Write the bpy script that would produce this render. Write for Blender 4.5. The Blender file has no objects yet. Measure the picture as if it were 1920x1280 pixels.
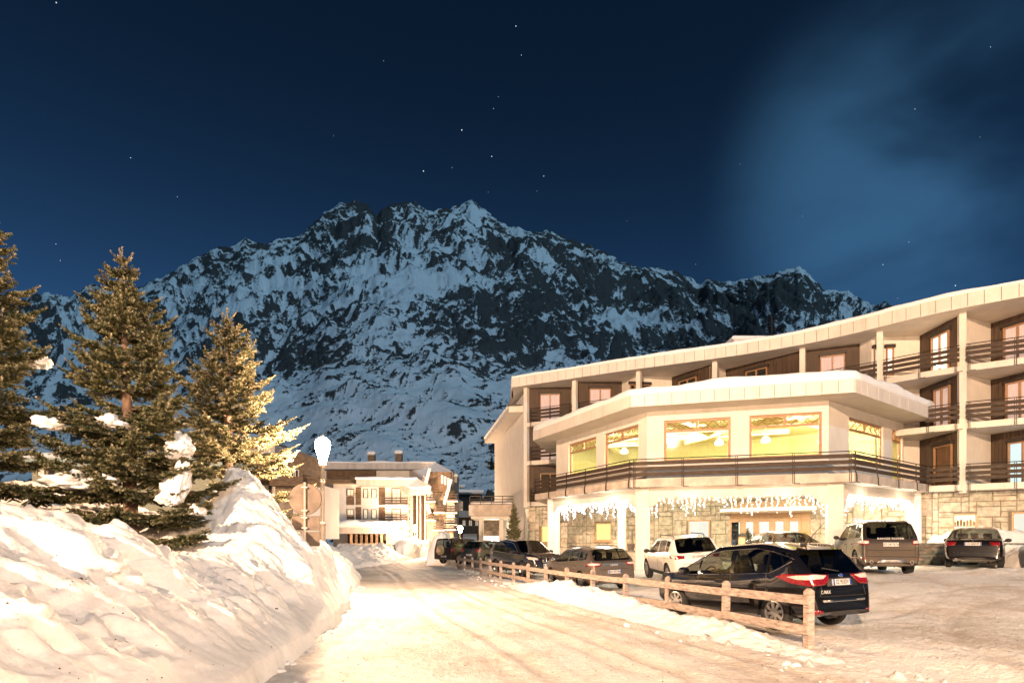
import bpy, bmesh, math, random
import numpy as np
from mathutils import Vector, Matrix, geometry
from mathutils.bvhtree import BVHTree

SC = bpy.context.scene
C = SC.collection
random.seed(7)
R = math.radians
# ------------------------------------------------------------------ camera
F, CX, HY, EYE = 1120.0, 960.0, 1008.0, 1.8          # focal length / horizon in photo pixels, eye height in metres
cam_d = bpy.data.cameras.new('camera'); cam = bpy.data.objects.new('camera', cam_d); C.objects.link(cam)
cam.location = (0, 0, EYE); cam.rotation_euler = (R(90), 0, 0)
cam_d.sensor_width = 36; cam_d.lens = 36 * F / 1920; cam_d.shift_y = (HY - 640) / 1920
cam_d.clip_start = 0.1; cam_d.clip_end = 20000
SC.camera = cam
# ------------------------------------------------------------------ night sky: dim moonlit Nishita, thin cloud, stars
MOON_EL, MOON_AZ = R(37), R(142)                     # azimuth clockwise from +Y: behind the camera, to the right
W = bpy.data.worlds.new('World'); SC.world = W; W.use_nodes = True
nt = W.node_tree; N, L = nt.nodes, nt.links
bg = N['Background']
sky = N.new('ShaderNodeTexSky'); sky.sky_type = 'NISHITA'; sky.sun_disc = False
sky.sun_elevation = MOON_EL; sky.sun_rotation = MOON_AZ; sky.altitude = 2050; sky.air_density = 0.8; sky.dust_density = 0.6; sky.ozone_density = 3.0
tc = N.new('ShaderNodeTexCoord')
def wn(t, **k):
    n = N.new(t)
    for a, b in k.items(): setattr(n, a, b)
    return n
def mth(op, a, b=None, c=None):
    n = N.new('ShaderNodeMath'); n.operation = op
    for i, v in enumerate((a, b, c)):
        if v is None: continue
        if isinstance(v, (int, float)): n.inputs[i].default_value = v
        else: L.new(v, n.inputs[i])
    return n.outputs[0]
sep = wn('ShaderNodeSeparateXYZ'); L.new(tc.outputs['Generated'], sep.inputs[0])
# the night sky is deeper than a day sky towards the zenith
hgt = mth('MAXIMUM', sep.outputs[2], 0.0)
deep = wn('ShaderNodeMapRange'); deep.interpolation_type = 'SMOOTHSTEP'
L.new(hgt, deep.inputs[0]); deep.inputs[1].default_value = 0.02; deep.inputs[2].default_value = 0.66; deep.inputs[3].default_value = 1.0; deep.inputs[4].default_value = 0.30
tint = wn('ShaderNodeVectorMath', operation='MULTIPLY'); L.new(sky.outputs[0], tint.inputs[0]); tint.inputs[1].default_value = (0.37, 0.70, 0.88)
sc1 = wn('ShaderNodeVectorMath', operation='SCALE'); L.new(tint.outputs[0], sc1.inputs[0]); L.new(deep.outputs[0], sc1.inputs['Scale'])
# thin moonlit cloud bank: soft noise, thinning out away from one heading
cdir = Vector((0.64, 1.0, 0.60)).normalized()
dot = wn('ShaderNodeVectorMath', operation='DOT_PRODUCT'); L.new(tc.outputs['Generated'], dot.inputs[0]); dot.inputs[1].default_value = cdir
cn = wn('ShaderNodeTexNoise'); cn.inputs['Scale'].default_value = 2.6; cn.inputs['Detail'].default_value = 4; cn.inputs['Roughness'].default_value = 0.5; cn.inputs['Distortion'].default_value = 0.3
cmap = wn('ShaderNodeMapping'); cmap.inputs['Scale'].default_value = (1.0, 1.0, 2.4); cmap.inputs['Rotation'].default_value = (0.5, 0.35, 0.2); cmap.inputs['Location'].default_value = (0.62, 0.35, 0.2)
L.new(tc.outputs['Generated'], cmap.inputs[0]); L.new(cmap.outputs[0], cn.inputs['Vector'])
far = wn('ShaderNodeMapRange'); far.interpolation_type = 'SMOOTHSTEP'; L.new(dot.outputs['Value'], far.inputs[0])
far.inputs[1].default_value = 0.966; far.inputs[2].default_value = 0.9998; far.inputs[3].default_value = 0.0; far.inputs[4].default_value = 1.0
cth = wn('ShaderNodeMapRange'); cth.interpolation_type = 'SMOOTHSTEP'; L.new(cn.outputs['Fac'], cth.inputs[0]); cth.inputs[1].default_value = 0.32; cth.inputs[2].default_value = 0.72
cl = mth('MULTIPLY', mth('POWER', far.outputs[0], 1.7), cth.outputs[0])
ccol = wn('ShaderNodeVectorMath', operation='SCALE'); ccol.inputs[0].default_value = (0.46, 1.40, 2.6); L.new(cl, ccol.inputs['Scale'])
add = wn('ShaderNodeVectorMath', operation='ADD'); L.new(sc1.outputs[0], add.inputs[0]); L.new(ccol.outputs[0], add.inputs[1])
# stars
vor = wn('ShaderNodeTexVoronoi', feature='F1'); vor.inputs['Scale'].default_value = 46; L.new(tc.outputs['Generated'], vor.inputs['Vector'])
rnd = wn('ShaderNodeSeparateColor'); L.new(vor.outputs['Color'], rnd.inputs[0])
near = mth('LESS_THAN', vor.outputs['Distance'], mth('MULTIPLY_ADD', rnd.outputs[1], 0.012, 0.017))
pick = mth('GREATER_THAN', rnd.outputs[0], 0.05)
up = mth('GREATER_THAN', sep.outputs[2], 0.1)
star = mth('MULTIPLY', mth('MULTIPLY', near, pick), mth('MULTIPLY', up, mth('MULTIPLY_ADD', mth('POWER', rnd.outputs[2], 2.5), 34.0, 4.0)))
scol = wn('ShaderNodeVectorMath', operation='SCALE'); scol.inputs[0].default_value = (0.9, 0.95, 1.0); L.new(star, scol.inputs['Scale'])
add2 = wn('ShaderNodeVectorMath', operation='ADD'); L.new(add.outputs[0], add2.inputs[0]); L.new(scol.outputs[0], add2.inputs[1])
L.new(add2.outputs[0], bg.inputs[0]); bg.inputs[1].default_value = 0.060
# ------------------------------------------------------------------ the moon as the one sun lamp
sd = bpy.data.lights.new('moon', 'SUN'); sd.energy = 0.86; sd.angle = R(0.6); sd.color = (0.46, 0.78, 1.0)
so = bpy.data.objects.new('moon', sd); C.objects.link(so)
mdir = Vector((math.sin(MOON_AZ) * math.cos(MOON_EL), math.cos(MOON_AZ) * math.cos(MOON_EL), math.sin(MOON_EL)))
so.rotation_euler = mdir.to_track_quat('Z', 'Y').to_euler(); so.location = mdir * 50
# ------------------------------------------------------------------ exposure
vs = SC.view_settings; vs.view_transform = 'Standard'; vs.look = 'None'; vs.exposure = 0.0; vs.gamma = 1.0; vs.use_curve_mapping = False
SC.cycles.use_denoising = True
SC.cycles.max_bounces = 6; SC.cycles.transparent_max_bounces = 12; SC.cycles.sample_clamp_indirect = 4.0
SODIUM = (1.0, 0.63, 0.375)

# ================================================================== helpers
def at(px, py, Y):
    return Vector(((px - CX) * Y / F, Y, EYE + (HY - py) * Y / F))
def ray(px, Y): return ((px - CX) * Y / F, Y)
def wloc(p):
    v = Vector((0, 0, 0))
    while p is not None: v += p.location; p = p.parent
    return v
def tag(o, label=None, cat=None, group=None, kind=None):
    if label: o['label'] = label
    if cat: o['category'] = cat
    if group: o['group'] = group
    if kind: o['kind'] = kind
    return o
def thing(name, label, cat, loc=(0, 0, 0), rot=(0, 0, 0), group=None):
    o = bpy.data.objects.new(name, None); C.objects.link(o); o.location = loc; o.rotation_euler = rot; o.empty_display_size = 0.2
    return tag(o, label, cat, group)
def mkobj(name, verts, faces, mat, parent=None, smooth=False, world=True):
    me = bpy.data.meshes.new(name)
    if parent is not None and world:
        off = wloc(parent); verts = [(v[0] - off.x, v[1] - off.y, v[2] - off.z) for v in verts]
    me.from_pydata([tuple(map(float, v)) for v in verts], [], faces); me.update()
    mats = mat if isinstance(mat, (list, tuple)) else [mat]
    for m in mats: me.materials.append(m)
    if smooth: me.shade_smooth()
    o = bpy.data.objects.new(name, me); C.objects.link(o)
    if parent is not None: o.parent = parent
    return o
def npobj(name, V, Q, mat, parent=None, smooth=True):
    """fast mesh from numpy vertex array and quad (or triangle) index array"""
    me = bpy.data.meshes.new(name); n = Q.shape[1]
    me.vertices.add(len(V)); me.vertices.foreach_set('co', np.asarray(V, np.float32).ravel())
    me.loops.add(Q.size); me.loops.foreach_set('vertex_index', np.asarray(Q, np.int32).ravel())
    me.polygons.add(len(Q)); me.polygons.foreach_set('loop_start', np.arange(0, Q.size, n, dtype=np.int32))
    me.update(calc_edges=True)
    me.materials.append(mat)
    if smooth: me.shade_smooth()
    o = bpy.data.objects.new(name, me); C.objects.link(o)
    if parent is not None: o.parent = parent
    return o
def gridq(n, m):
    i = np.arange(n - 1)[:, None] * m + np.arange(m - 1)[None]
    return np.stack([i, i + m, i + m + 1, i + 1], -1).reshape(-1, 4)
class MB:
    """collects shapes, builds ONE mesh object"""
    def __init__(s): s.v = []; s.f = []
    def add(s, vs, fs):
        b = len(s.v); s.v += [tuple(v) for v in vs]; s.f += [tuple(i + b for i in f) for f in fs]; return s
    def box(s, c, d, rz=0.0, M_=None):
        hx, hy, hz = d[0] / 2, d[1] / 2, d[2] / 2; cs, sn = math.cos(rz), math.sin(rz)
        vs = []
        for z in (-hz, hz):
            for x, y in ((-hx, -hy), (hx, -hy), (hx, hy), (-hx, hy)):
                p = Vector((x * cs - y * sn, x * sn + y * cs, z))
                if M_ is not None: p = M_ @ Vector((x, y, z))
                vs.append((c[0] + p.x, c[1] + p.y, c[2] + p.z))
        return s.add(vs, [(3, 2, 1, 0), (4, 5, 6, 7), (0, 1, 5, 4), (1, 2, 6, 5), (2, 3, 7, 6), (3, 0, 4, 7)])
    def bar(s, a, b, w, h, up=(0, 0, 1)):
        a, b = Vector(a), Vector(b); d = (b - a); ln = d.length
        if ln < 1e-6: return s
        d /= ln; u = Vector(up)
        if abs(d.dot(u)) > 0.99: u = Vector((1, 0, 0))
        x = d.cross(u).normalized(); y = x.cross(d).normalized()
        vs = []
        for p in (a, b):
            for i, j in ((-1, -1), (1, -1), (1, 1), (-1, 1)): vs.append(p + x * (i * w / 2) + y * (j * h / 2))
        return s.add(vs, [(3, 2, 1, 0), (4, 5, 6, 7), (0, 1, 5, 4), (1, 2, 6, 5), (2, 3, 7, 6), (3, 0, 4, 7)])
    def tube(s, path, r, n=8):
        path = [Vector(p) for p in path]; rs = r if isinstance(r, (list, tuple)) else [r] * len(path)
        rings = []
        for k, p in enumerate(path):
            d = (path[min(k + 1, len(path) - 1)] - path[max(k - 1, 0)]).normalized()
            u = Vector((0, 0, 1)) if abs(d.z) < 0.95 else Vector((1, 0, 0))
            x = d.cross(u).normalized(); y = x.cross(d)
            rings.append([p + x * (rs[k] * math.cos(2 * math.pi * i / n)) + y * (rs[k] * math.sin(2 * math.pi * i / n)) for i in range(n)])
        fs = []
        for k in range(len(rings) - 1):
            for i in range(n): fs.append((k * n + i, k * n + (i + 1) % n, (k + 1) * n + (i + 1) % n, (k + 1) * n + i))
        fs.append(tuple(range(n))[::-1]); fs.append(tuple((len(rings) - 1) * n + i for i in range(n)))
        return s.add([v for r_ in rings for v in r_], fs)
    def lathe(s, prof, c=(0, 0, 0), n=24, axis='z'):
        vs = []
        for r, h in prof:
            for i in range(n):
                a = 2 * math.pi * i / n
                if axis == 'z': vs.append((c[0] + r * math.cos(a), c[1] + r * math.sin(a), c[2] + h))
                else: vs.append((c[0] + r * math.cos(a), c[1] + h, c[2] + r * math.sin(a)))
        fs = []
        for k in range(len(prof) - 1):
            for i in range(n): fs.append((k * n + i, k * n + (i + 1) % n, (k + 1) * n + (i + 1) % n, (k + 1) * n + i))
        return s.add(vs, fs)
    def prism(s, poly, z0, z1):
        n = len(poly); a = sum(poly[i][0] * poly[(i + 1) % n][1] - poly[(i + 1) % n][0] * poly[i][1] for i in range(n))
        if a < 0: poly = poly[::-1]
        vs = [(x, y, z0) for x, y in poly] + [(x, y, z1) for x, y in poly]
        tri = [t for t in geometry.tessellate_polygon([[Vector((x, y, 0)) for x, y in poly]])]
        fs = []
        for t in tri:
            p = [poly[i] for i in t]; ar = (p[1][0] - p[0][0]) * (p[2][1] - p[0][1]) - (p[2][0] - p[0][0]) * (p[1][1] - p[0][1])
            t = t if ar > 0 else t[::-1]
            fs.append(tuple(i + n for i in t)); fs.append(tuple(t[::-1]))
        for i in range(n): j = (i + 1) % n; fs.append((i, j, j + n, i + n))
        return s.add(vs, fs)
    def wall(s, A, B, z0, z1, th, holes=()):
        """upright wall from plan point A to B, thickness th to the right-hand rear, with rectangular holes (s0,s1,za,zb) in metres"""
        A, B = Vector(A[:2]), Vector(B[:2]); ln = (B - A).length; d = (B - A) / ln; nrm = Vector((-d.y, d.x))
        xs = sorted({0.0, ln, *[min(max(h[0], 0), ln) for h in holes], *[min(max(h[1], 0), ln) for h in holes]})
        zs = sorted({z0, z1, *[min(max(h[2], z0), z1) for h in holes], *[min(max(h[3], z0), z1) for h in holes]})
        solid = {}
        for i in range(len(xs) - 1):
            for j in range(len(zs) - 1):
                cx, cz = (xs[i] + xs[i + 1]) / 2, (zs[j] + zs[j + 1]) / 2
                solid[i, j] = not any(h[0] < cx < h[1] and h[2] < cz < h[3] for h in holes)
        def P(x, z, k): q = A + d * x + nrm * (th * k); return (q.x, q.y, z)
        for (i, j), ok in solid.items():
            if not ok: continue
            x0, x1, a, b = xs[i], xs[i + 1], zs[j], zs[j + 1]
            s.add([P(x0, a, 0), P(x1, a, 0), P(x1, b, 0), P(x0, b, 0)], [(0, 1, 2, 3)])
            s.add([P(x0, a, 1), P(x1, a, 1), P(x1, b, 1), P(x0, b, 1)], [(3, 2, 1, 0)])
            if not solid.get((i - 1, j), False): s.add([P(x0, a, 0), P(x0, b, 0), P(x0, b, 1), P(x0, a, 1)], [(0, 1, 2, 3)])
            if not solid.get((i + 1, j), False): s.add([P(x1, a, 0), P(x1, b, 0), P(x1, b, 1), P(x1, a, 1)], [(3, 2, 1, 0)])
            if not solid.get((i, j - 1), False): s.add([P(x0, a, 0), P(x1, a, 0), P(x1, a, 1), P(x0, a, 1)], [(3, 2, 1, 0)])
            if not solid.get((i, j + 1), False): s.add([P(x0, b, 0), P(x1, b, 0), P(x1, b, 1), P(x0, b, 1)], [(0, 1, 2, 3)])
        return s
    def build(s, name, mat, parent=None, smooth=False, world=True, bevel=0):
        o = mkobj(name, s.v, s.f, mat, parent, smooth, world)
        if bevel:
            m = o.modifiers.new('bevel', 'BEVEL'); m.width = bevel; m.segments = 1; m.limit_method = 'ANGLE'
        return o
def pbox(px0, px1, py0, py1, Y, dep):
    """box whose front face covers photo pixels px0..px1, py0..py1 at distance Y"""
    a, b = at(px0, py1, Y), at(px1, py0, Y)
    return ((a.x + b.x) / 2, Y + dep / 2, (a.z + b.z) / 2), (b.x - a.x, dep, b.z - a.z)

# ---- numpy noise
def _h(ix, iy, seed):
    h = (ix.astype(np.int64) * 374761393 + iy.astype(np.int64) * 668265263 + seed * 974634777) & 0xFFFFFFFF
    h = ((h ^ (h >> 13)) * 1274126177) & 0xFFFFFFFF
    return ((h ^ (h >> 16)) & 0xFFFF) / 65535.0
def vn(x, y, seed=0):
    x = np.asarray(x, float); y = np.asarray(y, float); x, y = np.broadcast_arrays(x, y)
    ix, iy = np.floor(x), np.floor(y); fx, fy = x - ix, y - iy
    u = fx * fx * fx * (fx * (fx * 6 - 15) + 10); v = fy * fy * fy * (fy * (fy * 6 - 15) + 10)
    a, b, c, d = _h(ix, iy, seed), _h(ix + 1, iy, seed), _h(ix, iy + 1, seed), _h(ix + 1, iy + 1, seed)
    return (a + (b - a) * u) * (1 - v) + (c + (d - c) * u) * v
def fbm(x, y, o=5, seed=0, g=0.5):
    t = 0; a = 1; n = 0
    x = np.asarray(x, float); y = np.asarray(y, float)
    for k in range(o):
        t = t + a * (vn(x, y, seed + k * 17) * 2 - 1); n += a; a *= g
        x, y = x * 1.6 + y * 1.2 + 11.3, y * 1.6 - x * 1.2 + 7.7
    return t / n
def ridged(x, y, o=5, seed=0, g=0.55):
    t = 0; a = 1; n = 0
    x = np.asarray(x, float); y = np.asarray(y, float)
    for k in range(o):
        t = t + a * (1 - np.abs(vn(x, y, seed + k * 17) * 2 - 1) * 1.6); n += a; a *= g
        x, y = x * 1.6 + y * 1.2 + 3.1, y * 1.6 - x * 1.2 + 17.7
    return t / n
def sstep(a, b, x):
    t = np.clip((np.asarray(x, float) - a) / (b - a), 0, 1); return t * t * (3 - 2 * t)

# ---- procedural materials
def new_mat(name):
    m = bpy.data.materials.new(name); m.use_nodes = True
    n = m.node_tree.nodes; return m, n, m.node_tree.links, n['Principled BSDF']
def mat(name, col, rough=0.6, metal=0.0, var=0.12, scale=6.0, col2=None, bump=0.0, bscale=40.0, coat=0.0, stretch=(1, 1, 1), spec=0.5, detail=4.0, emit=None, estr=0.0):
    m, n, l, b = new_mat(name)
    b.inputs['Roughness'].default_value = rough; b.inputs['Metallic'].default_value = metal
    b.inputs['Specular IOR Level'].default_value = spec; b.inputs['Coat Weight'].default_value = coat; b.inputs['Coat Roughness'].default_value = 0.06
    t = n.new('ShaderNodeTexCoord'); mp = n.new('ShaderNodeMapping'); mp.inputs['Scale'].default_value = stretch; l.new(t.outputs['Object'], mp.inputs[0])
    nz = n.new('ShaderNodeTexNoise'); nz.inputs['Scale'].default_value = scale; nz.inputs['Detail'].default_value = detail; nz.inputs['Roughness'].default_value = 0.6
    l.new(mp.outputs[0], nz.inputs['Vector'])
    mx = n.new('ShaderNodeMix'); mx.data_type = 'RGBA'
    c2 = col2 if col2 else tuple(max(0, c * (1 - var * 2)) for c in col); c1 = col if col2 else tuple(min(1, c * (1 + var)) for c in col)
    mx.inputs[6].default_value = (*c1, 1); mx.inputs[7].default_value = (*c2, 1)
    mr = n.new('ShaderNodeMapRange'); mr.inputs[1].default_value = 0.32; mr.inputs[2].default_value = 0.68; l.new(nz.outputs['Fac'], mr.inputs[0]); l.new(mr.outputs[0], mx.inputs[0])
    l.new(mx.outputs[2], b.inputs['Base Color'])
    if bump:
        nb = n.new('ShaderNodeTexNoise'); nb.inputs['Scale'].default_value = bscale; nb.inputs['Detail'].default_value = 5; l.new(mp.outputs[0], nb.inputs['Vector'])
        bp = n.new('ShaderNodeBump'); bp.inputs['Strength'].default_value = bump; bp.inputs['Distance'].default_value = 0.02; l.new(nb.outputs['Fac'], bp.inputs['Height']); l.new(bp.outputs[0], b.inputs['Normal'])
    if emit: b.inputs['Emission Color'].default_value = (*emit, 1); b.inputs['Emission Strength'].default_value = estr
    return m
def emis(name, col, s):
    m, n, l, b = new_mat(name); e = n.new('ShaderNodeEmission'); e.inputs[0].default_value = (*col, 1); e.inputs[1].default_value = s
    l.new(e.outputs[0], n['Material Output'].inputs[0]); return m
def glass_mat(name, tint=(0.5, 0.5, 0.5), refl=1.0, rough=0.02):
    m, n, l, b = new_mat(name); n.remove(b)
    tr = n.new('ShaderNodeBsdfTransparent'); tr.inputs[0].default_value = (*tint, 1)
    gl = n.new('ShaderNodeBsdfGlossy'); gl.inputs['Roughness'].default_value = rough
    fr = n.new('ShaderNodeLayerWeight'); fr.inputs[0].default_value = 0.5
    pw = n.new('ShaderNodeMath'); pw.operation = 'POWER'; pw.inputs[1].default_value = 4.5; l.new(fr.outputs['Facing'], pw.inputs[0])
    k = n.new('ShaderNodeMath'); k.operation = 'MULTIPLY_ADD'; k.use_clamp = True; k.inputs[1].default_value = 0.75; k.inputs[2].default_value = 0.055 * refl; l.new(pw.outputs[0], k.inputs[0])
    mx = n.new('ShaderNodeMixShader'); l.new(k.outputs[0], mx.inputs[0]); l.new(tr.outputs[0], mx.inputs[1]); l.new(gl.outputs[0], mx.inputs[2])
    l.new(mx.outputs[0], n['Material Output'].inputs[0]); return m
def point(name, loc, power, col=SODIUM, rad=0.12, parent=None):
    d = bpy.data.lights.new(name, 'POINT'); d.energy = power; d.color = col; d.shadow_soft_size = rad
    o = bpy.data.objects.new(name, d); C.objects.link(o); o.location = loc
    if parent is not None: o.parent = parent
    return o

def snow_mat(name, col=(0.83, 0.82, 0.80), dirt=(0.42, 0.31, 0.21), amount=0.0, scale=0.5, bump=0.5, bscale=9.0):
    m, n, l, b = new_mat(name)
    t = n.new('ShaderNodeTexCoord')
    b.inputs['Roughness'].default_value = 0.62; b.inputs['Specular IOR Level'].default_value = 0.35
    n1 = n.new('ShaderNodeTexNoise'); n1.inputs['Scale'].default_value = scale; n1.inputs['Detail'].default_value = 7; n1.inputs['Roughness'].default_value = 0.65; l.new(t.outputs['Object'], n1.inputs['Vector'])
    n2 = n.new('ShaderNodeTexNoise'); n2.inputs['Scale'].default_value = scale * 14; n2.inputs['Detail'].default_value = 6; n2.inputs['Roughness'].default_value = 0.7; l.new(t.outputs['Object'], n2.inputs['Vector'])
    ad = n.new('ShaderNodeMath'); ad.operation = 'MULTIPLY_ADD'; ad.inputs[1].default_value = 0.55; l.new(n2.outputs['Fac'], ad.inputs[0]); l.new(n1.outputs['Fac'], ad.inputs[2])
    mr = n.new('ShaderNodeMapRange'); mr.interpolation_type = 'SMOOTHSTEP'; mr.inputs[1].default_value = 0.66; mr.inputs[2].default_value = 0.98; mr.inputs[4].default_value = amount; l.new(ad.outputs[0], mr.inputs[0])
    mx = n.new('ShaderNodeMix'); mx.data_type = 'RGBA'; mx.inputs[6].default_value = (*col, 1); mx.inputs[7].default_value = (*dirt, 1); l.new(mr.outputs[0], mx.inputs[0])
    l.new(mx.outputs[2], b.inputs['Base Color'])
    nb = n.new('ShaderNodeTexNoise'); nb.inputs['Scale'].default_value = bscale; nb.inputs['Detail'].default_value = 8; nb.inputs['Roughness'].default_value = 0.62; l.new(t.outputs['Object'], nb.inputs['Vector'])
    bp = n.new('ShaderNodeBump'); bp.inputs['Strength'].default_value = bump; bp.inputs['Distance'].default_value = 0.05; l.new(nb.outputs['Fac'], bp.inputs['Height']); l.new(bp.outputs[0], b.inputs['Normal'])
    return m, n, l, b, mx
# ================================================================== ground, snow, mountain
FA, FB = np.array(ray(1517, 9.7)), np.array(ray(859, 38.9))        # the fence line in plan
_fd = (FB - FA) / np.linalg.norm(FB - FA); _fn = np.array((_fd[1], -_fd[0]))   # _fn points to the car park
def fence_s(x, y): return (x - FA[0]) * _fn[0] + (y - FA[1]) * _fn[1]
def fence_t(x, y): return (x - FA[0]) * _fd[0] + (y - FA[1]) * _fd[1]
def gbase(x, y):
    """smooth height of road and car park"""
    x = np.asarray(x, float); y = np.asarray(y, float)
    z = -0.008 * np.clip(y - 8, 0, 80)
    s = fence_s(x, y)
    lot = 0.10 * sstep(0.3, 1.5, s) + 0.42 * sstep(2.0, 7.0, s) * sstep(9, 19, y) + 0.022 * np.clip(s - 8, 0, 14) * sstep(11, 20, y)
    lot = lot + 0.25 * sstep(30, 42, y) * sstep(0, 2, s)
    return z + lot
def g1(x, y): return float(gbase(x, y))
M_ground, n, l, b, gmx = snow_mat('packed_snow_ground', (0.80, 0.765, 0.72), (0.36, 0.25, 0.16), 0.55, 0.42, 0.9, 16.0)
nu, nv = 760, 560
u = np.linspace(-1.35, 1.35, nu)[:, None]; yy = (2.2 * (95 / 2.2) ** np.linspace(0, 1, nv))[None]
X = u * yy; Y = np.broadcast_to(yy, X.shape)
Z = gbase(X, Y)
s_, t_ = fence_s(X, Y), fence_t(X, Y)
rough = 0.020 * fbm(X * 1.1, Y * 1.1, 4, 3) + 0.016 * ridged(X * 3.2, Y * 3.2, 4, 9) + 0.010 * fbm(X * 9, Y * 9, 3, 5)
Z = Z + rough
# wheel ruts that follow the road, brown with grit
rutm = np.zeros_like(Z)
for off, dp in ((-1.5, 0.05), (-2.0, 0.04), (-3.0, 0.075), (-3.5, 0.05), (-4.7, 0.07), (-5.2, 0.04)):
    w = off + 0.25 * fbm(t_ * 0.12, 0 * t_, 2, 40)
    rutm = np.maximum(rutm, np.exp(-((s_ - w) / 0.2) ** 2) * dp / .075 * (0.55 + 0.8 * fbm(t_ * 0.5, s_ * 2, 4, 55)))
    Z = Z - dp * np.exp(-((s_ - w) / 0.16) ** 2) * (0.6 + 0.6 * fbm(t_ * 0.8, s_ * 0, 3, 51)) + 0.02 * np.exp(-((s_ - w - 0.3) / 0.13) ** 2)
clod = np.clip(fbm(X * 5.5, Y * 5.5, 3, 77) - 0.42, 0, 1)
Z = Z + clod * 0.22 * (0.35 + sstep(-2.2, -0.6, s_) * (1 - sstep(0.0, 0.6, s_)))
# low ploughed ridge where the sedan is parked
rdg = np.exp(-(((X - 16.6) / 3.2) ** 2 + ((Y - 20.4) / 0.9) ** 2)); Z = Z + rdg * (0.12 + 0.13 * ridged(X * 1.8, Y * 1.8, 4, 21))
# curved tracks of cars turning into the car park
for cx_, cy_, rad in ((16.0, 6.0, 9.5), (16.0, 6.0, 11.1), (3.0, 22.0, 9.0), (3.0, 22.0, 10.5), (22.0, 10.0, 7.5), (22.0, 10.0, 9.0)):
    rd = np.hypot(X - cx_, Y - cy_) + .3 * fbm(X * .3, Y * .3, 2, 57); mk = np.exp(-((rd - rad) / .16) ** 2) * sstep(.6, 1.6, s_); Z = Z - .035 * mk; rutm = np.maximum(rutm, .6 * mk * (0.5 + fbm(X * .6, Y * .6, 3, 59)))
far_road = .55 * sstep(15, 26, Y) * (1 - sstep(-.9, -.3, s_)) * (.7 + .6 * fbm(X * .25, Y * .12, 4, 58)); rutm = np.clip(np.maximum(rutm, far_road), 0, 1)
go = npobj('ground', np.stack([X, Y, Z], -1).reshape(-1, 3), gridq(nu, nv), M_ground); tag(go, kind='structure')
_a = go.data.attributes.new('rut', 'FLOAT', 'POINT'); _a.data.foreach_set('value', rutm.astype(np.float32).ravel())
_n, _l = M_ground.node_tree.nodes, M_ground.node_tree.links; _at = _n.new('ShaderNodeAttribute'); _at.attribute_name = 'rut'
_nz = _n.new('ShaderNodeTexNoise'); _nz.inputs['Scale'].default_value = 7; _nz.inputs['Detail'].default_value = 8; _nz.inputs['Roughness'].default_value = .7
_mm = _n.new('ShaderNodeMath'); _mm.operation = 'MULTIPLY'; _l.new(_at.outputs['Fac'], _mm.inputs[0]); _l.new(_nz.outputs['Fac'], _mm.inputs[1])
_mx = _n.new('ShaderNodeMix'); _mx.data_type = 'RGBA'; _mx.inputs[7].default_value = (.36, .25, .16, 1); _l.new(_mm.outputs[0], _mx.inputs[0]); _l.new(gmx.outputs[2], _mx.inputs[6]); _l.new(_mx.outputs[2], _n['Principled BSDF'].inputs['Base Color'])
# wide sheet under everything, out to the foot of the mountains and behind the camera
far_g = mkobj('snowfield', [(-3000, -400, -1.6), (3000, -400, -1.6), (3000, 3000, -1.6), (-3000, 3000, -1.6)], [(0, 1, 2, 3)], M_ground); tag(far_g, kind='structure')
tag(mkobj('forecourt', [(-90, -110, -.05), (90, -110, -.05), (90, 2.4, -.05), (-90, 2.4, -.05)], [(0, 1, 2, 3)], M_ground), kind='structure')
M_bank, n, l, b, bmx = snow_mat('ploughed_snow', (0.84, 0.815, 0.785), (0.40, 0.30, 0.21), 0.22, 0.55, 0.6, 6.0)

# ---- ploughed bank on the left: cross-sections along its foot
foot = np.array([(-2.1, 1.2), (-2.65, 4.0), (-3.1, 7.4), (-3.37, 9.7), (-3.62, 11.8), (-3.80, 13.3), (-4.1, 15.0), (-4.5, 16.6), (-5.05, 18.4), (-5.6, 21.0), (-6.3, 25.0), (-7.6, 30.0), (-9.5, 36.0)])
ns, nd = 620, 330
fs = np.interp(np.linspace(0, 1, ns), np.linspace(0, 1, len(foot)), np.arange(len(foot)))
fy = np.interp(fs, np.arange(len(foot)), foot[:, 1]); fx = np.interp(fy, foot[:, 1], foot[:, 0])
yb = fy[:, None]
q = np.linspace(0, 1, nd)[None] ** 1.7; d = q * 15.0                       # distance left of the foot
fx = fx + 0.16 * fbm(fy * 0.9, 0 * fy, 3, 61)
hc = np.interp(yb, [1, 4, 6.5, 9, 10.6, 11.8, 12.9, 13.9, 15, 17, 20, 25, 36], [1.6, 1.78, 1.85, 1.80, 1.50, 1.70, 2.10, 2.05, 1.85, 1.75, 1.6, 1.2, 0.8])
wf = np.interp(yb, [1, 6, 10, 12, 14, 16, 36], [2.2, 2.3, 1.9, 1.4, 0.95, 0.9, 1.3])  # how far the cut face reaches back
tface = np.clip(d / wf, 0, 1)
face = 0.10 * sstep(0, 0.06, tface) + 0.90 * (0.55 * tface ** 0.8 + 0.45 * sstep(0, 1, tface))
z = hc * face
flat = np.clip(d - wf, 0, 20)
z = z + 0.035 * flat
Xb = fx[:, None] - d; Yb = np.broadcast_to(yb, Xb.shape).copy()
def bump_at(px, py, Yd, rx, ry, hgt):
    c = ray(px, Yd); return hgt * np.exp(-(((Xb - c[0]) / rx) ** 2 + ((Yb - c[1]) / ry) ** 2))
z = z + bump_at(446, 0, 13.2, 0.75, 1.0, 0.85) + bump_at(490, 0, 13.4, 0.55, 0.8, 0.38) + bump_at(415, 0, 12.6, 0.35, 0.5, 0.25) + bump_at(228, 0, 9.3, 0.26, 0.4, 0.42) + bump_at(100, 0, 7.6, 0.5, 0.4, 0.28) + bump_at(20, 0, 7.0, 0.35, 0.5, 0.30)
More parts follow.
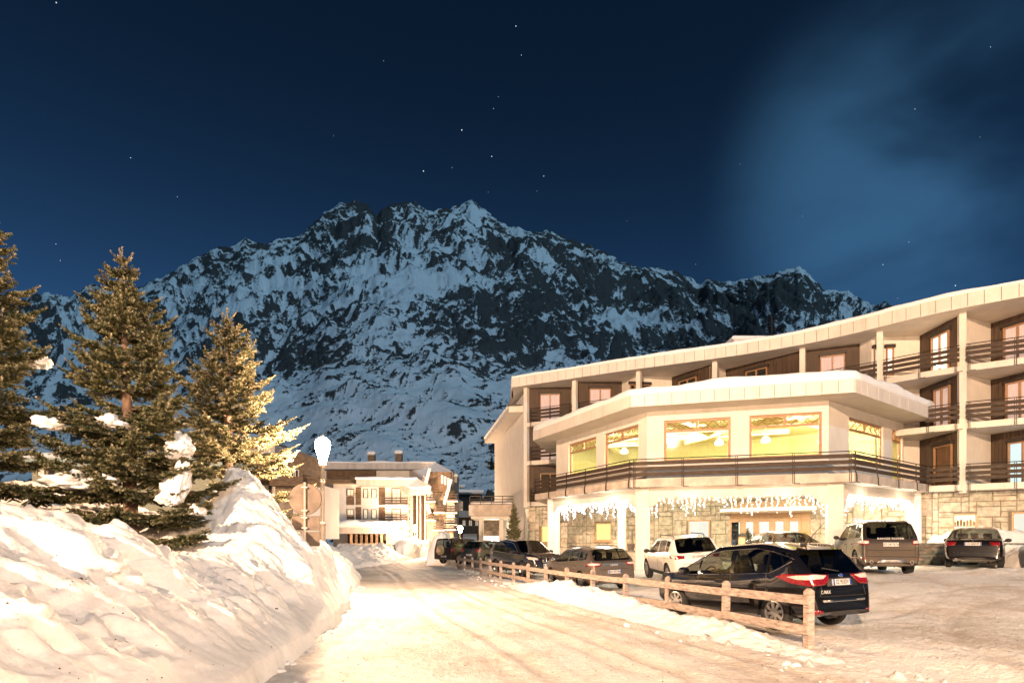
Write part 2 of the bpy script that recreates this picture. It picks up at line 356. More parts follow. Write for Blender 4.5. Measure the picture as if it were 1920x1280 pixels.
z = z - bump_at(320, 0, 10.6, 0.9, 0.9, 0.32) - bump_at(300, 0, 9.4, 0.6, 0.6, 0.22) + bump_at(360, 0, 10.2, 0.4, 0.5, 0.18) + bump_at(20, 0, 13, 2.0, 2.5, 0.5) + bump_at(120, 0, 17, 3.0, 3, 0.7)
amp = sstep(0.02, 0.35, q * 6)
# broken slabs, flutes running down the face, soft lumps on top
flute = fbm(Yb * 2.3 + z * 0.9, z * 0.55, 4, 31) * np.exp(-((tface - 0.55) / 0.4) ** 2)
lump = fbm(Xb * 0.8, Yb * 0.8, 4, 33); slab = ridged(Xb * 1.1 + 5, Yb * 1.1, 5, 37)
step = np.round(fbm(Xb * 0.55, Yb * 0.55, 3, 71) * 7) / 7
z = z + amp * (0.24 * lump + 0.20 * (slab - 0.35) + 0.13 * step) * sstep(0, 0.5, tface) + 0.05 * amp * fbm(Xb * 4.2, Yb * 4.2, 5, 39, .6) + 0.10 * amp * (ridged(Xb * 2.6 + 1, Yb * 2.2, 4, 43) - .4) * sstep(.3, .9, tface)
push = amp * (0.42 * flute + 0.08 * (ridged(Yb * 2.6 + z * 1.3, z * 0.7, 4, 49) - .4) + 0.15 * fbm(Yb * 5.0 + z * 1.5, z * 1.6, 5, 47, .6))
Xb = Xb + push
crk = ridged(Yb * 1.6 + z * 0.8, z * 2.1 - Yb * 0.4, 4, 91)
Xb = Xb - amp * 0.14 * sstep(0.55, 0.9, crk) * np.exp(-((tface - 0.5) / 0.45) ** 2)
zg = gbase(Xb, Yb) - 0.05
edge = np.exp(-(d / 0.12) ** 2)
Zb = zg + z + 0.05 * (1 - edge)
bank = npobj('snow_bank', np.stack([Xb, Yb, Zb], -1).reshape(-1, 3), gridq(ns, nd)[:, ::-1], M_bank); tag(bank, kind='structure')
def bank_bvh():
    me = bank.data; return BVHTree.FromPolygons([v.co.copy() for v in me.vertices], [tuple(p.vertices) for p in me.polygons])
BB = bank_bvh()
def on_bank(x, y):
    h = BB.ray_cast(Vector((x, y, 30)), Vector((0, 0, -1)))
    return h[0].z if h[0] else g1(x, y)

# ---- ridge of ploughed snow along the fence
nt_, nsd = 620, 90
tt = np.linspace(-2.6, 31, nt_)[:, None]; ss = np.linspace(-1.75, 0.75, nsd)[None]
tt, ss = np.broadcast_arrays(tt, ss)
hr = np.interp(tt, [-2.6, -1.2, 0, 1.2, 3, 5.5, 8, 9.5, 11, 13, 15, 18, 31], [0.0, 0.06, 0.12, 0.25, 0.32, 0.38, 0.46, 0.50, 0.44, 0.30, 0.12, 0.04, 0.0])
cw = -0.42 + 0.16 * fbm(tt * 0.5, 0 * tt, 2, 81)
prof = np.exp(-np.abs((ss - cw) / np.where(ss < cw, 0.62, 0.34)) ** 2.2)
hz = hr * prof * (1 + 0.45 * fbm(tt * 0.9, ss * 1.2, 4, 83)) + 0.10 * prof * hr ** 0.5 * ridged(tt * 2.4, ss * 2.4, 5, 87) + 0.06 * prof * fbm(tt * 7, ss * 7, 3, 89)
Xr = FA[0] + tt * _fd[0] + ss * _fn[0]; Yr = FA[1] + tt * _fd[1] + ss * _fn[1]
Zr = gbase(Xr, Yr) - 0.06 + hz
tag(npobj('snow_ridge', np.stack([Xr, Yr, Zr], -1).reshape(-1, 3), gridq(nt_, nsd)[:, ::-1], M_bank), kind='structure')

# ---- the mountain: a height field from the valley floor to the crest
crest = np.array([(-260, 640), (-100, 615), (0, 585), (40, 560), (85, 545), (130, 556), (170, 530), (215, 540), (260, 535), (300, 520), (345, 495), (395, 465), (440, 459), (460, 443), (480, 456), (510, 452), (560, 440), (580, 424), (610, 392), (630, 382), (662, 373), (690, 384), (707, 404), (716, 386), (730, 380), (775, 376), (808, 394), (830, 389), (850, 386), (885, 368), (905, 386), (930, 406), (960, 425), (990, 431), (1030, 430), (1060, 446), (1100, 456), (1130, 463), (1160, 489), (1200, 501), (1240, 503), (1290, 516), (1310, 526), (1330, 520), (1360, 528), (1395, 521), (1430, 515), (1475, 506), (1500, 497), (1520, 515), (1545, 541), (1590, 543), (1610, 556), (1640, 571), (1660, 561), (1680, 576), (1740, 600), (1950, 640), (2300, 680)], float)
pxs = np.concatenate([np.linspace(-420, -22, 50), np.linspace(-20, 1760, 1180), np.linspace(1764, 2300, 60)]); mu, mv = len(pxs), 640
cy = np.interp(pxs, crest[:, 0], crest[:, 1])
jag = 5.0 * fbm(pxs / 16.0, pxs * 0, 4, 101) + 4.0 * (ridged(pxs / 26.0, pxs * 0, 3, 103) - 0.4)
cyj = cy - jag * 0.8
cy = np.convolve(np.pad(cy, 40, mode='edge'), np.hanning(81) / np.hanning(81).sum(), 'valid')
Yc = 2500 + 260 * fbm(pxs / 300.0, pxs * 0, 3, 105)
MS = 0.36                                    # metres per unit of the height field below
Y0 = 150.0 / MS
T = np.linspace(0, 1.12, mv)[None]
uu = ((pxs - CX) / F)[:, None]
Yc = Yc[:, None]; tan_s = ((HY - cy) / F)[:, None]; tan_j = ((HY - cyj) / F)[:, None]
Ym = Y0 + (Yc - Y0) * T ** 1.25
# angle of elevation against distance: gentle run-out, long flank, steep head wall
k = np.clip((Ym - Y0) / (Yc - Y0), 0, 1.5)
ang = np.interp(k, [0, 0.06, 0.2, 0.4, 0.6, 0.8, 0.93, 1.0, 1.2], [0.0, 0.15, 0.42, 0.60, 0.74, 0.86, 0.955, 1.0, 0.86])
kj = sstep(0.55, 1.0, k); tan_c = tan_s * (1 - kj) + tan_j * kj
Zm = ang * tan_c * Ym
Xm = uu * Ym
strata = np.where(pxs[:, None] < 900, 0.42, -0.30)
big = ridged(Xm / 520.0, Ym / 640.0, 4, 111) - 0.4
mid = fbm(Xm / 130.0 + Zm / 300, Ym / 150.0 + Zm / 180.0, 5, 113)
gul = ridged((Xm + Zm * 0.35) / 95.0, Zm / 420.0, 4, 117) - 0.45
sml = fbm(Xm / 26.0, Ym / 26.0 + Zm / 30.0, 4, 119)
keep = np.clip((1.0 - k) / 0.10, 0, 1)
lowf = sstep(0.04, 0.3, k)
Zm = Zm + keep * lowf * (90 * big * sstep(0.15, 0.5, k) + 46 * mid + 34 * gul * sstep(0.25, 0.7, k)) + lowf * 12 * sml * (0.3 + 0.7 * sstep(.2, .7, k)) + keep * 10 * mid * (1 - lowf) * sstep(0.0, 0.05, k)
# where bare rock shows: broken bands along the strata, denser up high
P_ = 1.0 * np.broadcast_to(pxs[:, None], Zm.shape); Q_ = HY - (ang * tan_s * Ym - EYE) / Ym * F      # bearing and height angle of the unbroken slope
tau = np.interp(pxs, [0, 700, 850, 1050, 1300, 1600], [0.30, 0.30, 0.12, -0.15, -0.35, 0.2]); gI = np.cumsum(tau * np.gradient(pxs))[:, None]
b_ = Q_ + gI + 5 * mid; a_ = P_ - 0.3 * Q_ + 6 * mid
sc_ = 0.5 + 0.5 * sstep(0.1, 0.6, k)
wob = 5 * fbm(P_ / 60.0, Q_ / 40.0, 3, 128)
pat = 0.24 * fbm(a_ / 120.0, b_ / 34.0, 4, 121, 0.6) + 0.16 * fbm(P_ / 230.0, Q_ / 120.0, 2, 123) + 0.34 * fbm(a_ / 50.0, (b_ + wob) / 6.0, 4, 125, 0.66) + 0.56 * fbm(a_ / 15.0, (b_ + wob) / 2.8, 4, 126, 0.7) + 0.24 * fbm((P_ * 0.7 - Q_) / 11.0, (Q_ + P_ * 0.3) / 30.0, 3, 127, 0.7) * sstep(.35, .85, k)
dz = np.gradient(Zm, axis=1) / np.maximum(np.gradient(Ym, axis=1), 1e-3); dzx = np.gradient(Zm, axis=0) / np.gradient(Xm, axis=0)
slope = np.sqrt(dz ** 2 + dzx ** 2)
pxg, pyg = np.broadcast_to(pxs[:, None], Zm.shape), HY - (Zm - EYE) / Ym * F
def region(cx, cy_, rx, ry): return np.exp(-(((pxg - cx) / rx) ** 2 + ((pyg - cy_) / ry) ** 2))
bias = np.interp(k, [0, 0.15, 0.3, 0.5, 0.75, 0.9, 1.0], [-0.10, -0.04, -0.04, -0.05, -0.04, -0.02, 0.02])
# large features: dark buttress and cliffs, open snow fields, the hanging glacier
bias = bias + 0.08 * region(1000, 590, 120, 70) + 0.16 * region(660, 430, 80, 50) + 0.12 * region(1470, 570, 80, 60) + 0.10 * region(1250, 545, 110, 30) + 0.16 * region(1180, 650, 200, 26) + 0.08 * region(960, 640, 120, 40)
bias = bias - 0.36 * region(1200, 595, 110, 22) - 0.30 * region(820, 520, 90, 30) - 0.14 * region(760, 760, 260, 40) + 0.12 * region(520, 640, 240, 60) - 0.22 * region(860, 470, 60, 40) - 0.15 * region(560, 800, 200, 60) - 0.28 * region(1000, 715, 200, 18) - 0.15 * region(500, 540, 90, 30)
rock = pat + bias + 0.10 * (np.clip(slope, 0, 2.2) - 0.8)
Zm = Zm + keep * np.clip(rock, -0.15, 0.4) * 22.0 * sc_
def rock_snow_material(name, s1, rockc=(0.050, 0.047, 0.045), rock2=(0.115, 0.100, 0.088), lo=-0.06, hi=0.10, amp=0.30):
    m, n, l, b = new_mat(name)
    t = n.new('ShaderNodeTexCoord'); at_ = n.new('ShaderNodeAttribute'); at_.attribute_name = 'rock'
    nz = n.new('ShaderNodeTexNoise'); nz.inputs['Scale'].default_value = s1; nz.inputs['Detail'].default_value = 7; nz.inputs['Roughness'].default_value = 0.68; mp = n.new('ShaderNodeMapping'); mp.inputs['Scale'].default_value = (1, 1, 2.6); mp.inputs['Rotation'].default_value = (0, 0.3, 0); l.new(t.outputs['Object'], mp.inputs[0]); l.new(mp.outputs[0], nz.inputs['Vector'])
    ma = n.new('ShaderNodeMath'); ma.operation = 'MULTIPLY_ADD'; ma.inputs[1].default_value = amp * 2; l.new(nz.outputs['Fac'], ma.inputs[0])
    sb = n.new('ShaderNodeMath'); sb.operation = 'SUBTRACT'; sb.inputs[1].default_value = amp; l.new(at_.outputs['Fac'], sb.inputs[0]); l.new(sb.outputs[0], ma.inputs[2])
    mr = n.new('ShaderNodeMapRange'); mr.interpolation_type = 'SMOOTHSTEP'; mr.inputs[1].default_value = lo; mr.inputs[2].default_value = hi; l.new(ma.outputs[0], mr.inputs[0])
    n2 = n.new('ShaderNodeTexNoise'); n2.inputs['Scale'].default_value = s1 * 3; n2.inputs['Detail'].default_value = 6; l.new(t.outputs['Object'], n2.inputs['Vector'])
    rc = n.new('ShaderNodeMix'); rc.data_type = 'RGBA'; rc.inputs[6].default_value = (*rockc, 1); rc.inputs[7].default_value = (*rock2, 1); l.new(n2.outputs['Fac'], rc.inputs[0])
    mx = n.new('ShaderNodeMix'); mx.data_type = 'RGBA'; mx.inputs[6].default_value = (0.83, 0.84, 0.86, 1); l.new(mr.outputs[0], mx.inputs[0]); l.new(rc.outputs[2], mx.inputs[7])
    l.new(mx.outputs[2], b.inputs['Base Color']); b.inputs['Roughness'].default_value = 0.8; b.inputs['Specular IOR Level'].default_value = 0.1
    bp = n.new('ShaderNodeBump'); bp.inputs['Strength'].default_value = 0.8; bp.inputs['Distance'].default_value = 1.2 / s1 * 0.06; l.new(nz.outputs['Fac'], bp.inputs['Height']); l.new(bp.outputs[0], b.inputs['Normal'])
    return m
def attr(o, name, arr):
    a = o.data.attributes.new(name, 'FLOAT', 'POINT'); a.data.foreach_set('value', np.asarray(arr, np.float32).ravel())
M_mtn = rock_snow_material('mountain_rock_and_snow', 0.085 / MS, (0.042, 0.042, 0.044), (0.110, 0.104, 0.100), -0.03, 0.10, 0.42)
mo = npobj('mountain', np.stack([Xm, Ym, Zm], -1).reshape(-1, 3) * MS, gridq(mu, mv)[:, ::-1], M_mtn); attr(mo, 'rock', rock); tag(mo, kind='structure')

# ---- rocky hillside behind the hotel's left end
hx, hy = 260, 150
hp = np.linspace(560, 1500, hx)[:, None]; ky = np.linspace(0, 1.3, hy)[None]
Yh0, Yh1 = 135.0, 300.0
Yh = Yh0 + (Yh1 - Yh0) * ky; Yh = np.broadcast_to(Yh, (hx, hy)).copy()
hcy = np.interp(hp, [560, 640, 740, 800, 840, 870, 900, 945, 985, 1050, 1200, 1500], [985, 965, 925, 880, 842, 828, 808, 772, 742, 735, 730, 735])
tanh_ = (HY - hcy + 4 * fbm(hp / 14.0, hp * 0, 3, 131)) / F
Xh = (hp - CX) / F * Yh
Zh = np.interp(ky, [0, 0.25, 0.55, 0.85, 1.0, 1.3], [-0.02, 0.26, 0.55, 0.9, 1.0, 0.9]) * tanh_ * Yh - 1.0
kk = np.clip((1 - ky) / 0.15, 0, 1)
Zh = Zh + kk * (5.0 * (ridged(Xh / 22.0, Yh / 24.0, 4, 133) - 0.4) + 3.0 * fbm(Xh / 7.0, Yh / 7.0 + Zh / 6, 4, 135))
rk = 0.7 * fbm((Xh + Zh) / 16.0, (Zh * 1.3 - Xh * 0.8) / 6.0, 5, 137, 0.6) + 0.35 * fbm(Xh / 40, Zh / 20, 2, 139) + 0.12
pyh = HY - (Zh - EYE) / Yh * F; ph = np.broadcast_to(hp, Zh.shape)
cl_ = np.exp(-(((ph - 925) / 50.0) ** 2 + ((pyh - 905) / 38.0) ** 2)); rk = rk + 0.5 * cl_
band = np.exp(-((pyh - np.interp(ph, [850, 945, 1000], [905, 848, 815])) / 7.0) ** 2); rk = rk - 0.7 * band
Zh = Zh + np.clip(rk, -0.1, 0.5) * 2.2
M_hill = rock_snow_material('hillside_rock_and_snow', 0.5, (0.055, 0.05, 0.04), (0.12, 0.105, 0.085))
ho = npobj('hillside', np.stack([Xh, Yh, Zh], -1).reshape(-1, 3), gridq(hx, hy)[:, ::-1], M_hill); attr(ho, 'rock', rk); tag(ho, kind='structure')
HB = BVHTree.FromPolygons([v.co.copy() for v in ho.data.vertices], [tuple(p.vertices) for p in ho.data.polygons])

# ---- unseen far side of the valley, added to block blue sky in car reflections
va = np.linspace(R(80), R(280), 160)[:, None]; vr = np.linspace(0, 1, 40)[None]
rr_ = 180 + 900 * vr + 30 * fbm(va * 9, vr * 6, 3, 171); Xv, Yv_ = np.sin(va) * rr_, np.cos(va) * rr_
Zv = -2 + 330 * vr ** 1.1 * (0.8 + .3 * fbm(va * 3.0, vr * 0, 3, 173)) + 14 * fbm(Xv / 60, Yv_ / 60, 4, 175) * vr
vo = npobj('unseen_valley_slope', np.stack([Xv, Yv_, Zv], -1).reshape(-1, 3), gridq(160, 40), rock_snow_material('unseen_forest_slope', .12, (.012, .016, .012), (.03, .035, .025))); attr(vo, 'rock', .12 + .4 * fbm(Xv / 80, Yv_ / 80, 4, 177)); tag(vo, kind='structure')
# ================================================================== hotel
M_white = mat('white_plaster', (0.72, 0.67, 0.60), 0.8, var=0.04, scale=1.2, bump=0.15, bscale=20)
M_fascia = mat('cream_fascia_panel', (0.70, 0.64, 0.57), 0.55, var=0.05, scale=1.0)
def stain(m, amt=.35, sc=2.2):
    n, l = m.node_tree.nodes, m.node_tree.links; b = n['Principled BSDF']; src = b.inputs['Base Color'].links[0].from_socket
    t = n.new('ShaderNodeTexCoord'); mp = n.new('ShaderNodeMapping'); mp.inputs['Scale'].default_value = (1, 1, .16); l.new(t.outputs['Object'], mp.inputs[0])
    z = n.new('ShaderNodeTexNoise'); z.inputs['Scale'].default_value = sc; z.inputs['Detail'].default_value = 8; z.inputs['Roughness'].default_value = .7; l.new(mp.outputs[0], z.inputs['Vector'])
    r = n.new('ShaderNodeMapRange'); r.inputs[1].default_value = .52; r.inputs[2].default_value = .78; r.inputs[4].default_value = amt; l.new(z.outputs['Fac'], r.inputs[0])
    x = n.new('ShaderNodeMix'); x.data_type = 'RGBA'; x.inputs[7].default_value = (.30, .23, .17, 1); l.new(r.outputs[0], x.inputs[0]); l.new(src, x.inputs[6]); l.new(x.outputs[2], b.inputs['Base Color']); return m
stain(M_white, .30); stain(M_fascia, .40, 3.0)
M_soffit = mat('painted_soffit', (0.66, 0.60, 0.52), 0.8, var=0.05, scale=1.5)
M_rsnow = snow_mat('roof_snow', (0.86, 0.855, 0.85), amount=0.0, bump=0.25, bscale=3.0)[0]
M_conc = mat('stained_concrete', (0.56, 0.47, 0.39), 0.85, var=0.16, scale=1.6, bump=0.2, bscale=25)
M_iron = mat('dark_iron', (0.035, 0.03, 0.028), 0.5, 0.6)
M_frame = mat('varnished_window_frame', (0.36, 0.20, 0.10), 0.5, var=0.2, scale=10, stretch=(1, 1, 4))
M_shut = mat('dark_shutter_box', (0.03, 0.022, 0.018), 0.6)
M_rail = mat('weathered_rail_board', (0.060, 0.038, 0.024), 0.75, var=0.3, scale=5, stretch=(1, 1, 6), bump=0.2)
M_stone = [mat('wall_stone_%s' % k, c, 0.85, var=0.22, scale=4, bump=0.6, bscale=10) for k, c in (('grey', (0.50, 0.45, 0.37)), ('tan', (0.55, 0.47, 0.37)), ('olive', (0.45, 0.42, 0.33)))]
M_mortar = mat('dark_mortar', (0.20, 0.17, 0.13), 0.95)
M_curt = mat('glowing_rose_curtain', (0.62, 0.42, 0.38), 0.9, var=0.25, scale=14, stretch=(6, 6, 0.15), emit=(1.0, 0.72, 0.66), estr=0.55)  # emission stands for the room light behind the curtain
M_curtw = mat('glowing_white_net_curtain', (0.8, 0.76, 0.7), 0.9, var=0.12, scale=14, stretch=(6, 6, 0.15), emit=(1.0, 0.90, 0.78), estr=1.5)  # net curtain glows the same way for its lit room
M_cool = emis('cool_lit_room', (0.78, 0.95, 1.0), 1.3)
M_pane = glass_mat('window_pane', (0.92, 0.93, 0.9), 1.0)
M_dark = mat('dark_room', (0.02, 0.018, 0.016), 0.9)
def plank_mat(name, c1, c2, pitch):
    """boards: each with its own shade, along the wall's run; grooves are cut into the mesh where they can be told apart"""
    return mat(name, c1, 0.7, var=0.3, scale=7, col2=c2, stretch=(1, 1, 0.12), bump=0.25, bscale=60)
M_wood = plank_mat('brown_board_cladding', (0.085, 0.052, 0.031), (0.045, 0.028, 0.018), 0.18)

RPX = np.array([940, 965, 1070, 1175, 1280, 1385, 1490, 1595, 1691, 1800, 1920, 2040, 2160], float)
RY_ = np.array([44.2, 43.7, 41.4, 39.3, 37.7, 36.1, 34.4, 32.4, 30.4, 28.7, 27.3, 26.3, 25.6])
ROOF_T, ROOF_B = 13.5, 12.85
def Yroof(px): return float(np.interp(px, RPX, RY_))
def smooth_roof():
    p = np.linspace(960, 2150, 90); y = np.interp(p, RPX, RY_)
    for _ in range(12): y[1:-1] = (y[:-2] + y[1:-1] * 2 + y[2:]) / 4
    return [ray(a, b) for a, b in zip(p, y)]
RE = smooth_roof()
def colp(px, r=0.0): return ray(px, Yroof(px) + 0.75 + r * 1.15)
hotel = thing('hotel', 'large cream hotel with curved snowy roof, wooden balconies and lit projecting restaurant', 'hotel', (10.0, 38.0, 0.6))
# -- roof: slab, fascia panels, soffit, snow
def offset_poly(pts, d):
    out = []
    for i, p in enumerate(pts):
        a = Vector(pts[max(i - 1, 0)]); b = Vector(pts[min(i + 1, len(pts) - 1)]); t = (b - a).normalized(); n = Vector((-t.y, t.x)); q = Vector(p) + n * d; out.append((q.x, q.y))
    return out
LE = [(-2.6, 60.0), (-0.35, 46.0)]                                 # left end, running back
backp = [(45, 60), (40, 22)]
roof_poly = RE + [(31.5, 25.0), (40, 30), (40, 62), (-1.0, 62), (0.1, 46.5)]
M_gap = mat('dark_joint', (.30, .245, .20), .9)
rf = MB().prism(roof_poly, ROOF_B + 0.03, ROOF_T - 0.02).build('roof', M_gap, hotel)
MB().prism(roof_poly, ROOF_B - .02, ROOF_B + 0.03).build('soffit', M_soffit, hotel)
def snow_slab(name, edge, depth, z0, th, parent, seed, over=0.10, nd=9, lumps=0.05):
    """blanket of snow along an eave: rounded lip, uneven thickness"""
    edge = [Vector(p) for p in edge]
    # resample
    cum = [0]
    for a, b in zip(edge, edge[1:]): cum.append(cum[-1] + (b - a).length)
    n = max(8, int(cum[-1] / 0.35)); sx = np.linspace(0, cum[-1], n)
    ex = np.interp(sx, cum, [p.x for p in edge]); ey = np.interp(sx, cum, [p.y for p in edge])
    tx, ty = np.gradient(ex), np.gradient(ey); ln = np.hypot(tx, ty); nx, ny = -ty / ln, tx / ln
    prof = [(over * 0.2, -0.06), (-over * 0.6, 0.02), (-over, 0.25), (-over * 0.8, 0.6), (-over * 0.2, 0.88), (0.15, 1.0), (0.5, 1.04), (1.5, 1.1), (depth * 0.6, 1.15), (depth, 1.15)]
    V = np.zeros((n, len(prof), 3)); nz = fbm(sx * 0.35, sx * 0, 3, seed); n2 = fbm(sx * 1.3, sx * 0, 3, seed + 5)
    for j, (o, h) in enumerate(prof):
        off = o + 0.05 * n2 * (o < 0.3)
        V[:, j, 0] = ex + nx * off; V[:, j, 1] = ey + ny * off; V[:, j, 2] = z0 + h * (th * (1 + 0.45 * nz)) + lumps * n2 * (h > 0.3)
    return npobj(name, (V.reshape(-1, 3) - np.array(wloc(parent))) if parent else V.reshape(-1, 3), gridq(n, len(prof))[:, ::-1], M_rsnow, parent)
snow_slab('roof_snow', RE, 9.0, ROOF_T - 0.02, 0.22, hotel, 201, over=0.06)
def fascia(edge, z0, z1, pitch, parent, matl, name='fascia_panel', th=0.05, lean=0.0):
    edge = [Vector(p) for p in edge]; cum = [0]
    for a, b in zip(edge, edge[1:]): cum.append(cum[-1] + (b - a).length)
    n = max(1, round(cum[-1] / pitch)); xs = [p.x for p in edge]; ys = [p.y for p in edge]
    for k in range(n):
        s0, s1 = cum[-1] * k / n + 0.014, cum[-1] * (k + 1) / n - 0.014
        A = Vector((np.interp(s0, cum, xs), np.interp(s0, cum, ys))); B = Vector((np.interp(s1, cum, xs), np.interp(s1, cum, ys)))
        t = (B - A).normalized(); nn = Vector((t.y, -t.x))
        dz = random.uniform(-0.004, 0.004)
        MB().wall(A + nn * (th + dz), B + nn * (th + dz), z0 + random.uniform(-.004, .004), z1, th).build(name, matl, parent)
fascia(RE, ROOF_B - 0.03, ROOF_T, 0.62, rf, M_fascia)
# rounded left end of the roof
endp = [(0.25, 50.0), (-0.05, 46.5), RE[0]]
fascia(endp, ROOF_B - 0.03, ROOF_T, 0.62, rf, M_fascia)
# -- storeys: sawtooth back walls behind the columns
COLS = [987, 1078, 1198, 1341, 1505, 1650, 1805, 2010]
SAW = [(990, 0.10, 'w'), (1071, 1.40, 'p'), (1083, 0.35, 'w'), (1166, 1.75, 'p'), (1191, 0.75, 'p'), (1260, 2.0, 'w'), (1334, 0.35, 'p'), (1361, 1.7, 'w'), (1497, 0.35, 'w'),
       (1612, 1.0, 'p'), (1634, 0.55, 'p'), (1725, 1.75, 'w'), (1800, 0.15, 'p'), (1858, 1.75, 'w'), (2005, 0.15, 'p'), (2070, 1.7, 'w'), (2150, .2, 'w')]
FLOORS = [(4.42, 7.12), (7.42, 9.92), (10.22, 12.84)]
SLABS = [(4.12, 4.42), (7.12, 7.42), (9.92, 10.22)]
def saw_pt(i): return colp(SAW[i][0], SAW[i][1])
def seg_point(A, B, px):
    """parameter (metres from A) where the photo column px meets the plan segment A-B"""
    k = (px - CX) / F; A, B = Vector(A), Vector(B); d = B - A
    t = (k * A.y - A.x) / (d.x - k * d.y); return t * d.length
def seg_xy(A, B, s): A, B = Vector(A), Vector(B); return A + (B - A).normalized() * s
def window_unit(parent, A, B, s0, s1, z0, z1, fill, name='balcony_door', leaves=2, box=True, inset=0.0, frame=M_frame, fw=0.07, pane=True):
    """framed opening on the outer face of plan segment A-B"""
    A, B = Vector(A), Vector(B); t = (B - A).normalized(); nn = Vector((t.y, -t.x)); rz = math.atan2(t.y, t.x)
    def c(s, off): q = A + t * s + nn * off; return q
    m = MB(); w = s1 - s0; mid = (s0 + s1) / 2
    for s in (s0 + fw / 2, s1 - fw / 2): q = c(s, 0.02 - inset); m.box((q.x, q.y, (z0 + z1) / 2), (fw, 0.10, z1 - z0), rz)
    for k in range(1, leaves): q = c(s0 + w * k / leaves, 0.03 - inset); m.box((q.x, q.y, (z0 + z1) / 2), (fw * 1.3, 0.08, z1 - z0 - 2 * fw), rz)
    for z in (z0 + fw / 2, z1 - fw / 2): q = c(mid, 0.02 - inset); m.box((q.x, q.y, z), (w - 2 * fw, 0.098, fw), rz)
    fr = m.build(name, frame, parent, bevel=0.008)
    q = c(mid, -0.045 - inset)
    if fill is not None:
        # pleated curtain, or a sheet tinted as a lit or dark room
        n = max(6, int(w / 0.035)); vs = []; fs = []
        for i in range(n + 1):
            p = c(s0 + fw + (w - 2 * fw) * i / n, -0.035 - inset + 0.018 * math.sin(i * 1.9) * (1 + 0.4 * math.sin(i * .37))); vs += [(p.x, p.y, z0 + fw), (p.x, p.y, z1 - fw)]
        for i in range(n): fs.append((2 * i, 2 * i + 2, 2 * i + 3, 2 * i + 1))
        mkobj('curtain' if fill in (M_curt, M_curtw) else 'room_sheet', vs, fs, fill, fr, smooth=True)
    if pane:
        for k in range(leaves):
            a = s0 + fw + (w - 2 * fw) * k / leaves + 0.03; bb = s0 + fw + (w - 2 * fw) * (k + 1) / leaves - 0.03; q = c((a + bb) / 2, 0.03 - inset)
            MB().box((q.x, q.y, (z0 + z1) / 2), (bb - a, 0.008, z1 - z0 - 2.2 * fw), rz).build('pane', M_pane, fr)
    if box:
        q = c(mid, 0.10); MB().box((q.x, q.y, z1 + 0.09), (w + 0.16, 0.20, 0.18), rz).build('shutter_box', M_shut, fr, bevel=0.02)
    return fr
def clad(A, B, z0, z1, parent):
    """vertical boards with open joints"""
    A, B = Vector(A), Vector(B); t = (B - A).normalized(); nn = Vector((t.y, -t.x)); ln = (B - A).length; n = max(1, round(ln / 0.19)); m = MB()
    for k in range(n):
        s0, s1 = ln * k / n + 0.008, ln * (k + 1) / n - 0.008; o = 0.02 + random.uniform(0, 0.008)
        m.wall(A + t * s0 + nn * o, A + t * s1 + nn * o, z0, z1, 0.02)
    return tag(m.build('board_cladding', M_wood, parent), kind='stuff')
dark_back = MB()
for fi, (z0, z1) in enumerate(FLOORS):
    for i in range(len(SAW) - 1):
        A, B = saw_pt(i), saw_pt(i + 1); kind = SAW[i][2]
        MB().wall(A, B, z0, z1, 0.12).build('wall', M_white if kind == 'p' else M_wood, hotel)
        if kind == 'w': clad(A, B, z0 + 0.01, z1 - 0.01, hotel)
def door_at(i, fi, px0, px1, fill, h=2.12, z_off=0.02, **k):
    A, B = saw_pt(i), saw_pt(i + 1); z0 = FLOORS[fi][0]
    return window_unit(hotel, A, B, seg_point(A, B, px0), seg_point(A, B, px1), z0 + z_off, z0 + h, fill, inset=-0.09, **k)
door_at(0, 2, 1013, 1050, M_curt); door_at(0, 1, 1013, 1050, M_curt); door_at(0, 0, 1013, 1050, None)
door_at(2, 2, 1105, 1145, M_curt)
door_at(4, 2, 1180, 1190, M_dark, h=2.0, z_off=.9, leaves=1); door_at(4, 2, 1203, 1218, M_dark, h=2.0, z_off=0.9, leaves=1)
door_at(5, 2, 1275, 1308, M_dark)
door_at(7, 2, 1400, 1440, M_dark)
door_at(8, 2, 1538, 1584, M_curt)
door_at(10, 2, 1660, 1674, M_curtw, leaves=1, h=2.0, z_off=0.5); door_at(10, 2, 1637, 1645, M_curtw, leaves=1, h=2.0, z_off=0.5)
door_at(11, 2, 1750, 1783, M_curtw); door_at(11, 1, 1755, 1785, M_curt)
bd = door_at(11, 0, 1755, 1789, None, leaves=1, pane=False)
A, B = saw_pt(11), saw_pt(12); q0, q1 = seg_xy(A, B, seg_point(A, B, 1758)), seg_xy(A, B, seg_point(A, B, 1786))
MB().wall(q0, q1, 4.48, 6.5, -0.05).build('closed_shutter', mat('brown_roller_shutter', (0.16, 0.085, 0.045), 0.6, var=.2, scale=30, stretch=(.05, .05, 1)), bd)
door_at(13, 2, 1884, 1940, M_curt); door_at(13, 1, 1888, 1944, M_curt); door_at(13, 0, 1893, 1950, M_cool)
# slabs and ceilings
for si, (z0, z1) in enumerate(SLABS):
    outer = [colp(p, -0.18) for p in np.linspace(982, 2150, 70)]
    for _ in range(4): outer = [outer[0]] + [tuple((np.array(outer[k - 1]) + 2 * np.array(outer[k]) + np.array(outer[k + 1])) / 4) for k in range(1, len(outer) - 1)] + [outer[-1]]
    inner = [colp(p, 2.4) for p in np.linspace(2150, 982, 40)]
    MB().prism(outer + inner, z0, z1).build('balcony_slab', M_fascia, hotel)
# columns
for px in COLS:
    p = colp(px, -0.02); MB().box((p[0], p[1], (ROOF_B + (4.0 if px in (987, 1805) else 7.3)) / 2), (0.30, 0.34, ROOF_B - (4.0 if px in (987, 1805) else 7.3)), -0.62).build('column', M_white, hotel, bevel=0.02)
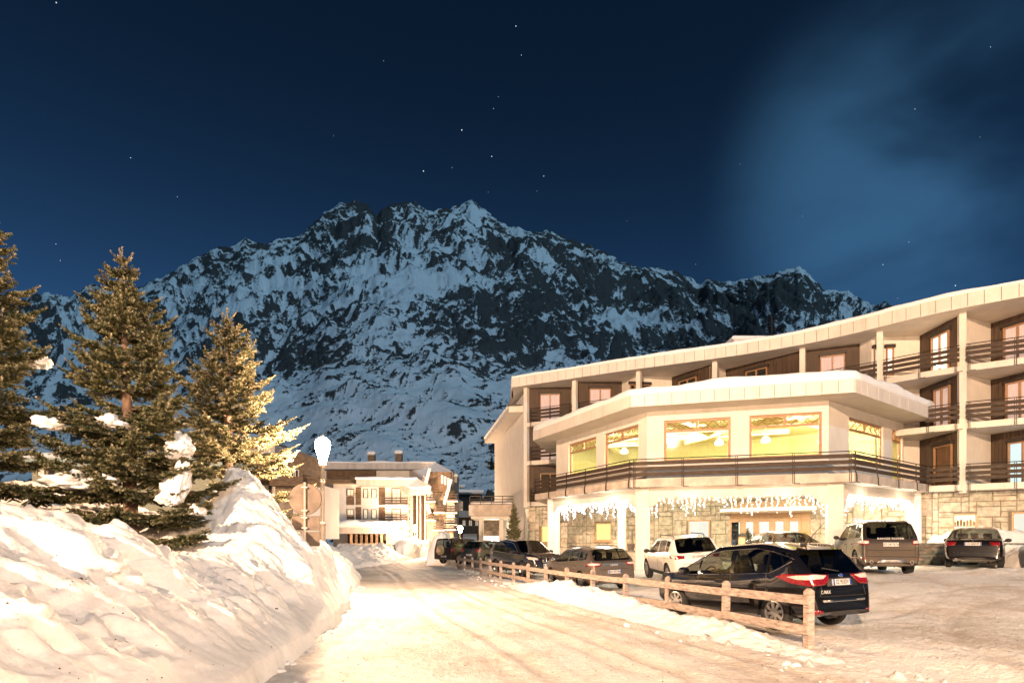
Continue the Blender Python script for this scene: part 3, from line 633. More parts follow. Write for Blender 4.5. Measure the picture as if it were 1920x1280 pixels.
# railings
def railing(path, ztop, parent, h=0.95, boards=3, spacing=1.9, top=True, mat_=M_rail, bracket=True):
    path = [Vector(p) for p in path]; cum = [0]
    for a, b in zip(path, path[1:]): cum.append(cum[-1] + (b - a).length)
    xs, ys = [p.x for p in path], [p.y for p in path]
    P = lambda s, z, off=0: Vector((np.interp(s, cum, xs), np.interp(s, cum, ys), z))
    rail = MB().tube([P(s, ztop) for s in (cum if len(cum) < 6 else np.linspace(0, cum[-1], 12))], 0.022, 6).build('balcony_railing', M_iron, parent)
    segs = list(zip(cum, cum[1:])) if len(cum) < 6 else [(a, b) for a, b in zip(np.linspace(0, cum[-1], 3), np.linspace(0, cum[-1], 3)[1:])]
    for a, b in segs:
        for k in range(boards):
            z = ztop - 0.19 - k * 0.25 + random.uniform(-0.012, 0.012); w = random.uniform(-0.01, 0.01)
            MB().bar(P(a, z), P(b, z + w), 0.05, 0.165).build('rail_board', mat_, rail)
    n = max(1, round(cum[-1] / spacing))
    for k in range(n + 1):
        s = min(max(cum[-1] * k / n, 0.12), cum[-1] - 0.12)
        s2 = min(s + 0.02, cum[-1]); p = P(s, 0); t = (P(s2, 0) - P(s2 - 0.04, 0)).normalized(); nn = Vector((t.y, -t.x, 0))
        m = MB()
        for o in (-0.035, 0.035):
            q = p + t * o + nn * 0.035
            m.tube([(q.x, q.y, ztop), (q.x, q.y, ztop - 0.80), (q.x + nn.x * 0.06, q.y + nn.y * 0.06, ztop - 1.0), (q.x + nn.x * 0.06, q.y + nn.y * 0.06, ztop - 1.30)] if bracket else [(q.x, q.y, ztop), (q.x, q.y, ztop - h)], 0.014, 5)
        if bracket:
            q = p + nn * 0.095; m.bar((q.x, q.y, ztop - 1.30), (q.x + t.x * 0.26, q.y + t.y * 0.26, ztop - 1.30), 0.04, 0.03)
        m.build('railing_post', M_iron, rail)
    return rail
for ci in range(len(COLS) - 1):
    a, b = COLS[ci] + 6, COLS[ci + 1] - 6
    for fi in range(3):
        if fi == 0 and not (ci == 0 or ci >= 5): continue
        if fi == 1 and not (ci == 0 or ci >= 5): continue
        a2 = a
        if fi < 2 and ci == 5: a2 = 1735
        pth = [colp(p, -0.30) for p in np.linspace(a2, b, 4)]
        railing([pth[0], pth[1], pth[2], pth[3]][::3], FLOORS[fi][0] + 0.96, hotel, spacing=1.7)
# lamp on the upper balcony
lp = colp(1760, -0.1); MB().lathe([(0.0, -0.10), (0.09, -0.08), (0.10, 0.06), (0.06, 0.1), (0, 0.1)], (lp[0], lp[1], 10.42), 10).build('balcony_lamp', emis('lit_balcony_lamp', (1, .75, .45), 25), hotel)
point('balcony_light', (lp[0] - 10, lp[1] - 38 + 0.2, 10.5 - 0.6), 35, SODIUM, 0.1, hotel)
# left end wall running back, its lower eave
MB().wall((-1.75, 60), colp(985, 0.12), 0.0, 12.6, 0.3).build('end_wall', M_white, hotel)
eav = [(-2.75, 60.0), (-0.25, 45.2)]
m = MB().prism([eav[0], eav[1], (0.9, 45.0), (-1.4, 60)], 11.3, 11.75); m.build('side_eave', M_fascia, hotel)
snow_slab('eave_snow', eav, 1.2, 11.74, 0.22, hotel, 207)
# chimney / lift house on the roof
c0, d0 = pbox(1376, 1468, 621, 646, 40, 4); MB().box((c0[0], c0[1], 14.4), (d0[0], 4, 1.3)).build('lift_house', M_fascia, hotel, bevel=.03)
MB().box((c0[0], c0[1], 15.18), (d0[0] + .3, 4.3, 0.28)).build('lift_house_snow', M_rsnow, hotel, smooth=False, bevel=0.1)
q = at(1447, 640, 39); ant = MB().tube([(q.x, q.y, 14.0), (q.x, q.y, 16.3)], 0.03, 5)
for k in range(4): ant.tube([(q.x - .5 + .1 * k, q.y, 15.3 + .25 * k), (q.x + .5 - .1 * k, q.y, 15.5 + .25 * k)], 0.015, 4)
ant.build('aerial', M_iron, hotel)

# ---------------------------------------------------------------- restaurant block
RO = [ray(1001, 37.0), ray(1183, 27.6), ray(1602, 24.8), ray(1750, 30.6)]       # roof / balcony edge in plan
def inset(poly, d):
    lines = []
    for a, b in zip(poly, poly[1:]):
        a, b = Vector(a), Vector(b); t = (b - a).normalized(); n = Vector((-t.y, t.x)); lines.append((a + n * d, b + n * d))
    out = [lines[0][0]]
    for (a, b), (c, e) in zip(lines, lines[1:]): out.append(geometry.intersect_line_line_2d(a, b + (b - a) * 5, c - (e - c) * 5, e) or b)
    out.append(lines[-1][1]); return [Vector(p) for p in out]
WL = inset(RO, 1.35); BM = inset(RO, 0.75)
WL[0] = WL[0] + (WL[0] - WL[1]).normalized() * -0.4
rest_back = [colp(1745, 0.3), colp(1500, 1.0), colp(1300, 1.0), colp(1110, 0.6), colp(1030, .2)]
RT, RB = 8.40, 7.86
rr = MB().prism([tuple(p) for p in RO] + [tuple(p) for p in rest_back[:4]] + [ray(1030, 42.4)], RB + 0.03, RT - 0.02).build('restaurant_roof', M_gap, hotel)
MB().prism([tuple(p) for p in RO] + [tuple(p) for p in rest_back[:4]] + [ray(1030, 42.4)], RB - .02, RB + 0.03).build('soffit', M_soffit, hotel)
fascia(RO[:2], RB - 0.03, RT, 0.60, rr, M_fascia); fascia(RO[1:3], RB - 0.03, RT, 0.60, rr, M_fascia); fascia(RO[2:], RB - 0.03, RT, 0.60, rr, M_fascia)
fascia([ray(1030, 42.4), RO[0]], RB - 0.03, RT, 0.6, rr, M_fascia)
snow_slab('restaurant_roof_snow', [ray(1004, 38.5)] + RO, 6.5, RT - 0.02, 0.42, hotel, 211, over=0.08, lumps=0.08)
# balcony slab, underside, railing
MB().prism([tuple(p) for p in RO] + [tuple(p) for p in rest_back], 4.14, 4.50).build('terrace_slab', M_conc, hotel)
RI = inset(RO, 0.06)
for k in range(3): railing([RI[k], RI[k + 1]], 5.42, hotel, spacing=2.1)
# walls with window openings
def wz(px, py, A, B):
    s = seg_point(A, B, px); p = seg_xy(A, B, s); return EYE + (HY - py) * p.y / F
RW = []                                                                        # (face, px0, px1, py_top_at_px0)
faces = [(WL[0], WL[1], [(1066, 1118), (1133, 1197)]), (WL[1], WL[2], [(1245, 1370), (1405, 1541)]), (WL[2], WL[3], [(1592, 1656), (1673, 1692)])]
WZ0, WZ1 = 5.42, 7.38
for A, B, wins in faces:
    holes = []
    for p0, p1 in wins:
        s0, s1 = seg_point(A, B, p0), seg_point(A, B, p1); holes.append((max(s0, .15), s1, WZ0 if p1 - p0 > 20 else 4.6, WZ1))
    MB().wall(A, B, 4.5, 7.86, 0.28, holes).build('restaurant_wall', M_white, hotel)
    for h in holes:
        fr = window_unit(hotel, A, B, h[0], h[1], h[2], h[3], None, name='restaurant_window', leaves=1, box=False, inset=0.16, fw=0.11)
        A_, B_ = Vector(A), Vector(B); t = (B_ - A_).normalized(); nn = Vector((t.y, -t.x)); w = h[1] - h[0]; rz = math.atan2(t.y, t.x)
        zt = h[3] - 0.52
        if w > 1.0:
            m = MB(); q = A_ + t * (h[0] + w / 2) - nn * 0.13; m.box((q.x, q.y, zt), (w - 0.22, 0.09, 0.09), rz); m.box((q.x, q.y, zt + 0.24), (0.12, 0.088, 0.40), rz); m.build('transom', M_frame, fr)
            m = MB(); nlz = 3
            for half in (0, 1):
                a0 = h[0] + 0.11 + (w / 2 - 0.10) * half + (0.05 if half else 0); ww = (w / 2 - 0.18)
                for k in range(nlz):
                    for sg in (0, 1):
                        p = A_ + t * (a0 + ww * k / nlz) - nn * 0.11; q = A_ + t * (a0 + ww * (k + 1) / nlz) - nn * 0.11; zm = (zt + 0.05 + h[3] - 0.11) / 2; dz = (h[3] - zt - 0.17) / 2
                        r_ = (p + q) / 2; sgn = 1 if sg else -1
                        m.tube([(p.x, p.y, zm), (r_.x, r_.y, zm + sgn * dz)], 0.018, 4); m.tube([(r_.x, r_.y, zm + sgn * dz), (q.x, q.y, zm)], 0.018, 4)
            m.build('lattice', M_frame, fr)
# interior: yellow room with ceiling beams and light coves
M_yel = mat('yellow_green_wall', (0.82, 0.79, 0.44), 0.7, var=0.05)
M_cove = emis('warm_light_cove', (1.0, 0.92, 0.55), 2.6)
bk = [tuple(WL[3] + Vector((-.25, .1))), colp(1640, -.6), colp(1480, -0.3), colp(1300, -0.3), colp(1120, -0.3), tuple(WL[0] + Vector((.35, .2)))]
for a, b_ in zip(bk, bk[1:]): MB().wall(b_, a, 4.56, 7.74, 0.1).build('inner_wall', M_yel, hotel)
IN = inset(RO, 1.75); inner = [tuple(WL[0] + Vector((.35, .2)))] + [tuple(p) for p in IN[1:3]] + bk[:-1]
MB().prism(inner, 7.74, 7.80).build('ceiling', M_yel, hotel)
MB().prism(inner, 4.52, 4.56).build('restaurant_floor', M_conc, hotel)
cov = MB(); beam = MB()
for f0, f1 in (((5.4, 33.6), (7.8, 31.8)), ((7.4, 31.2), (13.6, 28.4)), ((7.6, 33.2), (14.2, 30.6)), ((5.0, 35.6), (8.0, 34.5)), ((14.2, 28.4), (16.5, 30.4))):
    beam.bar((*f0, 7.30), (*f1, 7.30), 0.50, 0.16); cov.bar((*f0, 7.19), (*f1, 7.19), 0.40, 0.04)
for f0, f1 in (((6.8, 29.2), (12.5, 33.0)), ((13.2, 27.6), (9.6, 33.0)), ((5.2, 34.4), (6.5, 36.5))): beam.bar((*f0, 7.60), (*f1, 7.05), 0.26, 0.24)
beam.build('ceiling_beam', mat('pale_beam', (0.78, 0.70, 0.35), .7), hotel); cov.build('light_cove', M_cove, hotel)
for p in ((5.6, 33.4, 7.0), (9.6, 31.4, 7.0), (13.6, 29.2, 7.0), (16.6, 30.4, 7.0)): point('restaurant_light', Vector(p) - wloc(hotel), 640, (1.0, 0.89, 0.56), 0.08, hotel)
for k, p in enumerate(((8.2, 30.6), (10.4, 30.0), (12.4, 29.2), (6.2, 33.0), (15.4, 29.6))):
    MB().lathe([(.0, 6.42), (.20, 6.46), (.24, 6.58), (.12, 6.74), (.02, 6.78), (.012, 7.7), (0, 7.7)], (p[0], p[1], 0), 12).build('pendant_lamp', emis('lit_pendant_lamp', (1, .93, .7), 3.0), hotel)
# tables seen through the windows: chairs' backs along the sill
# ---------------------------------------------------------------- canopy: beams, pillars, ceiling, stone wall, entrance
GZ = 0.55
def pillar(p, w=0.62, name='pillar'):
    return MB().box((p[0], p[1], (GZ - 0.5 + 4.14) / 2), (w, w, 4.14 - GZ + 0.5), math.atan2(-.3, .95)).build(name, M_white, hotel, bevel=0.03)
PA, PB_, PC, PD = BM[0] + (BM[1] - BM[0]) * 0.12, BM[1] + Vector((0.15, 0.1)), BM[2] + Vector((-0.2, 0.05)), BM[3] + (BM[2] - BM[3]) * 0.06
for p in (PA, PB_, PC, PD): pillar(p)
pillar(Vector(ray(1166, 36.5)), 0.45)
def cut_beam(A, B, zt, zlow, zhigh, th=0.35, m0=0.45, m1=0.95):
    """downstand beam whose lower edge steps up in a trapezoid between pillars"""
    A, B = Vector(A), Vector(B); t = (B - A).normalized(); ln = (B - A).length; n = Vector((-t.y, t.x))
    pr = [(0, zlow), (m0, zlow), (m1, zhigh), (ln - m1, zhigh), (ln - m0, zlow), (ln, zlow), (ln, zt), (0, zt)]
    vs = []
    for o in (-th / 2, th / 2):
        for s, z in pr: q = A + t * s + n * o; vs.append((q.x, q.y, z))
    nq = len(pr)
    def fan(b, rev): f = [(b + 0, b + 1, b + 2, b + 7), (b + 2, b + 3, b + 6, b + 7), (b + 3, b + 4, b + 5, b + 6)]; return [x[::-1] for x in f] if rev else f
    fs = fan(0, False) + fan(nq, True) + [((i + 1) % nq, i, i + nq, (i + 1) % nq + nq) for i in range(nq)]
    return mkobj('canopy_beam', vs, fs, M_white, hotel)
bays = [(PA, PB_), (PB_, PC), (PC, PD)]
for a, b_ in bays: cut_beam(a, b_, 4.14, 3.30, 3.72)
sw = [colp(985, 0.3), colp(1100, 0.3), colp(1235, 0.3), colp(1370, 0.6), colp(1520, 0.6), colp(1700, 0.3), colp(1760, 0.25), colp(2140, 0.25)]
M_ceil = mat('canopy_ceiling', (0.70, 0.62, 0.50), .8, var=.05)
MB().prism([tuple(p) for p in inset(RO, 0.95)] + [colp(1690, 0.2), colp(1400, 0.5), colp(1120, 0.2)], 4.06, 4.12).build('canopy_ceiling', M_ceil, hotel)
# low pitched white canopy over the doors
MB().prism([colp(1350, -2.2), colp(1530, -2.2), colp(1530, 0.5), colp(1350, 0.5)], 3.32, 3.50).build('porch_beam', M_white, hotel)
def stone_wall(A, B, z0, z1, holes, name='stone_wall', pitch=(0.55, 0.50), parent=hotel, mats=M_stone, proud=0.05, irregular=True, gap=0.022, sname='stone', seed=1):
    """mortar backing with separate stones in irregular courses"""
    rnd_ = random.Random(seed)
    A, B = Vector(A[:2]), Vector(B[:2]); t = (B - A).normalized(); nn = Vector((t.y, -t.x)); ln = (B - A).length
    back = MB().wall(A, B, z0, z1, 0.25, holes).build(name, M_mortar, parent)
    nx = max(2, round(ln / (pitch[0] / 2))); nz = max(2, round((z1 - z0) / (pitch[1] / 2))); cx, cz = ln / nx, (z1 - z0) / nz
    used = np.zeros((nx, nz), bool)
    for i in range(nx):
        for j in range(nz):
            xa, za = (i + .5) * cx, z0 + (j + .5) * cz
            if any(h[0] - 0.02 < xa < h[1] + 0.02 and h[2] - 0.02 < za < h[3] + 0.02 for h in holes): used[i, j] = True
    sizes = [(2, 2), (3, 2), (2, 1), (1, 2), (2, 3), (3, 1), (1, 1), (3, 3)] if irregular else [(2, 1), (3, 1), (1, 1)]
    for j in range(nz):
        for i in range(nx):
            if used[i, j]: continue
            opts = sizes[:]; rnd_.shuffle(opts); opts.append((1, 1))
            for a, c in opts:
                if i + a <= nx and j + c <= nz and not used[i:i + a, j:j + c].any(): break
            used[i:i + a, j:j + c] = True
            x0, x1, za, zb = i * cx + gap / 2, (i + a) * cx - gap / 2, z0 + j * cz + gap / 2, z0 + (j + c) * cz - gap / 2
            pr = proud * rnd_.uniform(0.6, 1.4); jt = lambda: rnd_.uniform(-0.012, 0.012)
            e = min(0.03, (x1 - x0) * .2, (zb - za) * .2)
            vs = []
            for s, z in ((x0, za), (x1, za), (x1, zb), (x0, zb)): q = A + t * s + nn * 0.002; vs.append((q.x, q.y, z))
            for s, z in ((x0 + e, za + e), (x1 - e, za + e), (x1 - e, zb - e), (x0 + e, zb - e)): q = A + t * (s + jt()) + nn * (pr + jt()); vs.append((q.x, q.y, z + jt()))
            mkobj(sname, vs, [(4, 5, 6, 7), (0, 1, 5, 4), (1, 2, 6, 5), (2, 3, 7, 6), (3, 0, 4, 7)], mats[rnd_.randrange(len(mats))], back)
    return back
def gwin(i, px0, px1, z0, z1, fill=None, frame=M_frame, name='ground_floor_window', leaves=1, glow=None):
    A, B = sw[i], sw[i + 1]; s0, s1 = seg_point(A, B, px0), seg_point(A, B, px1)
    return (s0, s1, z0, z1)
M_lime = emis('lit_lime_room', (1.0, 0.93, 0.34), 1.5)
M_warm = emis('lit_warm_room', (1.0, 0.90, 0.66), 2.0)
M_cream = emis('lit_cream_room', (1.0, 0.95, 0.84), 1.25)
M_frl = mat('light_oak_frame', (0.50, 0.32, 0.18), 0.5, var=.15, scale=8, stretch=(1, 1, 4))
def room_fill(fr, A, B, h, m_, depth=0.5):
    A, B = Vector(A), Vector(B); t = (B - A).normalized(); n = Vector((-t.y, t.x)); p0, p1 = A + t * (h[0] - .3) + n * depth, A + t * (h[1] + .3) + n * depth
    mkobj('room_sheet', [(p0.x, p0.y, h[2] - .2), (p1.x, p1.y, h[2] - .2), (p1.x, p1.y, h[3] + .2), (p0.x, p0.y, h[3] + .2)], [(0, 1, 2, 3)], m_, fr)
gw = {0: [(1014, 1046, 1.45, 2.75, M_lime)], 1: [(1116, 1147, 1.6, 2.85, M_lime), (1193, 1212, 1.5, 2.9, M_cream)], 2: [(1290, 1331, 1.6, 2.95, M_cream)], 4: [(1596, 1622, 1.4, 3.0, M_cream)], 5: [], 6: [(1786, 1833, 1.55, 3.02, M_warm), (1897, 1960, 1.5, 3.05, M_cream)]}
for i in range(len(sw) - 1):
    if i == 3: continue
    A, B = sw[i], sw[i + 1]; holes = []
    for p0, p1, z0, z1, f in gw.get(i, []): holes.append((seg_point(A, B, p0), seg_point(A, B, p1), z0, z1))
    stone_wall(A, B, GZ - 0.3, 4.12, holes, pitch=(0.62, 0.52) if i == 6 else (0.58, 0.6), seed=11 + i)
    for h, w_ in zip(holes, gw.get(i, [])):
        fr = window_unit(hotel, A, B, *h, None, name='ground_floor_window', leaves=1, box=False, inset=0.04, frame=M_frl, fw=0.09)
        room_fill(fr, A, B, h, w_[4])
        A_, B_ = Vector(A), Vector(B); t = (B_ - A_).normalized(); nn = Vector((t.y, -t.x)); q = A_ + t * ((h[0] + h[1]) / 2) + nn * 0.08
        MB().box((q.x, q.y, h[2] - 0.05), (h[1] - h[0] + 0.2, 0.24, 0.09), math.atan2(t.y, t.x)).build('sill', M_frl, fr, bevel=.01)
# shelves with bottles in the shop window
A, B = sw[6], sw[7]
for zz in (1.95, 2.4):
    a_, b2 = seg_xy(A, B, seg_point(A, B, 1789)), seg_xy(A, B, seg_point(A, B, 1831)); t = (b2 - a_).normalized(); n = Vector((-t.y, t.x)); m = MB()
    m.bar((a_.x + n.x * .3, a_.y + n.y * .3, zz), (b2.x + n.x * .3, b2.y + n.y * .3, zz), 0.16, 0.03)
    for k in range(7): q = a_ + (b2 - a_) * ((k + .5) / 7) + n * 0.3; m.lathe([(0, .02), (.05, .02), (.05, .18 + .05 * (k % 3)), (.02, .24 + .05 * (k % 3)), (0, .26 + .05 * (k % 3))], (q.x, q.y, zz), 6)
    m.build('shop_shelf', mat('shelf_goods', (.6, .35, .12), .5, var=.5, scale=5), hotel)
# entrance: oak double doors with glass, bright lobby behind
A, B = sw[3], sw[4]
ent = MB().wall(A, B, 3.05, 4.12, 0.25).build('entrance', M_frl, hotel)
lobby_a, lobby_b = Vector(A), Vector(B); t = (lobby_b - lobby_a).normalized(); nback = Vector((-t.y, t.x)); rz = math.atan2(t.y, t.x)
p0, p1 = lobby_a + nback * 2.2, lobby_b + nback * 2.2
mkobj('lobby_wall', [(p0.x, p0.y, .4), (p1.x, p1.y, .4), (p1.x, p1.y, 4), (p0.x, p0.y, 4)], [(0, 1, 2, 3)], emis('bright_lobby', (1.0, .93, .80), 1.6), hotel)
for p0, p1, gl in ((1366, 1393, True), (1393, 1418, True), (1418, 1448, True), (1448, 1475, True), (1475, 1503, True)):
    s0, s1 = seg_point(A, B, p0), seg_point(A, B, p1); m = MB(); w = s1 - s0
    for s in (s0 + .09, s1 - .09): q = lobby_a + t * s; m.box((q.x, q.y, 1.8), (.18, .09, 2.5), rz)
    for z, hh in ((2.92, .26), (.78, .46)): q = lobby_a + t * ((s0 + s1) / 2); m.box((q.x, q.y, z), (w - .36, .088, hh), rz)
    d_ = m.build('entrance_door', M_frl, hotel, bevel=.01); q = lobby_a + t * ((s0 + s1) / 2)
    MB().box((q.x, q.y, 1.9), (w - .37, .01, 1.78), rz).build('pane', M_pane, d_)
    q = lobby_a + t * (s1 - .12) - nback * .08; MB().tube([(q.x, q.y, 1.4), (q.x, q.y, 2.1)], .02, 6).build('door_handle', M_iron, d_)
q0 = seg_xy(A, B, seg_point(A, B, 1503)); MB().wall(q0, B, .3, 3.05, .2).build('door_panel', M_frl, hotel)
q = seg_xy(A, B, seg_point(A, B, 1509)) - nback * .03; MB().box((q.x, q.y, 2.05), (.34, .03, .26), rz).build('wall_plaque', mat('brass_plaque', (.35, .28, .08), .4, .6), hotel)
for z_ in (2.11, 1.99): MB().box((q.x - nback.x * .02, q.y - nback.y * .02, z_), (.22, .012, .03), rz).build('plaque_line', M_iron, hotel)
# canopy lights
for p in (ray(1140, 34.0), ray(1300, 31.5), ray(1440, 30.5), ray(1600, 29.0)):
    MB().lathe([(0, .0), (.16, .0), (.16, .06), (0, .06)], (p[0], p[1], 3.99), 14).build('ceiling_lamp', emis('lit_ceiling_lamp', (1, .87, .62), 14), hotel)
    point('canopy_light', Vector((p[0], p[1], 3.7)) - wloc(hotel), 760, (1.0, .86, .60), .2, hotel)
# pale tiled steps in front of the doors
MB().prism([colp(1350, -1.6), colp(1530, -1.6), colp(1530, 0.5), colp(1350, 0.5)], .3, .68).build('door_step', M_conc, hotel)

# ---------------------------------------------------------------- icicle lights
M_bulb = emis('icicle_bulb', (1.0, 0.90, 0.70), 45.0); M_bulbc = emis('icicle_bulb_cool', (0.93, 0.93, 1.0), 50.0)
M_wire = mat('pale_cable', (.6, .55, .45), .6)
def octa(m, p, r):
    x, y, z = p; m.add([(x + r, y, z), (x - r, y, z), (x, y + r, z), (x, y - r, z), (x, y, z + r), (x, y, z - r)], [(0, 2, 4), (2, 1, 4), (1, 3, 4), (3, 0, 4), (2, 0, 5), (1, 2, 5), (3, 1, 5), (0, 3, 5)])
def icicles(A, B, zlow, zhigh, label, dense=1.0, cool=False, hmax=0.95, m0=.45, m1=.95, pw=60):
    A, B = Vector(A), Vector(B); t = (B - A).normalized(); ln = (B - A).length; nn = Vector((t.y, -t.x)); rng = random.Random(int(ln * 100))
    mid = (A + B) / 2; root = thing('icicle_lights', label, 'string lights', (mid.x, mid.y, zhigh), group='icicle light curtains under the canopy')
    wires, bulbs = MB(), MB(); zt = lambda s: np.interp(s, [0, m0, m1, ln - m1, ln - m0, ln], [zlow, zlow, zhigh, zhigh, zlow, zlow]) - .02
    line = [(*(A + t * s + nn * .2), float(zt(s))) for s in np.linspace(.2, ln - .2, 30)]; wires.tube(line, .012, 4)
    s = .25
    while s < ln - .2:
        h = rng.choice([.22, .35, .5, .3, .62, .8]) * rng.uniform(.8, 1.2) * hmax / .95; x, y = A + t * s + nn * (.2 + rng.uniform(-.03, .03)); z = float(zt(s))
        wires.tube([(x, y, z), (x + rng.uniform(-.03, .03), y, z - h)], .007, 3)
        zz = .07
        while zz < h:
            octa(bulbs, (x + rng.uniform(-.06, .06), y + rng.uniform(-.05, .05), z - zz), rng.uniform(.011, .019)); zz += rng.uniform(.07, .13)
        s += rng.uniform(.13, .25) / dense
    wires.build('cable', M_wire, root); bo = bulbs.build('bulb_cluster', M_bulbc if cool else M_bulb, root); tag(bo, kind='stuff')
    for f in (.25, .75): q = A + t * (ln * f) + nn * .35; point('icicle_glow', Vector((q.x, q.y, zhigh - .45)) - wloc(root), pw, (1, .88, .68), .3, root)
icicles(*bays[0], 3.30, 3.72, 'bright dense icicle lights on the left side of the hotel canopy', 1.5, True, .9, pw=90)
icicles(*bays[1], 3.30, 3.72, 'icicle lights across the canopy front above the entrance', 1.0, False, 1.0, pw=35)
icicles(*bays[2], 3.30, 3.72, 'icicle lights on the right canopy bay above the brown off-roader', 1.5, True, .8, pw=90)
# ================================================================== village behind the road
M_vwhite = mat('village_white_wall', (0.74, 0.70, 0.64), 0.8, var=.06, scale=.6)
M_vbrown = mat('village_brown_boards', (0.17, 0.11, 0.065), 0.75, var=.3, scale=2, stretch=(1, 1, 5))
M_vdark = mat('village_dark_opening', (0.045, 0.035, 0.028), 0.8)
M_vstone = mat('village_stonework', (0.40, 0.32, 0.24), 0.9, col2=(0.17, 0.13, 0.095), scale=2.6, bump=.7, bscale=3, detail=6)
M_vfas = mat('village_grey_fascia', (0.50, 0.45, 0.40), 0.6, var=.1, scale=.5, stretch=(4, 1, .2))
M_vglass = mat('village_window_glass', (0.05, 0.05, 0.055), 0.1, var=.2)
M_vlit = mat('village_lit_curtain', (.75, .68, .55), .8, var=.2, scale=3, emit=(1, .8, .55), estr=.35)
def vb(px0, px1, py0, py1, Y, dep, name, matl, parent, bevel=0.0):
    c, d = pbox(px0, px1, py0, py1, Y, dep); return MB().box(c, d).build(name, matl, parent, bevel=bevel)
def vwin(px0, px1, py0, py1, Y, parent, fill=M_vglass, frame=M_vbrown, name='window', mull=1):
    fr = vb(px0, px1, py0, py1, Y - .10, .12, name, frame, parent); w = px1 - px0; hgt = py1 - py0; e = max(1.0, w * .09)
    n = mull + 1
    for k in range(n): a = px0 + e + (w - 2 * e) * k / n + .4; b = px0 + e + (w - 2 * e) * (k + 1) / n - .4; vb(a, b, py0 + e, py1 - e, Y - .13, .03, 'pane', fill, fr)
    return fr
def vrail(px0, px1, py0, py1, Y, parent, n=3):
    r = vb(px0, px1, py0, py0 + (py1 - py0) * .16, Y, .08, 'balcony_railing', M_rail, parent)
    for k in range(1, n): a = py0 + (py1 - py0) * k / (n - .2); vb(px0, px1, a, a + (py1 - py0) * .2, Y, .06, 'rail_board', M_rail, r)
    for p in (px0, (px0 + px1) / 2, px1 - .6): vb(p, p + .6, py0, py1, Y + .05, .06, 'railing_post', M_iron, r)
    return r
Yv = 78.0
apt = thing('apartment_house', 'white and brown apartment house with snowy roofs beyond the street lamp', 'building', (at(690, 1040, Yv).x, Yv + 4, -0.6))
vb(625, 768, 905, 1040, Yv, 9, 'wall', M_vwhite, apt); vb(600, 628, 905, 1000, Yv + 1, 8, 'stone_panel', M_vstone, apt)
vb(600, 800, 878, 904, Yv + 5, 8, 'upper_wall', M_vwhite, apt); vb(612, 705, 882, 904, Yv + 4.8, .2, 'upper_brown_part', M_vbrown, apt)  # left part of the upper wall in brown
vb(592, 818, 868, 879, Yv + 3.6, 10, 'upper_roof', M_vfas, apt)
sl = [at(592, 868, Yv + 3.6), at(818, 868, Yv + 3.6)]; snow_slab('roof_snow', [(sl[0].x, sl[0].y), (sl[1].x, sl[1].y)], 8, sl[0].z, .28, apt, 301, over=.15)
def slant(pa, ya, pb, yb_, th, name, matl, parent, wid=5.0):
    A, B = at(pa[0], pa[1], ya), at(pb[0], pb[1], yb_); m = MB(); vs = []
    for p in (A, B):
        for dz in (0, -th): vs += [(p.x, p.y, p.z + dz), (p.x - wid, p.y + wid * .6, p.z + dz)]
    m.add(vs, [(0, 1, 5, 4), (6, 7, 3, 2), (0, 4, 6, 2), (1, 3, 7, 5), (0, 2, 3, 1), (4, 5, 7, 6)]); return m.build(name, matl, parent)
slant((817, 870), Yv + 3.6, (857, 893), Yv - 1, .75, 'side_roof', M_vfas, apt); slant((817, 866), Yv + 3.6, (858, 889), Yv - 1, .30, 'side_roof_snow', M_rsnow, apt, 4.6)
vb(668, 783, 898, 910, Yv - 1.3, 6, 'middle_roof', M_vfas, apt); sl = [at(666, 898, Yv - 1.3), at(783, 898, Yv - 1.3)]; snow_slab('middle_roof_snow', [(sl[0].x, sl[0].y), (sl[1].x, sl[1].y)], 5, sl[0].z, .36, apt, 303, over=.15)
slant((783, 900), Yv - 1.3, (808, 915), Yv - 3.5, .8, 'middle_side_roof', M_vfas, apt, 3); slant((783, 896), Yv - 1.3, (808, 911), Yv - 3.5, .3, 'middle_side_snow', M_rsnow, apt, 2.8)
for k in range(6): vb(600, 668, 899 + k * 1.4, 899.8 + k * 1.4, Yv - .4, .2, 'roof_board', M_vbrown, apt)
for (a, b) in ((916, 929), (954, 966)): vwin(650, 664, a, b, Yv, apt, M_vlit); vb(650, 664, b + 1, b + (17 if b < 940 else 9), Yv - .06, .08, 'brown_panel', M_vbrown, apt)
for p0, p1 in ((667, 677), (710, 722)):
    for a, b in ((913, 946), (950, 976)): vb(p0, p1, a, b, Yv - .06, .08, 'brown_panel', M_vbrown, apt)
for p0, p1 in ((681, 690), (696, 706)):
    for a, b in ((916, 933), (954, 972)): vwin(p0, p1, a, b, Yv, apt, M_vlit, M_iron, mull=0)
for a, b in ((914, 943), (953, 974)):
    vwin(734, 752, a, b, Yv, apt, M_vlit)
    vb(721, 765, b + 2.5, b + 5, Yv - 1.2, 1.2, 'balcony_slab', M_vwhite, apt); vrail(721, 764, b - 11, b + 2, Yv - 1.2, apt)
for k in range(17):
    for q in range(2): vb(764 + q * 5.2, 764 + q * 5.2 + 4.9 - (k % 2) * 1.5 * (q == 0), 914 + k * 6, 914 + k * 6 + 5.5, Yv - .5 - .04 * ((k + q) % 3), 1.2, 'stone', M_stone[(k * 2 + q) % 3], apt)
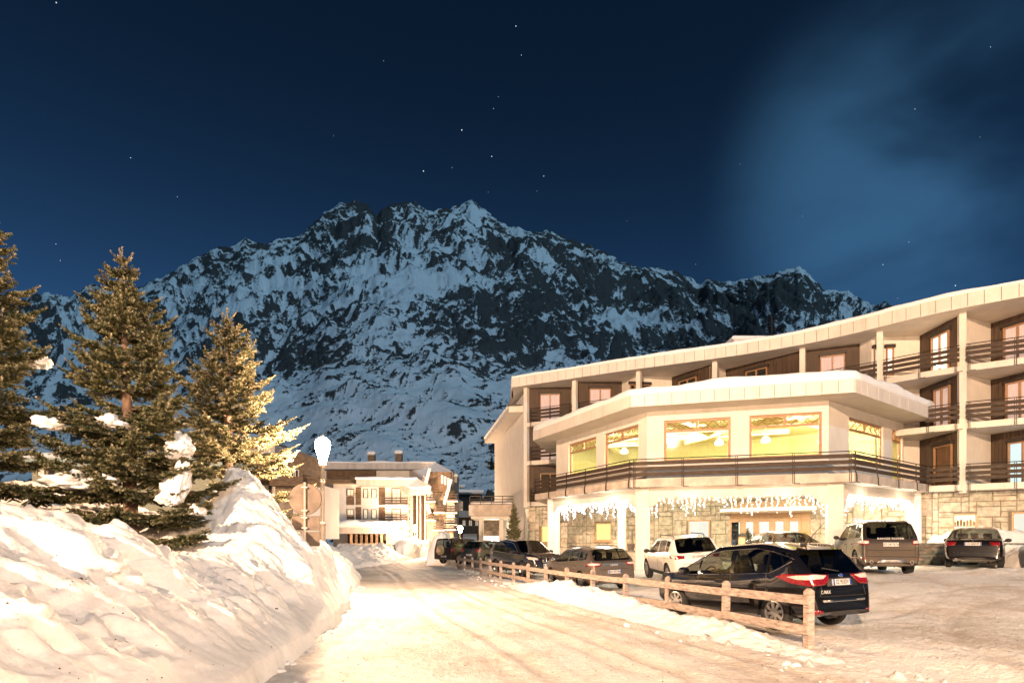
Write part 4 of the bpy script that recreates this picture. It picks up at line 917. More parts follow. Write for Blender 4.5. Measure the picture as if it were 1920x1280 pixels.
# right-hand wing with its small balconies
vb(775, 800, 905, 1035, Yv + 2, 8, 'side_wall', M_vbrown, apt); vb(800, 850, 884, 1035, Yv - 1.5, 8, 'wing', M_vstone, apt)
vb(806, 845, 884, 921, Yv - 2.2, 2, 'wing_upper', M_vbrown, apt)
for k in range(3): vwin(827 + k * 5.6, 831 + k * 5.6, 890 + k * 2.4, 906 + k * 2.4, Yv - 2.2, apt, M_vlit, M_vwhite, mull=0)
for px in (781, 787, 796): vb(px, px + 2.2, 912, 1025, Yv - .2, .4, 'white_post', M_vwhite, apt)
for k, (p0, p1, y) in enumerate(((798, 815, 926), (814, 833, 947), (834, 856, 947), (798, 815, 961), (834, 856, 970), (813, 832, 980), (832, 854, 979), (834, 857, 925))):
    yy_ = Yv - 3.2 - .3 * (k % 2); vrail(p0, p1, y, y + 13, yy_, apt); vb(p0 - 1, p1 + 1, y + 13, y + 15, yy_, 1.4, 'balcony_slab', M_vwhite, apt); vb(p0 + 4, p1 - 4, y - 6, y + 12, Yv - 2.0, .4, 'balcony_door', M_vdark if k % 2 else M_vlit, apt)
for a, b in (((846, 898), (833, 945)), ((806, 878), (799, 905)), ((801, 945), (806, 962))):
    m = MB(); m.bar(at(a[0], a[1], Yv - 3.4), at(b[0], b[1], Yv - 3.4), .34, .34); m.build('strut', M_vwhite, apt)
# snowed-in porch in front
vb(632, 742, 987, 1000, Yv - 6, 6, 'porch_roof', M_vfas, apt); slant((742, 987), Yv - 6, (762, 1000), Yv - 7, .8, 'porch_side_roof', M_vfas, apt, 3)
sl = [at(630, 987, Yv - 6), at(742, 985, Yv - 6), at(763, 998, Yv - 6.5)]; snow_slab('porch_snow', [(sl[0].x, sl[0].y), (sl[1].x, sl[1].y)], 5, sl[0].z - .05, .75, apt, 305, over=.2, lumps=.2)
vb(652, 724, 998, 1020, Yv - 4, .3, 'porch_back', M_vdark, apt); vb(640, 724, 1018, 1042, Yv - 6, .8, 'porch_wall', M_vstone, apt)
for k in range(7): vb(656 + k * 9.6, 660 + k * 9.6, 999, 1018, Yv - 5.9, .3, 'porch_post', M_vbrown if k % 6 else M_frl, apt)
vb(724, 740, 998, 1040, Yv - 6.2, 1.2, 'porch_pillar', M_vstone, apt)
chim = [at(697, 868, Yv + 5), at(748, 866, Yv + 5)]
for i_, c_ in enumerate(chim): MB().box((c_.x, c_.y, c_.z + .5), (.9, .9, 1.2)).build('chimney', M_vbrown, apt); MB().box((c_.x, c_.y, c_.z + 1.35), (1.2, 1.2, .5)).build('chimney_snow', M_rsnow, apt, bevel=.2)
# neighbour on the left, mostly behind the trees and the lamp
Yl = 52.0
lft_h = thing('chalet_block', 'brown chalet-style block with sloping snowy roof left of the street lamp', 'building', (at(520, 1000, Yl).x, Yl + 3, -.4))
slant((514, 838), Yl, (583, 866), Yl + 10, .55, 'roof', M_vfas, lft_h, 6); slant((514, 832), Yl, (584, 861), Yl + 10, .35, 'roof_snow', M_rsnow, lft_h, 5.6)
vb(420, 515, 834, 849, Yl, 4, 'left_roof', M_vfas, lft_h); sl = [at(418, 834, Yl), at(516, 834, Yl)]; snow_slab('left_roof_snow', [(sl[0].x, sl[0].y), (sl[1].x, sl[1].y)], 4, sl[0].z, .3, lft_h, 307, over=.15)
vb(436, 568, 848, 908, Yl + 1.5, 6, 'upper_wall', M_vbrown, lft_h)
for k in range(6): vwin(508 + k * 9, 515 + k * 9, 867 + k * 2.6, 884 + k * 2.6, Yl + 1.5, lft_h, M_vglass, M_vwhite, mull=0)
vb(505, 568, 893, 910, Yl + .6, .9, 'balcony_front', M_vbrown, lft_h); vb(480, 520, 890, 897, Yl + .2, 1.2, 'balcony_slab', M_vwhite, lft_h)
vb(440, 600, 908, 1010, Yl + 2, 6, 'lower_wall', M_vwhite, lft_h); vb(516, 548, 907, 966, Yl + 1.8, .3, 'stone_panel', M_vstone, lft_h)
vwin(502, 511, 903, 962, Yl + 1.9, lft_h, M_vdark, M_vwhite, mull=0); vwin(470, 484, 896, 920, Yl + 1.9, lft_h, M_vdark, M_vbrown, mull=0); vb(470, 502, 925, 960, Yl + 1.7, .4, 'stone_panel', M_vstone, lft_h)
vb(568, 600, 893, 912, Yl + 1.7, .4, 'board_panel', M_vbrown, lft_h)
# long low building seen between the trees
Yf = 46.0
low = thing('long_low_building', 'long low building with pale green fascia glimpsed between the fir trees', 'building', (at(240, 960, Yf).x, Yf + 3, -.3))
vb(60, 420, 872, 1015, Yf, 5, 'wall', mat('olive_wall', (.40, .38, .26), .8), low); vb(40, 430, 858, 874, Yf - .6, 6, 'fascia', mat('pale_green_fascia', (.42, .50, .44), .6, var=.08, stretch=(5, 1, .2)), low)
sl = [at(40, 858, Yf - .6), at(430, 858, Yf - .6)]; snow_slab('roof_snow', [(sl[0].x, sl[0].y), (sl[1].x, sl[1].y)], 5, sl[0].z, .4, low, 309, over=.12)
for k in range(18): vwin(70 + k * 19.5, 84 + k * 19.5, 877, 892, Yf, low, M_vglass if k % 3 else M_vlit, M_vbrown)
# stone house on the hillside
def hill_z(px, Y):
    x = (px - CX) / F * Y; h = HB.ray_cast(Vector((x, Y, 400)), Vector((0, 0, -1))); return h[0].z if h[0] else 0
Ys = 288.0; ca = at(862, 830, Ys); ca.z = hill_z(862, Ys + 4) + 1.2
sh = thing('stone_house', 'old stone house with snowy gable roof on the rocky hillside', 'house', (ca.x, Ys, ca.z - 3))
w, hh, dd = 7.0, 5.5, 9.0; x, y, z = ca.x, Ys, ca.z - 3.5
m = MB(); m.add([(x - w / 2, y, z), (x + w / 2, y, z), (x + w / 2, y, z + hh + 1.5), (x, y, z + hh + 4.2), (x - w / 2, y, z + hh + 1.5), (x - w / 2 + 3, y + dd, z), (x + w / 2 + 6, y + dd, z), (x + w / 2 + 6, y + dd, z + hh + 1.5), (x + 5, y + dd, z + hh + 4.2), (x - w / 2 + 4, y + dd, z + hh + 1.5)], [(0, 1, 2, 3, 4), (1, 6, 7, 2), (5, 0, 4, 9), (6, 5, 9, 8, 7)]); m.build('wall', M_vstone, sh)
for sg, tx in ((-1, 0), (1, 0)):
    e = w / 2 + .8; m = MB(); z1, z0 = z + hh + 4.5, z + hh + 1.1
    m.add([(x, y - .6, z1), (x + sg * e, y - .6, z0), (x + sg * e + 5, y + dd, z0), (x + 5, y + dd, z1), (x, y - .6, z1 + .6), (x + sg * e, y - .6, z0 + .6), (x + sg * e + 5, y + dd, z0 + .6), (x + 5, y + dd, z1 + .6)], [(0, 1, 2, 3), (7, 6, 5, 4), (0, 4, 5, 1), (1, 5, 6, 2)]); m.build('roof', M_rsnow, sh)
for dx in (-1.4, 1.4):
    for dz in (2.2, 5.2): MB().box((x + dx, y - .05, z + dz), (.9, .2, 1.2)).build('window', M_vdark, sh)
# low snow-covered shed roof at the foot of the cliff
q = at(880, 925, 120); sd_ = thing('shed', 'low dark shed with a flat snowy roof under the cliff', 'shed', (q.x, q.y, 0)); vb(848, 902, 924, 985, 120, 6, 'wall', M_vdark, sd_); vb(846, 907, 917, 925, 119, 8, 'roof_snow', M_rsnow, sd_, .3); vb(858, 873, 908, 913, 119, 3, 'upper_snow', M_rsnow, sd_, .3)
# house at the road's end, right of the apartments
Yr_ = 96.0
rh = thing('road_end_house', 'brown house at the end of the road behind the parked off-roaders', 'house', (at(880, 1020, Yr_).x, Yr_ + 4, -.6))
vb(858, 1000, 968, 1040, Yr_, 8, 'wall', M_vbrown, rh); vb(855, 905, 957, 969, Yr_ - 1, 8, 'fascia', M_vfas, rh); vb(850, 910, 936, 958, Yr_ + 2, 6, 'upper_wall', M_vdark, rh)
for k in range(3): vwin(866 + k * 12, 874 + k * 12, 974, 986, Yr_, rh, M_vlit, M_vbrown)
vrail(862, 904, 988, 998, Yr_ - 1, rh); vb(868, 894, 1000, 1022, Yr_ - .3, .3, 'garage_door', M_vwhite, rh)
slant((843, 926), 84, (868, 940), 80, 1.2, 'gable_roof', M_vfas, rh, 3)

# ---------------------------------------------------------------- terrace pavilion at the hotel's left end
Yp = 49.0
pav = thing('terrace_pavilion', 'white columned pavilion with railed roof terrace at the hotel end', 'pavilion', (at(930, 1030, Yp).x, Yp + 2, 0.3))
vb(879, 986, 946, 966, Yp, 7, 'terrace_fascia', M_conc, pav); vb(883, 986, 966, 972, Yp + .3, 6, 'terrace_soffit', M_white, pav)
for px in (898, 936, 973): vb(px, px + 8, 970, 1042, Yp + .5, .45, 'column', M_white, pav)
vb(900, 990, 972, 1045, Yp + 6, .2, 'back_wall', M_vstone, pav); vb(906, 937, 1004, 1030, Yp + 3, .2, 'display_window', M_cream, pav)
rl = vb(880, 986, 929, 930.4, Yp + .2, .05, 'terrace_railing', M_iron, pav)
for yv_ in (935, 940.5): vb(880, 986, yv_, yv_ + 1.1, Yp + .2, .05, 'rail_bar', M_rail, rl)
for k in range(6): vb(880 + k * 20.6, 881.3 + k * 20.6, 929, 946, Yp + .2, .05, 'railing_post', M_iron, rl)
vb(882, 986, 939, 946, Yp + 1, 5, 'terrace_snow', M_rsnow, pav, .1)
point('pavilion_light', (at(925, 985, Yp + 2) - wloc(pav)), 120, (1, .85, .6), .2, pav)
# ================================================================== cars
M_tyre = mat('tyre_rubber', (0.02, 0.019, 0.018), 0.85, var=.3, scale=20)
M_rim = mat('alloy_rim', (0.42, 0.41, 0.40), 0.35, 0.8, var=.2, scale=6)
M_blackp = mat('black_plastic', (0.018, 0.017, 0.016), 0.6, var=.2)
M_well = mat('wheel_well_dark', (0.01, 0.01, 0.01), 0.95)
M_chrome = mat('chrome_trim', (0.75, 0.72, 0.68), 0.15, 1.0, var=.03)
M_cglass = glass_mat('car_glass', (0.42, 0.44, 0.40), 1.6)
M_dglass = glass_mat('tinted_car_glass', (0.10, 0.10, 0.09), 1.4)
M_seat = mat('grey_seat_cloth', (0.035, 0.033, 0.032), 0.9)
M_red = mat('red_lamp_lens', (0.22, 0.008, 0.012), 0.15, var=.35, scale=40, coat=0.8, emit=(.8, .03, .03), estr=0.04)
M_clear = mat('clear_lamp_lens', (0.72, 0.55, 0.50), 0.12, var=.2, scale=40, coat=0.8)
M_plate = mat('white_number_plate', (0.55, 0.54, 0.52), 0.5, var=.03); M_blue = mat('blue_plate_band', (0.02, 0.06, 0.35), 0.4); M_ink = mat('plate_ink', (0.015, 0.015, 0.015), 0.5)
def paint(name, c, metal=0.25, rough=0.22, dirt=0.35, dcol=(0.30, 0.24, 0.18)):
    """clear-coated paint with salt grime that thickens low on the body"""
    m, n, l, b = new_mat(name)
    t = n.new('ShaderNodeTexCoord'); s = n.new('ShaderNodeSeparateXYZ'); l.new(t.outputs['Object'], s.inputs[0])
    nz = n.new('ShaderNodeTexNoise'); nz.inputs['Scale'].default_value = 5; nz.inputs['Detail'].default_value = 8; nz.inputs['Roughness'].default_value = .7; l.new(t.outputs['Object'], nz.inputs['Vector'])
    mr = n.new('ShaderNodeMapRange'); mr.inputs[1].default_value = 1.05; mr.inputs[2].default_value = 0.25; mr.inputs[3].default_value = 0.12; mr.inputs[4].default_value = 1.0; l.new(s.outputs[2], mr.inputs[0])
    k = n.new('ShaderNodeMath'); k.operation = 'MULTIPLY'; l.new(mr.outputs[0], k.inputs[0]); l.new(nz.outputs['Fac'], k.inputs[1])
    k2 = n.new('ShaderNodeMath'); k2.operation = 'MULTIPLY'; k2.use_clamp = True; l.new(k.outputs[0], k2.inputs[0]); k2.inputs[1].default_value = dirt * 2
    mx = n.new('ShaderNodeMix'); mx.data_type = 'RGBA'; mx.inputs[6].default_value = (*c, 1); mx.inputs[7].default_value = (*dcol, 1); l.new(k2.outputs[0], mx.inputs[0]); l.new(mx.outputs[2], b.inputs['Base Color'])
    ra = n.new('ShaderNodeMath'); ra.operation = 'MULTIPLY_ADD'; l.new(k2.outputs[0], ra.inputs[0]); ra.inputs[1].default_value = .5; ra.inputs[2].default_value = rough; l.new(ra.outputs[0], b.inputs['Roughness'])
    b.inputs['Metallic'].default_value = metal
    ct = n.new('ShaderNodeMath'); ct.operation = 'MULTIPLY_ADD'; l.new(k2.outputs[0], ct.inputs[0]); ct.inputs[1].default_value = -.9; ct.inputs[2].default_value = .9; ct.use_clamp = True; l.new(ct.outputs[0], b.inputs['Coat Weight']); b.inputs['Coat Roughness'].default_value = .04
    return m
def evaluated_mesh(o):
    bpy.context.view_layer.update(); return bpy.data.meshes.new_from_object(o.evaluated_get(bpy.context.evaluated_depsgraph_get()))
_txt = {}
def text_geo(s, bold=0.0):
    if (s, bold) in _txt: return _txt[s, bold]
    cu = bpy.data.curves.new('t', 'FONT'); cu.body = s; cu.align_x = 'CENTER'; cu.align_y = 'CENTER'; cu.size = 1.0; cu.offset = bold; cu.resolution_u = 3
    o = bpy.data.objects.new('t', cu); C.objects.link(o); me = evaluated_mesh(o)
    g = ([tuple(v.co) for v in me.vertices], [tuple(p.vertices) for p in me.polygons]); bpy.data.objects.remove(o); bpy.data.meshes.remove(me); bpy.data.curves.remove(cu); _txt[s, bold] = g; return g
def text_obj(name, s, M_, size, parent, matl, sx=1.0, bold=0.0):
    vs, fs = text_geo(s, bold); return mkobj(name, [M_ @ Vector((v[0] * size * sx, v[1] * size, 0)) for v in vs], fs, matl, parent, world=False)
class Car:
    def __init__(s, label, loc, phi, spec, pm, glass=M_cglass, roll=0.0, pitch=0.0, cat='car', name='parked_car'):
        s.sp = spec; s.pm = pm; s.glass = glass
        s.root = thing(name, label, cat, loc, (0, 0, 0), 'cars parked by the hotel')
        s.root.rotation_mode = 'XYZ'
        s.root.scale = spec.get('scale', (1.0, .965, 1.06))
        Mr = Matrix.Rotation(R(90) + phi, 4, 'Z') @ Matrix.Rotation(pitch, 4, 'Y') @ Matrix.Rotation(roll, 4, 'X'); s.root.rotation_euler = Mr.to_euler()
        s.body(); s.wheels(); s.interior()
    def body(s):
        sp = s.sp; Lh, Wh, H = sp['L'] / 2, sp['W'] / 2, sp['H']
        tp = sp['top']; bp = sp['belt']; wp = sp['plan']; zp = sp['bottom']
        f = lambda pts, x: float(np.interp(x, [p[0] for p in pts], [p[1] for p in pts]))
        s.T = lambda x: f(tp, x); s.B = lambda x: f(bp, x); s.Wd = lambda x: f(wp, x) * Wh
        xs = {p[0] for p in tp} | {p[0] for p in wp if abs(p[0]) <= Lh}
        for a, b in sp['sides']: xs |= {a, b, a + .05, b - .05}
        for a, b in (sp['ws'], sp['rg']): xs |= {a + .06, b - .06, a - .035, b + .035}
        keys = sorted(xs); xs = {keys[0]}
        for x in keys[1:]:
            if x - max(xs) > .012: xs.add(x)
        xs = sorted(xs); out = [xs[0]]
        for x in xs[1:]:
            if x - out[-1] > 0.45: out.append((x + out[-1]) / 2)
            out.append(x)
        xs = out
        Bm = s.B(0.0); full = H - Bm; rings = []
        for x in xs:
            T = s.T(x); w = s.Wd(x); zb = min(f(zp, x), T - .08); Bx = min(s.B(x), T - .03); k = min(max((T - Bx) / full, 0), 1)
            wr = w * (.955 - sp.get('tum', .20) * k); ez = T - (.025 + .05 * k)
            h = Bx - zb
            P = [(0, zb), (.78 * w, zb), (.955 * w, zb + min(.07, h * .2)), (w, zb + .42 * h), (.992 * w, zb + .80 * h), (.955 * w, Bx)]
            P += [(.955 * w + (wr - .955 * w) * q + .014 * k * math.sin(3.14 * q), Bx + (ez - Bx) * q) for q in (.10, .45, .80, .88)]
            P += [(wr, ez), (wr * .87, ez + (T - ez) * .6), (wr * .48, ez + (T - ez) * .93), (0, T)]
            rings.append([(x, y, z) for y, z in P] + [(x, -y, z) for y, z in P[-2:0:-1]])
        n = len(rings[0]); V = [v for r in rings for v in r]; sets = {'body': []}
        def top_tag(a, b):
            m = (a + b) / 2
            for nm, (p, q) in (('windscreen', sp['ws']), ('rear_window', sp['rg'])):
                if p - 1e-6 <= m <= q + 1e-6: return nm
        def side_tag(a, b):
            m = (a + b) / 2
            for i, (p, q) in enumerate(sp['sides']):
                if p < m < q: return i
        for i in range(len(xs) - 1):
            tt, st = top_tag(xs[i], xs[i + 1]), side_tag(xs[i], xs[i + 1])
            for j in range(n):
                j2 = (j + 1) % n; face = (i * n + j, i * n + j2, (i + 1) * n + j2, (i + 1) * n + j); jj = j if j < 13 else 25 - j
                key = 'body'
                if jj in (11, 12) and tt: key = tt
                elif jj in (5, 6, 7, 8) and st is not None: key = 'side%d%s' % (st, 'L' if j < 13 else 'R')
                sets.setdefault(key, []).append(face)
        for i, rev in ((0, False), (len(xs) - 1, True)):
            for j in range(13):
                a, b_, c, d = i * n + j, i * n + j + 1, i * n + (n - j - 1) % n, i * n + (n - j) % n
                fc = [a, b_, c, d]; fc = list(dict.fromkeys(fc)); sets['body'].append(tuple(fc[::-1] if rev else fc) if len(fc) > 2 else None)
        sets['body'] = [q for q in sets['body'] if q]
        s.parts = {}; s.V = V; s.n = n; s.xs = xs; s.rings = rings
        for key, fs in sets.items():
            used = sorted({i for q in fs for i in q}); mp = {a: k for k, a in enumerate(used)}
            nm = 'body' if key == 'body' else ('side_window' if key.startswith('side') else key)
            gm = s.pm if key == 'body' else (sp.get('rgmat', s.glass) if key == 'rear_window' else sp.get('sidemat', {}).get(key[:5], s.glass))
            o = mkobj(nm, [V[a] for a in used], [tuple(mp[a] for a in q) for q in fs], gm, s.root, smooth=True, world=False)
            md = o.modifiers.new('sub', 'SUBSURF'); md.levels = md.render_levels = 2; s.parts[key] = o
        bo = s.parts['body']; me = evaluated_mesh(bo)
        s.bvh = BVHTree.FromPolygons([v.co.copy() for v in me.vertices], [tuple(p.vertices) for p in me.polygons])
        bo.modifiers.clear()
        bm = bmesh.new(); bm.from_mesh(me); rw = sp['wheel']; Ra = rw + sp.get('arch', .055)
        bmesh.ops.triangulate(bm, faces=[f_ for f_ in bm.faces if abs(f_.calc_center_median().y) > Wh * .6 and f_.calc_center_median().z < Ra * 2.3])
        for xw in sp['axles']:
            dl = [f_ for f_ in bm.faces if math.hypot(f_.calc_center_median().x - xw, f_.calc_center_median().z - rw) < Ra and abs(f_.calc_center_median().y) > Wh * .55]
            bmesh.ops.delete(bm, geom=dl, context='FACES')
            for v in bm.verts:
                if v.is_boundary and abs(v.co.y) > Wh * .5:
                    dx, dz = v.co.x - xw, v.co.z - rw; dd = math.hypot(dx, dz)
                    if 0.6 * Ra < dd < Ra * 1.22 and dd > 1e-5 and v.co.z > rw * .35: v.co.x, v.co.z = xw + dx / dd * Ra, rw + dz / dd * Ra
        bm.to_mesh(me); bm.free(); me.materials.clear(); me.materials.append(s.pm); me.shade_smooth(); bo.data = me
        for xw in sp['axles']:
            for sg in (1, -1):
                m = MB(); nA = 18; vs = []
                for y in (Wh * .52 * sg, Wh * .965 * sg):
                    for k in range(nA + 1): a = R(-12) + R(204) * k / nA; vs.append((xw + Ra * math.cos(a), y, rw + Ra * math.sin(a)))
                fs = [(k, k + 1, k + nA + 2, k + nA + 1) for k in range(nA)] + [tuple(range(nA + 1))]
                m.add(vs, fs); m.build('wheel_well', M_well, s.root, world=False)
    def wheels(s):
        sp = s.sp; rw, Wh = sp['wheel'], sp['W'] / 2; wt = sp.get('tw', .21); ns = sp.get('spokes', 5)
        rr = rw * .66
        tyre = [(rr, -wt / 2 + .02), (rr + .02, -wt / 2), (rw - .03, -wt / 2 + .01), (rw, -wt / 2 + .04), (rw, wt / 2 - .04), (rw - .03, wt / 2 - .01), (rr + .02, wt / 2), (rr, wt / 2 - .02), (rr - .01, 0), (rr, -wt / 2 + .02)]
        tm = MB().lathe(tyre, n=28, axis='y'); rm = MB().lathe([(rr, wt / 2 - .015), (rr - .02, wt / 2 - .01), (rr - .045, wt / 2 - .05), (rr - .04, -.05), (rr, -.05)], n=28, axis='y')
        rm.lathe([(.0, wt / 2 - .03), (.05, wt / 2 - .03), (.065, wt / 2 - .05), (.065, .02)], n=14, axis='y')
        for k in range(ns):
            for dd in sp.get('twin', (-.12, .12)):
                a = 2 * math.pi * k / ns; b = a + dd
                p0 = (.05 * math.cos(a + dd * 2), wt / 2 - .045, .05 * math.sin(a + dd * 2)); p1 = ((rr - .03) * math.cos(b), wt / 2 - .04, (rr - .03) * math.sin(b)); rm.bar(p0, p1, .035, .03, up=(0, 1, 0))
        rm.lathe([(0, .0), (rr - .03, .0)], n=20, axis='y') if False else None
        disc = MB().lathe([(0, .015), (rr * .72, .015), (rr * .72, 0.0)], n=20, axis='y')
        t0 = tm.build('wheel', M_tyre, None, smooth=True, world=False); r0 = rm.build('rim', sp.get('rimmat', M_rim), None, smooth=False, world=False); d0_ = disc.build('brake_disc', M_blackp, None, world=False)
        first = True
        for xw in sp['axles']:
            for sg in (1, -1):
                if first: t, r_, d_ = t0, r0, d0_; first = False
                else:
                    t, r_, d_ = t0.copy(), r0.copy(), d0_.copy()
                    for q in (t, r_, d_): C.objects.link(q)
                t.parent = s.root; t.location = (xw, sg * (Wh * .985 - wt / 2), rw); t.rotation_euler = (0, random.uniform(0, 6), 0) if sg > 0 else (0, random.uniform(0, 6), math.pi)
                r_.parent = t; d_.parent = t
    def interior(s):
        sp = s.sp; Wh = sp['W'] / 2; zs = sp.get('seatz', .58); x0 = sp['seatx']
        def seat(x, y, w):
            m = MB(); m.box((x + .02, y, zs - .08), (.50, w, .18)); m.box((x - .27, y, zs + .24), (.16, w * .94, .62), M_=Matrix.Rotation(R(-12), 3, 'Y'))
            for k in ([0] if w < .7 else [-.42, 0, .42]): m.box((x - .36, y + k, zs + .64), (.10, .25, .20), M_=Matrix.Rotation(R(-8), 3, 'Y'))
            o = m.build('seat', M_seat, s.root, world=False); md = o.modifiers.new('b', 'BEVEL'); md.width = .05; md.segments = 2
        seat(x0, .37, .48); seat(x0, -.37, .48); seat(x0 - .82, 0, 1.22)
        xc = sp['ws'][1]; m = MB(); m.box((xc - .30, 0, s.B(xc) - .16), (.42, Wh * 1.6, .22)); m.build('dashboard', M_blackp, s.root, world=False)
        st = MB(); c = Vector((xc - .55, .37, s.B(xc) + .0)); q = Matrix.Rotation(R(-25), 3, 'Y')
        st.tube([c + q @ Vector((0, .18 * math.cos(a), .18 * math.sin(a))) for a in np.linspace(0, 2 * math.pi, 17)], .016, 5); st.bar(c + q @ Vector((0, -.17, 0)), c + q @ Vector((0, .17, 0)), .03, .04)
        st.build('steering_wheel', M_blackp, s.root, world=False)
        fl = MB().box((0, 0, .34), (sp['L'] * .66, Wh * 1.55, .04)); fl.build('floor_pan', M_blackp, s.root, world=False)
    # -- things laid on the body surface
    def hit(s, h, z, az):
        v = Vector((math.cos(R(az)), math.sin(R(az)), 0)); hv = Vector((-v.y, v.x, 0)); o = hv * h + v * 4; o.z = z
        r = s.bvh.ray_cast(o, -v); return r
    def decal(s, poly, az, matl, name, off=.007, cuts=2, parent=None):
        bm = bmesh.new(); vs = [bm.verts.new((h, z, 0)) for h, z in poly]; bm.faces.new(vs); bmesh.ops.triangulate(bm, faces=bm.faces[:])
        for _ in range(cuts): bmesh.ops.subdivide_edges(bm, edges=bm.edges[:], cuts=1, use_grid_fill=True)
        last = None
        for v in bm.verts:
            r = s.hit(v.co.x, v.co.y, az)
            kq = 1.0
            while r[0] is None and kq > .5: kq -= .02; r = s.hit(v.co.x * kq, v.co.y, az)
            if r[0] is None: v.co = last if last else Vector((0, 0, -5)); v.tag = True
            else: v.co = r[0] + r[1] * off; last = v.co.copy(); v.tag = False
        bad = [v for v in bm.verts if v.tag]; bmesh.ops.delete(bm, geom=bad, context='VERTS')
        bm.normal_update(); me = bpy.data.meshes.new(name); bm.to_mesh(me); bm.free(); me.materials.append(matl); me.shade_smooth()
        o = bpy.data.objects.new(name, me); C.objects.link(o); o.parent = parent or s.root
        md = o.modifiers.new('thick', 'SOLIDIFY'); md.thickness = .012; md.offset = -.6
        return o
    def seam(s, pts, az, name='panel_seam', r=.006, matl=None, off=0.0, parent=None):
        P = []
        for (h0, z0), (h1, z1) in zip(pts, pts[1:]):
            for k in range(6):
                q = s.hit(h0 + (h1 - h0) * k / 6, z0 + (z1 - z0) * k / 6, az)
                if q[0]: P.append(q[0] + q[1] * off)
        q = s.hit(*pts[-1], az)
        if q[0]: P.append(q[0] + q[1] * off)
        if len(P) > 1: return MB().tube(P, r, 5).build(name, matl or M_blackp, parent or s.root, world=False)
    def frame_at(s, h, z, az, tilt=None):
        q = s.hit(h, z, az); nrm = q[1].normalized(); nrm = nrm if tilt is None else Vector((nrm.x, nrm.y, tilt)).normalized(); up = (Vector((0, 0, 1)) - nrm * nrm.z).normalized(); rt = up.cross(nrm)
        return Matrix(((rt.x, up.x, nrm.x, q[0].x), (rt.y, up.y, nrm.y, q[0].y), (rt.z, up.z, nrm.z, q[0].z), (0, 0, 0, 1)))
    def plate(s, text, h, z, az=180, w=.52, ht=.11, band=True, tilt=None):
        Mf = s.frame_at(h, z, az, tilt); vs = [Mf @ Vector((x * w / 2, y * ht / 2, zz)) for zz in (.004, .03) for x, y in ((-1, -1), (1, -1), (1, 1), (-1, 1))]
        o = mkobj('number_plate', vs, [(3, 2, 1, 0), (4, 5, 6, 7), (0, 1, 5, 4), (1, 2, 6, 5), (2, 3, 7, 6), (3, 0, 4, 7)], M_plate, s.root, world=False)
        if band:
            for sx in (-1, 1): c = sx * (w / 2 - .022); mkobj('plate_band', [Mf @ Vector((c + a * .021, b * ht * .48, .032)) for a, b in ((-1, -1), (1, -1), (1, 1), (-1, 1))], [(0, 1, 2, 3)], M_blue, o, world=False)
        text_obj('plate_lettering', text, Mf @ Matrix.Translation((0, 0, .034)), ht * .98, o, M_ink, sx=.80, bold=.012)
        return o
    def mirror(s, x, z, side=1, matl=None):
        y = s.Wd(x) * .97; m = MB(); c = Vector((x, side * (y + .13), z))
        prof = []
        for k, (dx, sc) in enumerate(((.10, .45), (.06, .9), (0, 1), (-.07, .95), (-.09, .8))):
            for a in range(10): t = 2 * math.pi * a / 10; prof.append((c.x + dx, c.y + .115 * sc * math.cos(t), c.z + .075 * sc * math.sin(t)))
        fs = [(k * 10 + a, k * 10 + (a + 1) % 10, (k + 1) * 10 + (a + 1) % 10, (k + 1) * 10 + a) for k in range(4) for a in range(10)] + [tuple(range(9, -1, -1)), tuple(40 + a for a in range(10))]
        m.add(prof, fs); o = m.build('door_mirror', matl or s.pm, s.root, smooth=True, world=False)
        m = MB().bar((x, side * (y - .05), z - .05), (x, side * (y + .06), z - .03), .06, .05); m.build('mirror_arm', M_blackp, o, world=False)
    def handle(s, x, z, side=1, matl=None):
        az = 90 * side; h = -x * side
        q0, q1 = s.hit(h - .09, z, az), s.hit(h + .09, z, az)
        if q0[0] and q1[0]: MB().tube([q0[0] - q0[1] * .005, q0[0] + q0[1] * .035, q1[0] + q1[1] * .035, q1[0] - q1[1] * .005], .013, 6).build('door_handle', matl or s.pm, s.root, world=False)
    def side_seams(s, xs, zlo=.32, side=1):
        for x in xs: s.seam([(-x * side, zlo), (-x * side, s.B(x) - .01)], 90 * side, 'door_seam')
def hatch_top(L, H, xc, zc, xf, xr, zr, xg, zg, nose=.86, tail=.78, zn=None, deck=None):
    h = L / 2
    t = [(-h, .40), (-h + .025, .55), (-h + .05, tail)]
    if deck: t += deck
    t += [(xg, zg), (xr, zr), ((xr + xf) / 2 - .1, H), (xf, H - .065), (xc, zc), ((xc + h) / 2 + .1, (zc + nose) / 2 + .05), (h - .28, nose), (h - .10, nose - .13), (h - .03, .55), (h, .38)]
    return t
def plan(L): h = L / 2; return [(-h, .78), (-h + .05, .885), (-h + .22, .955), (-h + .6, .99), (-.5, 1), (.7, 1), (h - .75, .975), (h - .35, .90), (h - .10, .77), (h - .03, .66), (h, .56)]
def bott(L, z=.20): h = L / 2; return [(-h, .32), (-h + .3, .27), (-h + .8, z), (h - .8, z), (h - .2, .24), (h, .30)]

